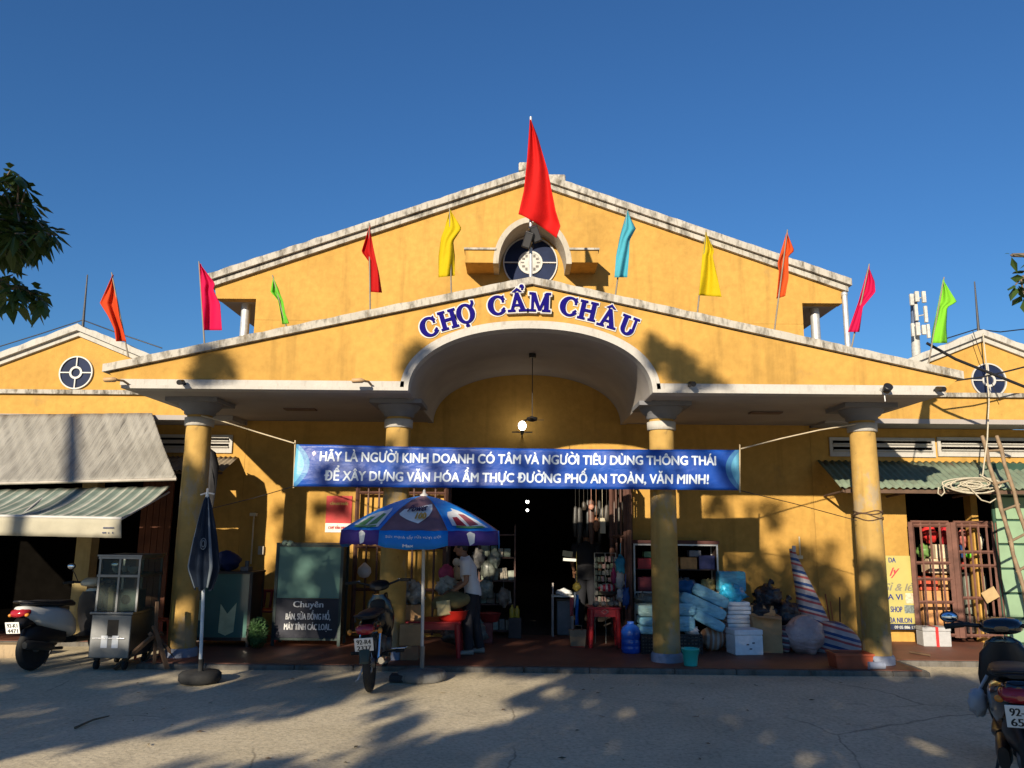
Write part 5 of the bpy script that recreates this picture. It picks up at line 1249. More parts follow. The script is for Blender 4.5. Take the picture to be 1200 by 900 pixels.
# ================================================================ PEOPLE
def skinned(verts,edges,sub=2,root=0):
    me=bpy.data.meshes.new('s'); me.from_pydata([v[0] for v in verts],edges,[]); o=bpy.data.objects.new('s',me); COL.objects.link(o)
    m=o.modifiers.new('k','SKIN'); m.use_smooth_shade=True
    sv=me.skin_vertices[0] if me.skin_vertices else None
    if sv is None:
        me.attributes.new('x','FLOAT','POINT'); 
    for i,v in enumerate(verts):
        r=v[1]; me.skin_vertices[0].data[i].radius=(r,r) if not isinstance(r,tuple) else r
    me.skin_vertices[0].data[root].use_root=True
    s=o.modifiers.new('b','SUBSURF'); s.levels=sub; s.render_levels=sub
    dg=bpy.context.evaluated_depsgraph_get(); dg.update()
    r=bpy.data.meshes.new_from_object(o.evaluated_get(dg))
    V=[p.co.copy() for p in r.vertices]; Fs=[list(p.vertices) for p in r.polygons]
    bpy.data.objects.remove(o); bpy.data.meshes.remove(me); bpy.data.meshes.remove(r)
    return V,Fs
def limbtube(mb,pts,rs,n=14):
    "a smooth tapered limb through the joints"
    P=[];Rr=[]
    for i in range(len(pts)-1):
        for k in range(5):
            f=k/5; P.append(pts[i].lerp(pts[i+1],f)); Rr.append(rs[i]+(rs[i+1]-rs[i])*f)
    P.append(pts[-1]);Rr.append(rs[-1])
    for _ in range(2): P=[P[0]]+[(P[i-1]+P[i]*2+P[i+1])/4 for i in range(1,len(P)-1)]+[P[-1]]
    mb.tube(P,Rr,n)
def person(label,loc,rz,J,skin,shirt,trous,shoe,hair):
    t=thing('person',label,'person',loc,R_(rz)); V=Vector
    j={k:V(v) for k,v in J.items()}
    names=['pelvis','waist','chest','neck','headbase','shL','elL','wrL','shR','elR','wrR','hipL','knL','anL','hipR','knR','anR']
    rad=dict(pelvis=.10,waist=.095,chest=.115,neck=.055,headbase=.052,shL=.055,elL=.040,wrL=.027,shR=.055,elR=.040,wrR=.027,hipL=.075,knL=.052,anL=.036,hipR=.075,knR=.052,anR=.036)
    E=[('pelvis','waist'),('waist','chest'),('chest','neck'),('neck','headbase')]+[(a+s,b+s) for s in'LR' for a,b in(('sh','el'),('el','wr'),('hip','kn'),('kn','an'))]+[('chest','sh'+s) for s in'LR']+[('pelvis','hip'+s) for s in'LR']
    ix={k:i for i,k in enumerate(names)}
    Vv,Ff=skinned([(tuple(j[k]),rad[k]) for k in names],[(ix[a],ix[b]) for a,b in E])
    b=MB().add(Vv,Ff,0,True)
    hc=j['head']; fw=V((math.cos(R_(J_tilt)),0,-math.sin(R_(J_tilt)))); hr=Matrix(((fw.x,0,-fw.z),(0,1,0),(fw.z,0,fw.x))) 
    b.ell(hc,(.092,.074,.115),20,14,hr); b.ell(hc+hr@V((.03,0,-.055)),(.062,.055,.06),16,10,hr)
    b.tube([hc+hr@V((.085,0,.02)),hc+hr@V((.112,0,-.022)),hc+hr@V((.09,0,-.03))],[.010,.017,.012],8)
    b.ell(hc+hr@V((.085,0,-.062)),(.014,.024,.009),10,6,hr)
    for s in(-1,1): b.ell(hc+hr@V((-.005,s*.075,-.008)),(.022,.012,.034),10,8,hr); b.ell(hc+hr@V((.080,s*.030,.012)),(.012,.017,.009),10,6,hr)
    b.tube([j['headbase']+V((0,0,-.02)),hc+V((-.01,0,-.05))],[.055,.055],14)
    for s,k in((1,'L'),(-1,'R')):
        wv=j['wr'+k]; d=(wv-j['el'+k]).normalized(); up=V((0,0,1)); sd=d.cross(up).normalized(); dn=sd.cross(d).normalized()
        pc=wv+d*.045; b.ell(pc,(.048,.040,.018),14,8,Matrix((d,sd,dn)).transposed())
        for i,(o_,L) in enumerate(((-.030,.058),(-.011,.068),(.009,.064),(.028,.050))):
            f0=pc+d*.035+sd*o_; b.tube([f0,f0+d*L*.45-dn*.006,f0+d*L*.8-dn*.022,f0+d*L*.85-dn*.042],[.010,.0095,.0085,.006],8)
        th=pc-d*.012+sd*(.036*s); b.tube([th,th+d*.025+sd*(.018*s)-dn*.01,th+d*.05+sd*(.016*s)-dn*.028],[.012,.011,.008],8)
    b.build('body',skin,t)
    # T-shirt with short sleeves
    sh=MB(); rings=[]
    for key,hw,hd,dz in(('pelvis',.175,.125,-.02),('pelvis',.172,.125,.06),('waist',.160,.120,0),('chest',.185,.125,-.06),('chest',.195,.125,.05),('shM',.17,.10,.015),('neck',.085,.075,-.01),('neck',.066,.062,.018)):
        c=(j['shL']+j['shR'])/2 if key=='shM' else j[key]
        a=Vector((0,0,dz)); rings.append([c+a+V((hd*math.cos(q)*(1+.05*math.sin(3*q+dz*40)),hw*math.sin(q),.012*math.sin(2*q+hw*30))) for q in [2*math.pi*i/28 for i in range(28)]])
    sh.loft(rings,caps=False)
    for k in'LR':
        s0=j['sh'+k]; e0=j['el'+k]; inn=(j['chest']-s0)*.25
        limbtube(sh,[s0+inn*.6,s0,s0.lerp(e0,.35),s0.lerp(e0,.68)],[.078,.076,.072,.070],16)
    sh.build('shirt',shirt,t)
    tr=MB(); rings=[]
    for dz,hw,hd in((.07,.160,.112),(0,.168,.122),(-.07,.165,.125)):
        rings.append([j['pelvis']+V((hd*math.cos(q),hw*math.sin(q),dz)) for q in [2*math.pi*i/24 for i in range(24)]])
    tr.loft(rings)
    for k in'LR': limbtube(tr,[j['hip'+k]+V((0,0,.03)),j['hip'+k].lerp(j['kn'+k],.5),j['kn'+k],j['kn'+k].lerp(j['an'+k],.5),j['an'+k]+V((0,0,.0))],[.105,.098,.078,.072,.068],18)
    tr.build('trousers',trous,t)
    for k in'LR':
        a=j['an'+k]; MB().body([(a.x-.07,.035,.03,.03),(a.x-.04,.045,.040,.042),(a.x+.04,.04,.043,.038),(a.x+.12,.03,.045,.028),(a.x+.17,.022,.03,.018)],14,2.4).move(lambda p:p+V((0,a.y,0))).build('shoe',shoe,t)
    h=MB(); h.ell(hc+hr@V((-.016,0,.022)),(.096,.082,.112),20,12,hr,jit=.12,seed=4); 
    h.v=[p for p in h.v]; h.build('hair',hair,t)
    return t
SKIN=M('skin_tan',(.26,.13,.075),.55,.08,10,.05); HAIR=M('hair_black',(.012,.010,.010),.5,.3,40,.2)
J_tilt=16
fp_=flr(551,767,PZ)
PX,PY_=fp_.x,fp_.y+.05
J1=dict(pelvis=(-.02,0,.85),waist=(0,0,.99),chest=(.05,0,1.17),neck=(.10,0,1.36),headbase=(.125,0,1.41),head=(.165,0,1.495),
 shL=(.08,.165,1.30),elL=(.06,.235,1.02),wrL=(.30,.19,.86),shR=(.08,-.165,1.30),elR=(.08,-.225,1.03),wrR=(.33,-.14,.88),
 hipL=(-.02,.09,.82),knL=(.05,.10,.46),anL=(.02,.11,.075),hipR=(-.02,-.09,.82),knR=(-.05,-.09,.46),anR=(-.13,-.10,.075))
_p1=person('person in a white T-shirt and dark trousers leaning over the red table with a sack',(PX,PY_,PZ),180,J1,SKIN,M('tshirt_white',(.62,.62,.64),.85,.06,6,.2),M('trousers_dark',(.020,.020,.026),.85,.2,9,.2),M('shoe_pale',(.30,.27,.24),.6),HAIR)
_p1.scale=(.915,.915,.915)
J_tilt=6
J2=dict(pelvis=(0,0,.90),waist=(0,0,1.03),chest=(.01,0,1.22),neck=(.02,0,1.41),headbase=(.03,0,1.46),head=(.045,0,1.55),
 shL=(.01,.17,1.35),elL=(-.01,.24,1.10),wrL=(.16,.22,.95),shR=(.01,-.17,1.35),elR=(-.02,-.23,1.10),wrR=(.14,-.20,.94),
 hipL=(0,.09,.87),knL=(.02,.10,.48),anL=(-.02,.11,.075),hipR=(0,-.09,.87),knR=(.0,-.10,.48),anR=(-.04,-.11,.075))
p2=flr(688,741,PZ)
person('person in dark clothing standing with the back turned at the right of the entrance',(p2.x,p2.y,PZ),80,J2,SKIN,M('shirt_black',(.012,.012,.015),.8,.2,7),M('trousers_black',(.010,.011,.016),.85,.2,7),M('shoe_black',(.02,.02,.02),.5),HAIR)

# ================================================================ GOODS AT THE PARASOL TABLE
def part(mb,n,m,t,**k): return mb.build(n,m,t,world=True,**k)
yt=flr(528,772,PZ).y
x0,x1=at(470,730,yt).x,at(540,730,yt).x; zt=at(520,729,yt).z
def table(label,x0,x1,y0,y1,zt,mat,apron=.10):
    t=thing('plastic_table',label,'table',((x0+x1)/2,(y0+y1)/2,PZ))
    part(MB().b6(x0,x1,y0,y1,zt-.025,zt),'tabletop',mat,t,bevel=.01)
    part(MB().b6(x0+.03,x1-.03,y0+.025,y0+.045,zt-apron,zt-.0255).b6(x0+.03,x1-.03,y1-.045,y1-.025,zt-apron,zt-.0255).b6(x0+.03,x0+.05,y0+.047,y1-.047,zt-apron,zt-.0255).b6(x1-.05,x1-.03,y0+.047,y1-.047,zt-apron,zt-.0255),'apron',mat,t)
    for sx,xx in((1,x0+.05),(-1,x1-.05)):
        for yy in(y0+.05,y1-.05): part(MB().tube([(xx,yy,zt-.03),(xx-.025*sx,yy,PZ)],[.042,.028],8),'leg',mat,t)
    return t
table('red plastic table under the parasol in front of the person',x0,x1,yt,yt+.62,zt,M('red_plastic_table',(.33,.02,.025),.4,.12,5,.05))
rb=at(532,720,yt+.2); o=MB().lathe([(.14,0),(.17,.02),(.20,.125),(.215,.13),(.19,.12),(.16,.015),(0,.012)],(rb.x-.02,yt+.22,zt),26); tag(o.build('basin',M('red_basin',(.62,.03,.02),.3,.1,5),None,world=True),'bright red plastic basin on the red table','basin')
sk=at(536,703,yt+.22); sac=thing('sack','olive woven sack with a cream folded flap lying over the red basin','sack',(sk.x,yt+.22,zt+.13))
part(MB().loft([[Vector((sk.x-.33+.50*f,yt+.22,zt+.21+.06*f))+Vector((.0,r*.17*math.cos(a)*(1+.15*math.sin(3*a+f*7)),r*.105*math.sin(a)*(1+.2*math.sin(2*a+f*9)))) for a in [2*math.pi*i/20 for i in range(20)]] for f,r in((0,.25),(.06,.75),(.25,1),(.5,1.05),(.75,.95),(.94,.7),(1,.2))]),'sack_body',cloth('olive_sack',(.16,.14,.065),0,.8,.2),sac)
part(MB().grid(8,8,lambda s,t:at(511+16*s+2*t,705+17*t-2*s,yt+.015+.02*math.sin(s*5+t*3))),'flap',cloth('cream_flap',(.60,.50,.27),.15,.7,.1),sac,thick=.006)
# bag clusters and cartons left of the parasol pole
def clump(name,label,c,r,mat,n=9,seed=1,cat='bag',grp=None,jit=.6):
    rr=random.Random(seed); o=MB()
    o.ell(c,r,18,12,jit=jit,seed=seed)
    for i in range(n):
        d=Vector((rr.uniform(-1,1),rr.uniform(-1,.2),rr.uniform(-.6,1))); d.normalize()
        o.ell(Vector(c)+Vector((d.x*r[0]*.75,d.y*r[1]*.75,d.z*r[2]*.75)),(r[0]*rr.uniform(.3,.5),r[1]*rr.uniform(.3,.5),r[2]*rr.uniform(.3,.5)),12,8,rot('Y',rr.uniform(0,90)),jit=.7,seed=i+seed*3)
    return tag(o.build(name,mat,None,world=True),label,cat,grp)
PLB=wrap('clear_plastic',(.34,.34,.33),.15)
p=at(479,696,yt+.3); clump('plastic_bag','crumpled clear plastic bags heaped on the cartons left of the parasol pole',(p.x+.04,yt+.3,p.z),(.17,.14,.15),PLB,10,2)
def carton(label,u0,u1,v0,v1,y,d,rz=0,mat=None,open_=False,z0=None,tape=True):
    x0,x1,za,zb=pb(u0,u1,v0,v1,y); za=z0 if z0 is not None else za
    w=x1-x0; h=zb-za; t=thing('cardboard_box',label,'box',((x0+x1)/2,y+d/2,za),R_(rz)); m=mat or CARD
    if open_:
        o=MB().b6(-w/2,w/2,-d/2,-d/2+.008,0,h).b6(-w/2,w/2,d/2-.008,d/2,0,h).b6(-w/2,-w/2+.008,-d/2+.009,d/2-.009,0,h).b6(w/2-.008,w/2,-d/2+.009,d/2-.009,0,h).b6(-w/2+.01,w/2-.01,-d/2+.01,d/2-.01,0,.01)
        o.build('box_body',m,t)
        MB().add([(-w/2,-d/2,h),(w/2,-d/2,h),(w/2-.02,-d/2-.10,h-.03),(-w/2+.03,-d/2-.12,h+.0)],[(0,1,2,3)]).build('flap',m,t,thick=.006)
        MB().add([(-w/2,d/2,h),(w/2,d/2,h),(w/2-.02,d/2+.05,h+.10),(-w/2+.03,d/2+.05,h+.11)],[(0,1,2,3)]).build('flap',m,t,thick=.006)
    else:
        MB().b6(-w/2,w/2,-d/2,d/2,0,h).build('box_body',m,t,bevel=.006)
        if tape: MB().b6(-.025,.025,-d/2-.002,d/2+.002,h-.03,h+.002).build('tape',M('tape_tan',(.34,.22,.11),.35),t)
    return t
yc0=yt-.16
carton('upright brown carton on the red table left of the parasol pole',472,494,709,729,yt+.12,.3,z0=zt)
carton('wide brown carton under the red table, upper of two left of the parasol pole',468,493,732,757,yc0,.32,2)
carton('small brown carton on the floor under the wider one left of the parasol pole',470,490,757,777,yc0,.3,-3,M('cardboard_red',(.30,.155,.085),.85,.16,6,.15),z0=PZ)
p=at(523,672,yt+.75); hb3=thing('hanging_bag','pink gift bag hanging above the red table','bag',(p.x,yt+.75,p.z-.12))
MB().ell((0,0,.10),(.11,.06,.13),14,10,jit=.5,seed=3).build('bag',cloth('pink_bag',(.50,.08,.16),.2,.45,.35),hb3); MB().tube([(0,0,.2),(.0,.05,.8)],.004,5).build('string',BLK,hb3)
p=at(535,662,yt+.85); t=thing('doll','small pale doll hanging above the red table in a clear wrapper','doll',(p.x,yt+.85,p.z-.2))
MB().lathe([(.07,0),(.085,.02),(.05,.13),(.035,.17),(.0,.19)],(0,0,0),16).build('dress',M('doll_tan',(.50,.36,.20),.6),t); MB().ell((0,0,.235),(.055,.055,.06),14,10).build('head',M('doll_pale',(.62,.55,.42),.6),t); MB().tube([(0,0,.29),(0,.04,.8)],.004,5).build('string',BLK,t)
p=at(524,688,yt+.6); clump('plastic_bag','loose white wrapped packets piled behind the olive sack',(p.x,yt+.62,p.z),(.16,.10,.11),M('wrapped_white',(.36,.38,.34),.35,.4,14),9,5)
p=at(549,676,yt+.75); o=MB().tube([(p.x,yt+.7,p.z-.06),(p.x+.005,yt+.69,p.z+.04)],.03,8); tag(o.build('bottle',M('bottle_white',(.6,.6,.58),.3),None,world=True),'small white bottle held before the person in the white T-shirt','bottle')
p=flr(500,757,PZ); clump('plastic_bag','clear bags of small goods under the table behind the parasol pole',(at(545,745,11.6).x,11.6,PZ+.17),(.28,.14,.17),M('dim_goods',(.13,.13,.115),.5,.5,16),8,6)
# goods shelf inside the entrance, left side
def packets(t,x0,x1,y,z0,z1,cols,seed,w=.09,h=.13,rowgap=.16,dep=.05,nm='packet'):
    rr=random.Random(seed); z=z0
    while z<z1-h*.6:
        x=x0
        while x<x1-w*.5:
            ww=w*rr.uniform(.7,1.25); hh=h*rr.uniform(.75,1.1); c=rr.choice(cols)
            part(MB().box((x+ww/2,y+rr.uniform(-.03,.03),z+hh/2),(ww*.92,dep,hh),rot('Y',rr.uniform(-6,6))@rot('Z',rr.uniform(-12,12))),nm,M('pk%d'%int(c[0]*997+c[1]*331+c[2]*77),c,.4,.35,18,.1),t,bevel=.008)
            x+=ww+.006
        z+=rowgap
GC=[(.16,.19,.15),(.22,.24,.20),(.10,.16,.13),(.28,.25,.20),(.14,.13,.12)]
ys=YW+.05; x0,x1=at(561,700,ys).x,at(603,700,ys).x
gsf=thing('goods_rack','rack of grey green packets just inside the left of the entrance','rack',((x0+x1)/2,ys,PZ))
fr=MB()
for xx in(x0,x1):
    for yy in(ys,ys+.35): fr.b6(xx-.012,xx+.012,yy-.012,yy+.012,PZ,1.75)
zz=[PZ+.10,.55,.90,1.25,1.6]
for z in zz: fr.b6(x0-.012,x1+.012,ys-.013,ys+.363,z-.02,z)
part(fr,'rack_frame',IRON,gsf)
for i,z in enumerate(zz[:-1]): packets(gsf,x0+.02,x1-.02,ys+.06,z+.002,z+.2,GC,20+i,.12,.17,.4,.06)
for i,(u,v,c,r) in enumerate(((560,655,(.16,.15,.14),.13),(572,668,(.12,.13,.11),.14),(580,655,(.09,.11,.10),.12),(570,690,(.20,.21,.17),.14),(590,700,(.15,.13,.11),.12))):
    p=at(u,v,ys-.10); tag(MB().ell(p,(r*.8,.08,r*1.1),14,10,jit=.6,seed=i).tube([p+Vector((0,0,r)),p+Vector((0,.1,r+.3))],.004,4).build('hanging_pouch',M('pouch%d'%i,c,.35,.5,14,.2),None,world=True),['grey hanging pouch left of all before the goods rack','dull green hanging pouch at head height by the white T-shirt','dark green hanging pouch highest over the goods rack','large pale hanging pouch midway down the goods rack','brown hanging pouch low at the right end of the goods rack'][i],'pouch','pouches hanging before the goods rack')
for u,v,lab in((600,716,'yellow bottle standing left by the goods rack in the entrance'),(606,717,'yellow bottle standing right by the goods rack in the entrance')):
    p=at(u,v,YW-.02); tag(MB().lathe([(.035,0),(.04,.01),(.04,.13),(.018,.16),(.018,.19),(.0,.19)],(p.x,YW-.02,p.z-.1),14).build('bottle',M('bottle_yellow',(.38,.28,.03),.35),None,world=True),lab,'bottle')
o=MB().b6(at(596,716,YW).x,at(611,716,YW).x,YW-.12,YW+.1,PZ,at(600,723,YW-.02).z-.005); tag(o.build('low_crate',M('crate_dark',(.06,.05,.05),.7),None,world=True,bevel=.01),'low dark crate under two yellow bottles in the entrance','crate')
x0,x1,z0,z1=pb(566,577,730,758,11.9); tag(MB().b6(x0,x1,11.9,12.2,PZ,z1).build('red_crate',M('crate_red',(.20,.05,.045),.6,.25,12),None,world=True,bevel=.012),'dull red crate on the porch behind the white T-shirt','crate')
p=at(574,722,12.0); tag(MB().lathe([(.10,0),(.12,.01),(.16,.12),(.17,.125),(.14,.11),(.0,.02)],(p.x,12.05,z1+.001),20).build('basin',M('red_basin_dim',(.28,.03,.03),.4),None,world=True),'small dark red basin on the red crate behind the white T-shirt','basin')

# ================================================================ RIGHT SIDE OF THE ENTRANCE
yr=flr(708,760,PZ).y; x0,x1=at(690,712,yr).x,at(728,712,yr).x; zt=at(708,712,yr).z
rt=table('small red plastic stool table with goods right of the entrance',x0,x1,yr,yr+.42,zt,REDP,.13)
rm=MB(); rm.tube([Vector(((x0+x1)/2,yr+.018,zt-.06))+Vector((.05*math.cos(a),0,.035*math.sin(a))) for a in [i*math.pi/2 for i in range(5)]],.006,5); part(rm,'moulded_mark',M('mark_pink',(.55,.25,.22),.5),rt)
OBJ=[(698,704,.05,(.10,.10,.09)),(707,706,.045,(.16,.15,.13)),(716,705,.05,(.13,.12,.10)),(722,702,.05,(.2,.19,.17))]
for i,(u,v,r,c) in enumerate(OBJ):
    p=at(u,v,yr+.15); tag(MB().ell((p.x,yr+.12+.05*(i%2),zt+r*.8),(r,r,r*.8),14,8,jit=.5,seed=i).build('wrapped_bundle',M('bundle%d'%i,c,.5,.4,12),None,world=True),['black wrapped bundle at the left end','grey wrapped bundle left of the middle','brown wrapped bundle right of the middle','pale wrapped bundle at the right end'][i]+' of the small red stool table','bundle','bundles on the small red stool table')
p=at(714,694,yr+.25); o=MB().lathe([(.08,0),(.10,.01),(.15,.055),(.155,.06),(.13,.045),(.0,.01)],(p.x,yr+.26,p.z-.04),22); tag(o.build('tray',M('tray_dark',(.05,.05,.05),.5),None,world=True),'dark round tray raised behind the small red stool table','tray')
p=at(712,690,yr+.25); clump('sweet_packets','red and white packets heaped on the dark round tray',(p.x,yr+.26,p.z+.01),(.12,.07,.05),stripes('packet_red',[(0,(.5,.03,.06)),(.55,(.55,.45,.42))],0,14,.4),6,9,'packets')
pbg=at(677,741,yr+.1); tag(MB().loft([[Vector((pbg.x+sx*w,yr+.15+sy*d,PZ+z)) for sx,sy in((-1,-1),(1,-1),(1,1),(-1,1))] for z,w,d in((0,.10,.07),(.14,.11,.075),(.22,.12,.05),(.235,.125,.045))],smooth=False).tube([(pbg.x-.06,yr+.1,PZ+.22),(pbg.x-.05,yr+.05,PZ+.30),(pbg.x+.05,yr+.05,PZ+.30),(pbg.x+.06,yr+.1,PZ+.22)],.006,5).build('paper_bag',stripes('paper_bag',[(0,(.30,.05,.03)),(.07,(.26,.19,.12))],2,4.2,.8),None,world=True),'brown paper carrier bag on the floor left of the small red stool table','bag')
# hand trolley with boxes further in
yh=YW+.35; x0,x1,z0,z1=pb(647,671,704,728,yh); tag(MB().b6(x0+.08,x1,yh,yh+.3,PZ,z1).build('grey_box',M('box_grey2',(.17,.18,.20),.6),None,world=True,bevel=.01),'grey carton behind the entrance under a tray of white goods','box')
st_=thing('tray_stand','low stand with a white tray just inside the entrance','stand',(x0,yh-.1,PZ))
xa,xb=at(646,696,yh-.1).x,at(672,696,yh-.1).x; zz=at(650,699,yh-.1).z
part(MB().b6(xa,xb,yh-.22,yh+.02,zz,zz+.025),'tray',M('tray_white',(.5,.5,.46),.5),st_,bevel=.006)
for xx in(xa+.02,xb-.02):
    for yy in(-.19,-.01): part(MB().b6(xx-.014,xx+.014,yh+yy-.014,yh+yy+.014,PZ,zz-.001),'leg',M('stand_pale',(.35,.31,.29),.6),st_)
part(MB().b6(xa+.008,xa+.03,yh-.235,yh-.215,zz+.026,at(648,682,yh).z),'post',M('stand_pale',(.35,.31,.29),.6),st_)
clump('white_goods','white wrapped goods heaped on the low tray stand in the entrance',((xa+xb)/2+.02,yh-.1,zz+.06),(.12,.08,.05),M('goods_white',(.6,.62,.64),.4),5,12,'goods')
p=at(676,688,yr+.3); tag(MB().ell(p,(.06,.05,.06),14,10,jit=.4).tube([p+Vector((0,0,.05)),p+Vector((0,.05,.5))],.004,4).build('hanging_pouch',M('pouch_yellow',(.5,.36,.06),.4),None,world=True),'small yellow pouch hanging beside the person in dark clothing','pouch')
for u0,u1,v0,v1,c,lab in((668,672,700,722,(.42,.08,.09),'red cloth strip hanging left of the person in dark clothing'),(674,678,697,733,(.01,.10,.36),'blue cloth strip hanging left of the person in dark clothing'),(672.5,675,694,712,(.5,.55,.58),'pale cloth strip hanging left of the person in dark clothing')):
    x0,x1,z0,z1=pb(u0,u1,v0,v1,yr+.32); tag(MB().grid(4,8,lambda s,t:Vector((x0+(x1-x0)*s,yr+.32+.03*math.sin(s*4+t*5),z1+(z0-z1)*t))).build('hanging_cloth',cloth('strip%d'%u0,c,.1,.7,.2),None,world=True,thick=.005),lab,'cloth')
p=at(665,656,YW+.5); t=thing('tube_lamp','lit white tube lamp with a pale carton above it left of the dark clothed person','lamp',(p.x,YW+.5,p.z))
part(MB().tube([at(660,655.5,YW+.5),at(675,656.5,YW+.5)],.022,10),'tube',M('tube_glow',(1,.93,.72),.5,0,5,0,emit=.7),t); part(MB().box(at(665,649,YW+.52),(.16,.08,.09),rot('Y',8)),'carton',M('pale_carton',(.55,.47,.28),.6,emit=0),t)
# hanging goods from the top of the entrance
rr=random.Random(21); HC=[(.012,.011,.010),(.022,.02,.018),(.035,.028,.022),(.018,.02,.022),(.07,.03,.02),(.05,.045,.04)]
desc=['long black strap bundle','dark grey pouch','brown leather bag','slate grey case','rusty brown bag','grey string of packets']
place=['near the lit tube','in the back row','in the front row','beside the folded gate','close to the gate post','at the left of the row']
n=0
for i in range(14):
    u=675+i*4.5+rr.uniform(-1,1); v=585+rr.uniform(0,12)+(0 if i<12 else -3); L=rr.uniform(10,52); yy=YW+.25-.05*(i%3)-(.25 if i>12 else 0)
    a=at(u,v,yy); b=at(u,v+L,yy); w=rr.uniform(.025,.055); k=i%6
    o=MB().body([(0,0,w*.4,.01),(.03,0,w,.02),((a.z-b.z)*.6,0,w*1.1,.03),((a.z-b.z)*.95,0,w*.9,.02),(a.z-b.z,0,w*.3,.01)],10); o.move(lambda p:Vector((a.x+p.y+.01*math.sin(p.x*20),yy+p.z,a.z-p.x)))
    o.tube([a,Vector((a.x,yy,2.60))],.004,4)
    tag(o.build('hanging_goods',M('hang%d'%k,HC[k],.45,.5,16,.2),None,world=True),'dark goods hanging in a row from the top right of the entrance','goods','dark goods hanging in the entrance')
p0,p1=at(703,607,YW+.15),at(709.5,625,YW+.15); tag(MB().b6(p0.x,p1.x,YW+.13,YW+.16,p1.z,p0.z).tube([Vector((p0.x+.04,YW+.145,p0.z)),Vector((p0.x+.04,YW+.145,2.6))],.003,4).build('price_board',M('board_cream',(.50,.45,.33),.6),None,world=True),'narrow cream board hanging among dark goods at the entrance','board')
p=at(699,615,YW+.1); tag(MB().ell(p,(.05,.04,.10),12,10,jit=.5).tube([p,Vector((p.x,p.y,2.6))],.003,4).build('hanging_pouch',M('pouch_orange',(.28,.12,.06),.5,.4,15),None,world=True),'rust orange pouch hanging left of the cream board','pouch')
p=at(693,594,YW+.1); tag(MB().ell(p,(.045,.04,.045),12,10,jit=.4).tube([p,Vector((p.x,p.y,2.6))],.003,4).build('hanging_pouch',M('pouch_rose',(.45,.22,.16),.5,.3,15),None,world=True),'small rose pouch hanging high at the entrance','pouch')
# wire rack of small packets
yw_=12.05; x0,x1=at(697,690,yw_).x,at(722,690,yw_).x; z0,z1=at(700,705,yw_).z,at(700,648,yw_).z
wr=thing('wire_rack','tall wire rack of small pale packets right of the person in dark clothing','rack',((x0+x1)/2,yw_,PZ))
f=MB()
for xx in(x0,(x0+x1)/2,x1): f.tube([(xx,yw_,PZ),(xx,yw_,z1)],.008,6)
for i in range(8): f.tube([(x0,yw_,z0+(z1-z0)*i/7),(x1,yw_,z0+(z1-z0)*i/7)],.004,4)
part(f,'wire_frame',M('wire_grey',(.30,.29,.26),.4,metal=.6),wr)
packets(wr,x0,x1,yw_-.03,z0,z1,[(.20,.21,.15),(.30,.29,.24),(.13,.15,.10),(.32,.20,.18),(.10,.12,.09)],31,.045,.08,.095,.02)
# blue and white bags at the folded gate
for i,(u,v,r,c,lab) in enumerate(((727,662,(.07,.05,.13),(.03,.22,.36),'blue plastic bag hanging by the folded gate, topmost'),(726,681,(.07,.05,.12),(.38,.38,.37),'clear plastic bag hanging under the blue one by the folded gate'),(719,676,(.035,.03,.10),(.22,.02,.08),'narrow crimson bag hanging by the wire rack'),(728,698,(.06,.05,.09),(.42,.44,.48),'white bag with blue print hanging low by the folded gate'),(733,700,(.05,.045,.14),(.02,.08,.28),'dark blue bag hanging lowest by the folded gate'))):
    p=at(u,v,11.75-.03*i); tag(MB().ell(p,r,16,12,jit=.6,seed=i+3).tube([p+Vector((0,0,r[2])),p+Vector((.01,.02,r[2]+.18))],.005,5).build('hanging_bag',cloth('hb%d'%i,c,.25,.3,.4),None,world=True),lab,'bag')

# ================================================================ RIGHT OF THE ENTRANCE: CABINET AND BUNDLES
yk=12.1; x0,x1,z0,z1=pb(742,843,637,695,yk)
cb=thing('display_cabinet','silver framed display cabinet with red and orange boxes behind the right inner column','cabinet',((x0+x1)/2,yk+.18,PZ))
f=MB()
for xx in(x0+.012,x1-.012):
    for yy in(yk,yk+.36): f.b6(xx-.012,xx+.012,yy-.012,yy+.012,PZ,z1)
for zz in(z0,z1-.012):
    f.b6(x0+.0245,x1-.0245,yk-.012,yk+.012,zz-.012,zz+.012)
part(f,'cabinet_frame',M('alu_frame',(.42,.42,.42),.4,metal=.7),cb)
part(MB().b6(x0+.01,x1-.01,yk+.375,yk+.39,PZ,z1),'back_panel',DARK,cb); part(MB().b6(x0-.02,x1+.02,yk-.03,yk+.40,z1+.002,z1+.05),'top_panel',M('dark_red_top',(.06,.015,.012),.6),cb)
zm=at(780,667,yk).z
for z in(z0+.014,zm): part(MB().b6(x0+.026,x1-.026,yk+.02,yk+.36,z-.012,z),'shelf',M('shelf_dark',(.05,.03,.025),.6),cb)
for s,xx in((0,x0+.0),(1,x1-.006)): part(MB().b6(xx,xx+.006,yk+.014,yk+.346,z0,z1-.02),'side_panel',M('shelf_dark',(.05,.03,.025),.6),cb)
def cabbox(u0,u1,v0,v1,c,lab,nm='shelf_box'):
    a,b,q0,q1=pb(u0,u1,v0,v1,yk+.06); base=zm if v1<669 else z0+.014
    tag(MB().b6(a,b,yk+.05,yk+.28,base+.001,q1).build(nm,M('cb%d'%(u0+v0),c,.5,.3,12,.1),None,world=True,bevel=.008),lab,'box')
cabbox(747,768,654,666,(.36,.025,.03),'red box on the upper cabinet shelf at the left'); cabbox(747,769,676,693,(.16,.02,.03),'dark red box on the lower cabinet shelf at the left')
cabbox(797,817,653,666,(.40,.18,.05),'orange box on the upper cabinet shelf right of the column'); cabbox(819,838,651,666,(.02,.025,.10),'navy box on the upper cabinet shelf at the right end')
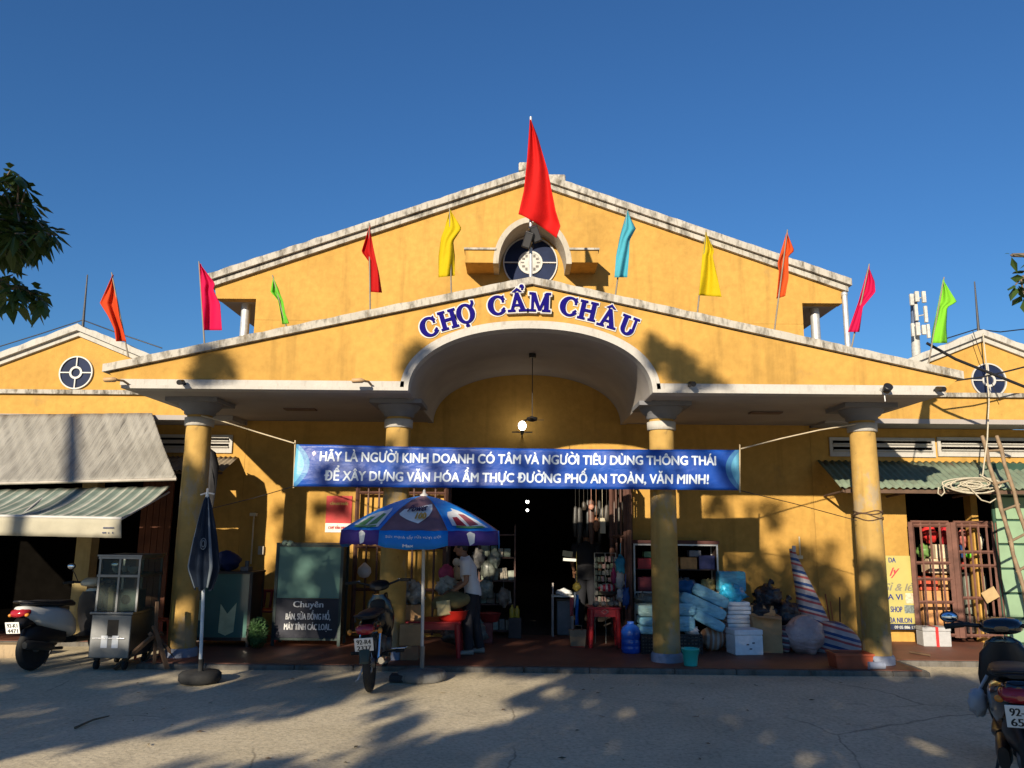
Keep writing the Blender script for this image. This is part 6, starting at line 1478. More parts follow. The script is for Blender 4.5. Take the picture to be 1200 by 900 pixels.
a,b,q0,q1=pb(755,768,646.5,653.4,yk+.06); tag(MB().b6(a,b,yk+.08,yk+.25,q0,q1).build('shelf_box',M('cb_green',(.08,.17,.09),.5),None,world=True,bevel=.006),'small green box on top of the red box in the cabinet','box')
a,b,q0,q1=pb(808,822,645,652.5,yk+.06); tag(MB().b6(a,b,yk+.08,yk+.25,q0,q1).build('shelf_box',M('cb_grey',(.14,.14,.16),.5),None,world=True,bevel=.006),'small grey box lying on top of the orange box in the cabinet','box')
p=at(831,688,yk+.1); clump('dried_flowers','pale yellow dried flowers on the lower cabinet shelf',(p.x,yk+.15,p.z+.02),(.10,.08,.10),M('dried_yellow',(.36,.30,.12),.6,.5,25),14,14,'flowers')
p=at(803,686,yk+.1); clump('plastic_bag','grey plastic bags on the lower cabinet shelf right of the column',(p.x,yk+.15,z0+.10),(.16,.09,.09),M('bag_grey',(.16,.16,.17),.4,.4),7,15)
p=at(757,701,11.7); clump('plastic_bag','dull grey green bags on top of the pale blue pack left of the column',(p.x,11.75,p.z-.02),(.16,.10,.07),M('bag_dull',(.12,.14,.13),.45,.5),7,16)
# water jug
yj=flr(740,766,PZ).y; p=at(740.5,760,yj); x0,x1=at(729,750,yj).x,at(752,750,yj).x; r=(x1-x0)/2; H=at(740,729,yj).z-PZ
jug=thing('water_jug','large dark blue plastic water jug standing left of the right inner column','water jug',((x0+x1)/2,yj+.1,PZ))
k=H/.50
MB().lathe([(r*.9,0),(r,.015),(r,.10*k),(r*.965,.115*k),(r,.13*k),(r,.20*k),(r*.94,.22*k),(r,.24*k),(r,.34*k),(r*.82,.41*k),(r*.45,.45*k),(r*.32,.46*k),(r*.30,.485*k)],(0,0,0),32).build('jug_body',M('jug_blue',(.012,.08,.42),.15,.2,4,.03,coat=.3),jug)
MB().lathe([(r*.36,.465*k),(r*.36,H-.002),(0,H)],(0,0,0),20).build('cap',M('jug_cap',(.03,.10,.42),.4),jug)
# crates
def crate(label,u0,u1,v0,v1,y,d,mat):
    x0,x1,z0,z1=pb(u0,u1,v0,v1,y); z0=PZ
    t=thing('plastic_crate',label,'crate',((x0+x1)/2,y+d/2,z0))
    o=MB(); n=6
    for i in range(n):
        z=z0+.015+(z1-z0-.03)*i/(n-1)
        for yy in(y,y+d): o.b6(x0,x1,yy-.008,yy+.008,z-.012,z+.012)
        for xx in(x0,x1): o.b6(xx-.008,xx+.008,y+.0085,y+d-.0085,z-.012,z+.012)
    for i in range(7):
        xx=x0+(x1-x0)*i/6; o.b6(xx-.008,xx+.008,y-.010,y-.0085,z0,z1); o.b6(xx-.008,xx+.008,y+d+.0085,y+d+.010,z0,z1)
    o.b6(x0+.01,x1-.01,y+.01,y+d-.01,z0+.004,z0+.016)
    part(o,'crate_body',mat,t)
    part(MB().b6(x0+.02,x1-.02,y+.02,y+d-.02,z0+.02,z1-.04),'contents',M('crate_stuff',(.20,.19,.18),.7,.6,14),t)
CRT=M('crate_black',(.018,.018,.02),.5)
yb1=flr(758,766,PZ).y
crate('black plastic crate left of the right inner column under the pale blue pack',752,773,744,766,yb1,.34,CRT); crate('black plastic crate right of the right inner column under the pale blue packs',796,823,743,764,yb1+.05,.34,CRT)
# pale blue packs
PB_=wrap('pale_blue_pack',(.25,.56,.70))
def pack(label,u0,u1,v0,v1,y,d,ry=0,mat=PB_,puff=.05):
    a,b,q0,q1=pb(u0,u1,v0,v1,y); w,h=b-a,q1-q0
    o=MB(); n=14
    c=Vector(((a+b)/2,y+d/2,(q0+q1)/2)); Rm=rot('Y',ry)
    def sq(t,e=5):
        c_,s_=math.cos(t),math.sin(t); return math.copysign(abs(c_)**(2/e),c_),math.copysign(abs(s_)**(2/e),s_)
    rings=[]
    for f,kk in((-.5,.05),(-.498,.80),(-.47,.95),(-.3,1),(0,1.02),(.3,1),(.47,.95),(.498,.80),(.5,.05)):
        ring=[]
        for j in range(28):
            px,pz=sq(2*math.pi*j/28); q=Vector((w/2*px*(kk*.05+.95 if abs(f)<.49 else kk),f*d,h/2*pz*kk*(1+puff*noise.noise(Vector((px*2+f*3,pz*2,q0))))))
            ring.append(c+Rm@Vector((q.x,q.y,q.z)))
        rings.append(ring)
    o.loft(rings); 
    return tag(o.build('foam_pack',mat,None,world=True),label,'pack','pale blue wrapped packs by the right inner column')
PBG_=wrap('pale_green_pack',(.42,.66,.62))
pack('pale green wrapped pack, upper of three left of the right inner column',748,775,709,723,yb1+.02,.36,0,PBG_); pack('pale blue wrapped pack, middle of three left of the right inner column',750,775,723,734,yb1+.03,.36); pack('pale blue wrapped pack, lowest of three left of the right inner column',750,775,734,744,yb1+.03,.36)
pack('pale blue wrapped pack lying level on the right crate, lower of two',795,815,722,741,yb1+.06,.36); pack('pale blue wrapped pack lying level on the right crate, upper of two',795,816,707,722,yb1+.07,.36)
pack('tilted pale blue pack, lowest of three sloping packs right of the column',812,851,721,735,yb1+.10,.36,27); pack('tilted pale blue pack, middle of three sloping packs right of the column',797,853,703,718,yb1+.14,.36,24); pack('tilted pale blue pack, topmost of three sloping packs right of the column',811,856,691,706,yb1+.17,.36,26)
p=at(806,689,yb1+.2); tag(MB().ell((p.x,yb1+.3,p.z),(.12,.11,.10),16,10,jit=.5,seed=6).build('plastic_bag',cloth('deep_blue_bag',(.015,.10,.26),.1,.35,.3),None,world=True),'deep blue plastic bag behind the topmost tilted pale blue pack','bag')
p=at(800,741,yb1); tag(MB().ell((at(813,741,yb1).x,yb1+.2,at(813,741,yb1).z),(.10,.16,.06),16,8,jit=.5,seed=7).build('plastic_bag',M('bag_white2',(.5,.5,.5),.4),None,world=True),'flat white bag on the right black crate','bag')
# turquoise bucket, by the kerb
yb2=flr(811,782,PZ).y+.02; x0,x1=at(801,765,yb2).x,at(821,765,yb2).x; H=at(811,761,yb2).z-PZ; r=(x1-x0)/2
bk=thing('bucket','small turquoise plastic bucket at the foot of the right inner column','bucket',((x0+x1)/2,yb2+.1,PZ))
MB().lathe([(0,.006),(r*.76,.002),(r*.78,.01),(r*.97,H*.9),(r*1.05,H*.92),(r*1.06,H),(r*.98,H),(r*.92,H*.9),(r*.74,.02),(0,.016)],(0,0,0),28).build('bucket_body',M('turquoise_plastic',(.04,.48,.40),.4,.1,5),bk)
MB().tube([Vector((r*1.02*math.cos(a),-r*1.02*math.sin(a)*.6-.0,H*.9-.09*math.sin(a))) for a in [math.pi*i/14 for i in range(15)]],.005,5).build('handle',M('turquoise_dark',(.015,.18,.16),.4),bk)
# striped ball bag, white stack, blue bag
yq=flr(838,765,PZ).y+.05; p=at(838.5,750,yq); x0,x1=at(822,750,yq).x,at(852,750,yq).x; H=at(838,735,yq).z-PZ
tag(MB().ell((p.x,yq+.15,PZ+H/2),((x1-x0)/2,.16,H/2),24,14,jit=.12).build('striped_bag',stripes('ball_stripes',[(0,(.42,.24,.15)),(.3,(.50,.45,.40)),(.55,(.40,.20,.12)),(.8,(.50,.46,.42))],0,7.4,.5,0,.25),None,world=True),'round brown and white striped bundle on the porch right of the column','bundle')
ys_=11.55; x0,x1,z0,z1=pb(852,882,705,765,ys_); o=MB(); rr=random.Random(4); n=11
for i in range(n):
    a=PZ+(z1-PZ)*i/n; b=PZ+(z1-PZ)*(i+1)/n; dx=rr.uniform(-.012,.012)
    o.b6(x0+dx,x1+dx,ys_+rr.uniform(-.01,.01),ys_+.36,a,b-.004)
tag(o.build('white_stack',M('stack_white',(.80,.79,.80),.6,.12,5,.2),None,world=True,bevel=.016),'tall stack of white folded sheets beside the tilted packs','stack')
p=at(861,695,ys_+.1); clump('plastic_bag','crumpled bright blue plastic bag on top of the white stack',(p.x-.02,ys_+.15,p.z-.01),(.17,.15,.12),wrap('bright_blue_bag',(.03,.46,.80),.15),10,17,jit=.8)
x0,x1,z0,z1=pb(845,878,670,693,ys_+.2); tag(MB().b6(x0,x1,ys_+.32,ys_+.55,z0-.02,z1).build('foam_pack',wrap('blue_block',(.05,.38,.60)),None,world=True,bevel=.03),'square blue wrapped block behind the bright blue plastic bag','pack')
# black bags
ybk=11.8
for c,r,sd,lab in(((900,700),(.19,.16,.17),3,'black rubbish bag, upper of the heap behind the cardboard box'),((893,718),(.24,.17,.15),5,'black rubbish bag, lower left of the heap behind the cardboard box'),((921,722),(.19,.17,.20),9,'black rubbish bag, lower right of the heap behind the cardboard box')):
    p=at(*c,ybk); o=MB().ell((p.x,ybk,p.z),r,22,14,jit=.55,seed=sd)
    o.tube([(p.x+.03,ybk,p.z+r[2]*.8),(p.x+.02,ybk-.02,p.z+r[2]*1.15),(p.x+.06,ybk,p.z+r[2]*1.3)],[.04,.02,.05],8)
    tag(o.build('rubbish_bag',wrap('bag_black',(.010,.010,.018),.25),None,world=True),lab,'bag','black rubbish bags heaped on the porch')
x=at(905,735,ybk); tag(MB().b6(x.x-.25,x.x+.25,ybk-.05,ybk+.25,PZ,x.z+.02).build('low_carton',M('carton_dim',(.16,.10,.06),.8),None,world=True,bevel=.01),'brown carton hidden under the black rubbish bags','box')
# white foam box and open cardboard box
def foam(label,u0,u1,v0,v1,y,d,rz,marks=True,band=None,alb=.80):
    x0,x1,z0,z1=pb(u0,u1,v0,v1,y); w=x1-x0; h=z1-PZ; t=thing('foam_box',label,'foam box',((x0+x1)/2,y+d/2,PZ),R_(rz)); FM=M('foam_white%d'%int(alb*100),(alb,alb,alb*1.02),.75,.08,20,.2,60)
    MB().b6(-w/2,w/2,-d/2,d/2,0,h*.78).build('box_body',FM,t,bevel=.012); MB().b6(-w/2-.004,w/2+.004,-d/2-.004,d/2+.004,h*.785,h).build('lid',FM,t,bevel=.012)
    if marks:
        for a,b in((-.02,.42),(.06,.48),(.02,.25)): MB().box((a,-d/2-.002,h*b),(.035,.004,.016)).build('printed_mark',M('ink_dark',(.05,.05,.08),.6),t)
    if band: MB().b6(-.02,.02,-d/2-.008,d/2+.008,-.0,h+.004).build('red_tape',M('tape_red',(.50,.03,.03),.4),t)
    return t
foam('white foam box with small dark marks in front of the white stack',858,894,738,768,flr(876,768,PZ).y,.3,9)
yx=flr(902,765,PZ).y; carton('open brown cardboard box beside the white foam box',884,919,722,765,yx,.36,-6,None,True,PZ)
# striped tarpaulin sacks
STR=stripes('tarp_stripes',[(0,(.46,.44,.46)),(.22,(.42,.09,.10)),(.42,(.50,.47,.48)),(.6,(.03,.08,.24)),(.85,(.48,.46,.48))],2,6.2,.6,1.6,.18)
ysx=12.0
def strp(label,secs,y,dd,mat,nm='striped_sack'):
    rings=[]
    for i,(ua,ub,v) in enumerate(secs):
        a,b=at(ua,v,y),at(ub,v,y); c=(a+b)/2; hw=(b.x-a.x)/2
        rings.append([c+Vector((hw*math.cos(q)*(1+.07*math.sin(3*q+i)),min(dd,hw*1.1)*math.sin(q)*(1+.08*math.sin(2*q+i*2)),0)) for q in [2*math.pi*j/24 for j in range(24)]])
    return tag(MB().loft(rings).build(nm,mat,None,world=True,sub=1),label,'sack')
strp('tall red white and blue striped sack leaning against the wall',[(925,931,643),(926,934,652),(928,942,668),(932,953,690),(935,965,715),(936,975,735),(938,982,752),(940,985,764)],ysx,.28,STR)
strp('low red white and blue striped sack lying beside the pinkish sack',[(962,985,729),(955,998,737),(948,1006,748),(946,1008,757),(950,1007,766)],11.6,.26,STR)
p=at(929,643,ysx); tag(MB().box((p.x,ysx-.05,p.z),(.05,.03,.09)).build('wall_switch',WPAINT,None,world=True,bevel=.006),'small white tag at the tip of the tall striped sack','tag')
yp=flr(950,768,PZ).y; p=at(949,748,yp); x0,x1=at(926,748,yp).x,at(974,748,yp).x; H=at(949,724,yp).z-PZ
tag(MB().ell((p.x,yp+.2,PZ+H*.48),((x1-x0)/2,.2,H*.52),26,16,jit=.22,seed=2).build('sack',wrap('pinkish_sack',(.52,.38,.37),.4),None,world=True),'bulging pinkish translucent sack on the porch floor','sack')
x0=at(922,745,yp).x; tag(MB().ell((x0+.06,yp+.25,PZ+.17),(.10,.14,.17),16,10,jit=.3).build('sack',stripes('mini_stripes',[(0,(.10,.10,.12)),(.4,(.42,.40,.40)),(.7,(.20,.05,.07))],2,12,.6,1.2,.3),None,world=True),'small dark striped sack squeezed left of the pinkish sack','sack')
# twigs, broom sticks, orange tray
for i,(a,b,r,lab) in enumerate((((967,696),(977,752),.008,'thin red stick leaning on the wall above the striped sacks'),((973,705),(979,750),.007,'thin orange stick leaning on the wall beside the red stick'),((984,700),(985,752),.011,'dark upright stick leaning on the wall behind the low striped sack'))):
    c=[(.25,.05,.03),(.42,.12,.05),(.06,.03,.02)][i]; tag(MB().tube([at(*a,12.45),at(*b,12.1)],r,6).build('stick',M('stick%d'%i,c,.7),None,world=True),lab,'stick')
yo=max(flr(1002,786,PZ).y+.02,PY0+.08); x0,x1,z0,z1=pb(979,1025,766,786,yo)
tr=thing('plastic_tray','orange red plastic tray box at the kerb beside the right outer column','tray',((x0+x1)/2,yo+.16,PZ))
OR2=M('orange_tray',(.36,.075,.03),.5,.15,6,.1); w=(x1-x0)/2; H=z1-PZ; d=.3
MB().loft([[Vector((sx*w*k,d/2+sy*d/2*k-.16,z)) for sx,sy in((-1,-1),(1,-1),(1,1),(-1,1))] for k,z in((.90,0),(1.0,H),(.94,H),(.86,.02))],smooth=False).build('tray_body',OR2,tr)
MB().b6(-w*1.03,w*1.03,-.175,-.155,H-.025,H).b6(-w*1.03,w*1.03,.145,.165,H-.025,H).b6(-w*1.03,-w*.985,-.154,.144,H-.025,H).b6(w*.985,w*1.03,-.154,.144,H-.025,H).build('rim',OR2,tr)
# pipe at the right outer column
a,b=flr(1029,781,.14),flr(1056,783,.14); tag(MB().tube([(a.x,PY0+.08,PZ+.045),(b.x-.02,PY0+.11,PZ+.045)],.045,14).build('pipe',GREYBLUE,None,world=True),'short grey blue pipe at the foot of the right outer column','pipe')

# ================================================================ RIGHT STALL: SIGN, FOAM BOX, GOODS
ysn=12.45; x0,x1,z0,z1=pb(1028,1076,651,738,ysn); zs=at(1060,731,ysn).z
sn=thing('shop_sign','yellow shop sign with dark blue and red lettering behind the right outer column','sign',((x0+x1)/2,ysn,z0))
part(MB().b6(x0,x1,ysn-.015,ysn+.01,zs+.001,z1),'sign_panel',M('sign_yellow',(.42,.37,.12),.5,.08,3,.03),sn); part(MB().b6(x0,x1,ysn-.015,ysn+.01,z0,zs),'sign_strip',M('strip_navy',(.02,.03,.07),.5),sn)
INK=M('ink_blue',(.02,.03,.16),.5); INR=M('ink_red',(.50,.05,.06),.5)
def sntext(s_,u,v,hpx,wpx,mat,bold=.02,shear=0,rzz=0):
    p=at(u,v,ysn); kx=abs(at(u+wpx,v,ysn).x-p.x); kz=at(u,v-hpx,ysn).z-p.z; V,Fs=text_mesh(s_,1,shear=shear); lo=min(q[0] for q in V); hi=max(q[0] for q in V)
    o=MB()
    for i,dx in enumerate((-.035,-.015,.015,.035)): o.add([Vector((p.x+(q[0]-lo)/(hi-lo)*kx+dx*kz,ysn-.0165-.0004*i,p.z+q[1]*kz/.73+(q[0]-lo)/(hi-lo)*kx*rzz)) for q in V],Fs)
    part(o,'sign_lettering',mat,sn)
sntext('DA',1041,659,6,8,INK); sntext('ly',1042,675,9,12,INR,shear=.4,rzz=.3); sntext('Sỉ & lẻ',1036,692,9,34,M('ink_grey',(.20,.18,.13),.5),shear=.35); sntext('BÌA VI',1033,702.5,7,24,INK); sntext('HỘP SHOP',1031,717,7,26,INK); sntext('ĐỒ ĐA NILON',1031,729.5,6.5,37,INK); sntext('09 05 886 178',1048,736.5,3.6,26,M('strip_text',(.5,.5,.45),.5))
part(MB().b6(at(1060,695,ysn).x,at(1074,695,ysn).x,ysn-.0175,ysn-.0155,at(1060,707,ysn).z,at(1060,695,ysn).z),'printed_picture',M('print_tan',(.55,.42,.30),.5,.4,30),sn); part(MB().b6(at(1059,709,ysn).x,at(1075,709,ysn).x,ysn-.0175,ysn-.0155,at(1060,718.5,ysn).z,at(1060,709,ysn).z),'printed_picture',M('print_dark',(.16,.19,.18),.5,.6,40),sn)
foam('white foam box with a vertical red tape before the barred gate',1082,1116,735,758,flr(1098,758,PZ).y,.24,-3,False,True,.36)
a,b=flr(1066,764,PZ+.02),flr(1090,768,PZ+.02); tag(MB().tube([a,b],.016,6).build('stick',M('dark_wood',(.10,.06,.035),.8,.35,5,.3),None,world=True),'dark stick lying on the porch left of the foam box with red tape','stick')
# goods behind the barred gate
rr=random.Random(31)
def goods(label,u0,u1,v0,v1,y,c,kind='box',cat='box',nm=None):
    a,b,q0,q1=pb(u0,u1,v0,v1,y); m=M('gd%d_%d'%(u0,v0),c,.5,.25,8,.15)
    if kind=='box': o=MB().b6(a,b,y,y+.25,q0,q1); return tag(o.build(nm or 'stock_box',m,None,world=True,bevel=.01),label,cat)
    o=MB().ell(((a+b)/2,y+.1,(q0+q1)/2),((b-a)/2,.1,(q1-q0)/2),18,12,jit=(.5 if kind=='bag' else 0),seed=u0); return tag(o.build(nm or ('ball' if kind=='ball' else 'stock_bag'),m,None,world=True),label,cat)
yg2=12.72
goods('large orange brown carton low behind the left gate leaf',1080,1116,692,735,yg2,(.50,.25,.10)); goods('pale carton behind the left gate leaf above the orange cartons',1088,1117,655,672,yg2,(.55,.42,.28)); goods('red lettered carton behind the left gate leaf',1078,1100,676,692,yg2-.02,(.50,.08,.04)); goods('orange carton behind the left gate leaf beside the red one',1101,1117,674,691.5,yg2,(.55,.30,.12))
goods('cream tall carton behind the left gate leaf at shoulder height',1096,1112,638,655,yg2+.02,(.55,.45,.32))
goods('bright red bag hanging high behind the left gate leaf',1084,1102,616,636,yg2,(.55,.03,.03),'bag','bag'); goods('dark red bag high behind the gate at the middle post',1106,1116,618,640,yg2,(.40,.02,.03),'bag','bag'); goods('green and orange bag behind the left gate leaf',1078,1094,638,654,yg2-.05,(.14,.26,.07),'bag','bag')
goods('bright green ball behind the right gate leaf, upper left',1135.5,1144,645,655,yg2-.05,(.12,.60,.03),'ball','ball'); goods('bright green ball behind the right gate leaf, lower right',1144,1153,656,665,yg2-.05,(.10,.58,.05),'ball','ball'); goods('dark ball behind the right gate leaf above the green balls',1137,1144,639,646,yg2-.04,(.015,.012,.012),'ball','ball')
goods('red pot behind the right gate leaf left of the green ball',1129,1135,658,668,yg2,(.45,.06,.05),'ball','pot'); goods('blue bag behind the right gate leaf at the left',1127,1134,640,655,yg2,(.02,.06,.20),'bag','bag'); goods('pale bag behind the right gate leaf at the top',1146,1156,625,645,yg2,(.5,.46,.36),'bag','bag'); goods('rose bag behind the right gate leaf at the top left',1125,1139,622,640,yg2,(.42,.13,.11),'bag','bag')
goods('grey green stacked goods low behind the right gate leaf',1130,1160,672,720,yg2+.06,(.17,.19,.16)); goods('dark stacked goods at the foot of the right gate leaf',1128,1166,722,742,yg2,(.07,.06,.055))
a=at(1160,697,12.28); tag(MB().box((a.x,12.27,a.z),(.22,.012,.17),rot('Y',-28)).build('cardboard_sheet',M('card_pale',(.40,.28,.14),.8),None,world=True),'tilted piece of cardboard stuck in the right gate leaf','cardboard')
# twig and scraps on the yard
a,b=flr(88,853,.01),flr(128,839,.012); tag(MB().tube([a,a.lerp(b,.5)+Vector((0,0,.015)),b],[.012,.009,.005],6).build('twig',M('dry_twig',(.14,.10,.06),.9),None,world=True),'thin dry twig lying on the yard at the left','twig')
rr=random.Random(9)
for i in range(46):
    u,v=rr.uniform(150,1100),rr.uniform(795,895); p=flr(u,v,.0)
    a=rr.uniform(0,6.28); L=rr.uniform(.012,.035); tag(MB().add([p+Vector((L*math.cos(a),L*math.sin(a),.006)),p+Vector((-L*.4*math.sin(a),L*.4*math.cos(a),.012)),p+Vector((-L*math.cos(a),-L*math.sin(a),.007)),p+Vector((L*.4*math.sin(a),-L*.4*math.cos(a),.006))],[(0,1,2,3)]).build('fallen_leaf',M('dry_leaf%d'%(i%3),[(.16,.10,.05),(.22,.17,.09),(.09,.075,.04)][i%3],.8),None,world=True,thick=.002),'small dry leaf fallen on the concrete yard','leaf','dry leaves on the yard')
# ================================================================ TREES (two behind the viewer shade the yard, two reach into the frame)
def leaf_mat(name,c0,c1):
    m,n,l,b=nodes(name)
    c=ramp(n,l,nz(n,l,1.7,4),[(.3,c0),(.7,c1)]); l.new(c,b.inputs['Base Color']); b.inputs['Roughness'].default_value=.42; b.inputs['Specular IOR Level'].default_value=.35
    t=n.new('ShaderNodeBsdfTranslucent'); l.new(mixc(n,l,.5,c,(.10,.16,.02)),t.inputs[0]); x=n.new('ShaderNodeMixShader'); x.inputs[0].default_value=.22
    l.new(b.outputs[0],x.inputs[1]); l.new(t.outputs[0],x.inputs[2]); l.new(x.outputs[0],n['Material Output'].inputs[0]); return m
LEAF=leaf_mat('leaf_green',(.022,.048,.012),(.05,.095,.022))
BARK=M('tree_bark',(.13,.10,.075),.9,.35,9,.6,18)
tr_=random.Random(77)
def whorl(mb,c,n=9,L=.17,W=.055,droop=.5,spread=1.0):
    ax=Vector((tr_.gauss(0,1),tr_.gauss(0,1),tr_.gauss(0,.6)+.5)).normalized(); e1=ax.orthogonal().normalized(); e2=ax.cross(e1)
    a0=tr_.uniform(0,6.28)
    for i in range(n):
        a=a0+6.283*i/n+tr_.uniform(-.25,.25); d=(e1*math.cos(a)+e2*math.sin(a))*spread+ax*tr_.uniform(-.1,.5); d.normalize()
        l=L*tr_.uniform(.7,1.15); w=W*tr_.uniform(.8,1.15); s=d.cross(Vector((0,0,1)))
        if s.length<.1: s=d.orthogonal()
        s.normalize(); g=Vector((0,0,-1)); up=s.cross(d).normalized()
        p0=c+d*.015; p1=c+d*l*.5+g*l*droop*.15; p2=c+d*l*.95+g*l*droop*.5
        fold=up*(-w*.35)
        mb.add([p0,p1+s*w+fold,p2,p1-s*w+fold,p1.copy()],[(0,1,4),(1,2,4),(2,3,4),(3,0,4)],0,False)
def project(P):
    d=P-CAM; z=d.dot(_F); return 600+F_PX*d.dot(_R)/z, 450-F_PX*d.dot(_U)/z
def inside(P,u,v):
    r=False; n=len(P)
    for i in range(n):
        (a,b),(c,d)=P[i],P[i-1]
        if (b>v)!=(d>v) and u<(c-a)*(v-b)/(d-b)+a: r=not r
    return r
G_SH=[([(628,786),(1010,786),(1500,800),(1700,1100),(380,1100),(470,905),(497,872),(545,862),(590,846),(640,834),(600,818),(640,800)],1.0),
 ([(-300,830),(60,803),(180,801),(250,804),(330,797),(400,790),(430,800),(400,822),(330,838),(250,850),(100,872),(-300,900)],1.0),
 ([(-300,770),(200,770),(215,790),(100,797),(-300,806)],.8),
 ([(455,798),(477,798),(469,835),(502,857),(480,878),(460,848)],.9),
 ([(380,892),(480,870),(480,930),(60,940),(200,896)],.55),
 ([(240,752),(1010,752),(1010,786),(560,786),(480,800),(440,788),(240,784)],.93)]
G_HOLE=[(660,812,26,7),(700,824,34,6),(640,796,30,5),(735,836,26,5),(1075,868,26,12),(1120,884,18,9),(930,895,34,10),(640,846,20,5),(560,776,26,3),(430,774,24,3)]
W_SH=[([(745,613),(884,613),(892,650),(930,640),(962,646),(1000,690),(1006,765),(745,765)],1.0),
 ([(455,655),(745,613),(745,765),(455,765)],.93),([(355,632),(455,645),(455,765),(355,765)],.7),
 ([(-1200,708),(318,708),(320,655),(355,655),(355,765),(-1200,765)],1.0),([(330,615),(355,615),(355,655),(330,655)],.6)]
W_HOLE=[(905,655,9,6),(925,662,9,7),(560,700,12,6),(470,715,9,12),(640,735,20,4),(985,655,10,8)]
W_CIRC=[(375,594,9,.8),(398,596,15,.9),(372,616,7,.7),(840,592,12,.8),(872,600,10,.7),(905,600,13,.8),(940,660,22,.9),(970,640,10,.7)]
def want(X,Z):
    if Z<.0:
        d=-Z/.36; P=Vector((X-.39*d,YW-d,0))
        if P.y>PY0: P.z=PZ
        if P.y<2.2: return 1.0 if X>1.5 else .4
        u,v=project(P)
        for a,b,ra,rb in G_HOLE:
            if ((u-a)/ra)**2+((v-b)/rb)**2<1: return 0
        return max([p for Q,p in G_SH if inside(Q,u,v)],default=0)
    if 1.36<Z<1.9 and -1.9<X<3.45: return .22 if not 1.7<X<2.9 else .06
    if .55<Z<1.2 and -1.1<X<.95: return .05
    u,v=project(Vector((X,YW,Z)))
    for a,b,ra,rb in W_HOLE:
        if ((u-a)/ra)**2+((v-b)/rb)**2<1: return 0
    for a,b,r,p in W_CIRC:
        if (u-a)**2+(v-b)**2<r*r: return p
    return max([p for Q,p in W_SH if inside(Q,u,v)],default=0)
clumps=[]
for i in range(17000):
    X=tr_.uniform(-11,7.5); Z=tr_.uniform(-3.2,2.3)
    q=want(X,Z)
    if tr_.random()<q*(1 if (X>-.5 and Z<.2) or X<-3.2 else .6):
        Y=tr_.uniform(-9,-2.6); k=YW-Y
        clumps.append(Vector((X-.39*k,Y,Z+.36*k)))
for u,v,r,n,yy in((243,432,13,12,YF),(262,425,9,8,YF),(246,415,8,5,YF),(228,440,6,3,YF),(492,412,9,6,YF),(478,425,6,3,YF),(776,415,15,14,YF),(797,428,14,12,YF),(765,405,8,5,YF),(836,441,8,5,YF),(815,445,6,3,YF),
                  (226,560,12,14,YC),(228,600,10,9,YC),(215,530,8,4,YC),(775,540,9,5,YC),(780,600,12,12,YC),(783,650,12,9,YC),(463,530,7,3,YC),(460,640,10,8,YC),(456,720,10,6,YC),(1030,700,13,16,YC),(1031,735,13,16,YC),(1026,670,9,5,YC),):
    for j in range(n):
        p=at(u+tr_.uniform(-r,r),v+tr_.uniform(-r,r),yy); Y=tr_.uniform(-6,-3); k=yy-Y; clumps.append(Vector((p.x-.39*k,Y,p.z+.36*k)))
for j in range(30):                                            # foliage that shades the bough at the upper left
    p=at(tr_.uniform(-60,80),tr_.uniform(180,380),4.4); Y=tr_.uniform(-4.5,-1.5); k=p.y-Y; clumps.append(Vector((p.x-.39*k,Y,p.z+.36*k)))
TB=[('tall leafy tree behind the viewer whose crown shades the left of the yard',Vector((-8.4,-4.6,0)),'l'),('tall leafy tree behind the viewer whose crown shades the right of the yard',Vector((-1.2,-6.4,0)),'r')]
def limb(mb,a,b,r0,r1,wob=.12):
    P=[];n=7
    for i in range(n+1):
        f=i/n; P.append(a.lerp(b,f)+Vector((wob*math.sin(f*5+a.x),wob*math.cos(f*4+b.y),.25*math.sin(math.pi*f)))*(1 if 0<i<n else 0))
    mb.tube(P,[r0+(r1-r0)*i/n for i in range(n+1)],7)
for lab,b,side in TB:
    mine=[c for c in clumps if (c.x<-4.6)==(side=='l')]
    t=thing('tree',lab,'tree',b); tk=MB(); top=b+Vector((.25,.15,4.3))
    tk.tube([b,b+Vector((.05,0,1.2)),b+Vector((-.05,.1,2.8)),top],[.30,.22,.19,.16],14)
    cells={}
    for c in mine: cells.setdefault((round(c.x/1.3),round(c.y/1.6),round(c.z/1.5)),[]).append(c)
    for ks in cells.values():
        if len(ks)>=7:
            m=sum(ks,Vector())/len(ks); a=top+Vector((0,0,-.3*tr_.random()))
            ok=0
            for f in(.15,.3,.45,.6,.75,.9,1):
                p=a.lerp(m,f); k=YW-p.y; ok+=want(p.x+.39*k,p.z-.36*k)>.5
            if ok>=6: limb(tk,a,m,.045,.012)
    part(tk,'trunk',BARK,t)
    cr=MB()
    for c in mine: whorl(cr,c,9,.19,.062)
    part(cr,'crown',LEAF,t)
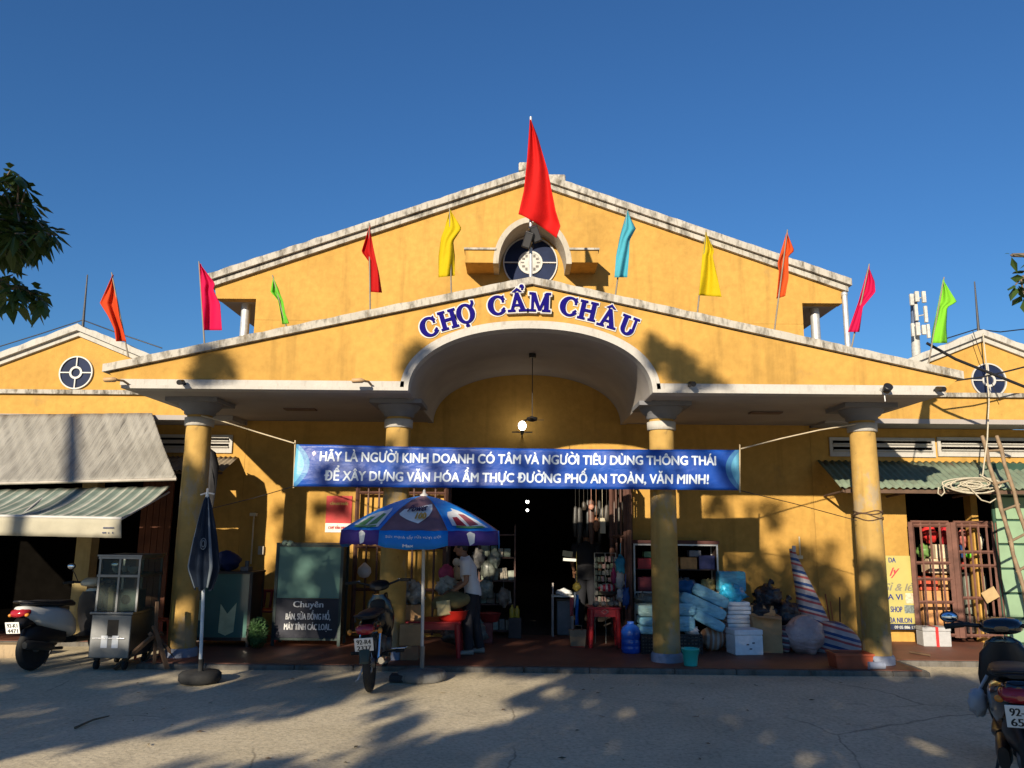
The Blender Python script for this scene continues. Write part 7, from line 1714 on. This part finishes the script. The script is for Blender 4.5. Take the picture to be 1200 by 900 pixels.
# boughs that hang into the frame at the upper left and the right
def bough_tree(label,base,top,twigs,seed):
    t=thing('tree',label,'tree',base); tk=MB(); tk.tube([base,base+Vector((.04,0,1.3)),top],[.16,.12,.09],12); cr=MB()
    for path,leaves in twigs:
        P=[top]+path; tk.tube(P,[.05]+[.022-.016*i/len(path) for i in range(len(path))],7)
        for c,n,L,W,dr in leaves:
            tk.tube([min(path,key=lambda q:(q-c).length),c],[.007,.004],5); whorl(cr,c,n,L,W,dr,.9)
    part(tk,'trunk',BARK,t); part(cr,'crown',LEAF,t)
YL=4.3
def lv(u,v,n=9,L=.13,W=.030,dr=1.1,dy=0): return (at(u,v,YL+dy),n,L,W,dr)
L1=[lv(tr_.uniform(-70,22),tr_.uniform(205,300),dy=tr_.uniform(-.3,.3)) for _ in range(26)]+[lv(tr_.uniform(10,50),tr_.uniform(235,290),dy=tr_.uniform(-.2,.2)) for _ in range(14)]
L1+=[lv(*q,dy=tr_.uniform(-.2,.2)) for q in((22,205),(12,200),(30,222),(38,240),(42,258),(52,268),(60,272),(66,276,5,.07,.02),(46,280),(30,285),(15,290),(3,295),(24,262),(18,240),(5,225),(-5,270))]
L2=[lv(*q,dy=tr_.uniform(-.15,.15)) for q in((2,330),(18,335),(30,340),(40,348),(50,352),(24,352),(10,350),(-12,340),(44,342),(15,322,5))]
bough_tree('leafy tree outside the left edge whose bough hangs into the top left of the sky',Vector((-5.6,3.2,0)),Vector((-5.4,3.4,3.6)),[([at(-60,262,YL),at(-20,255,YL),at(20,258,YL),at(58,274,YL)],L1),([at(-50,335,YL),at(-10,333,YL),at(20,338,YL),at(44,346,YL)],L2)],1)
YR=4.6
def rv(u,v,n=5,L=.12,W=.034,dr=.9): return (at(u,v,YR),n,L,W,dr)
bough_tree('leafy tree outside the right edge with one small spray of leaves in the sky',Vector((5.9,3.4,0)),Vector((5.7,3.6,3.3)),[([at(1240,322,YR),at(1215,320,YR),at(1196,326,YR)],[rv(1190,334,6),rv(1205,318,5),rv(1200,345,5),rv(1215,330,6)]),([at(1245,296,YR),at(1215,299,YR),at(1186,299,YR)],[rv(1184,299,3,.09,.02),rv(1212,303,6)])],2)
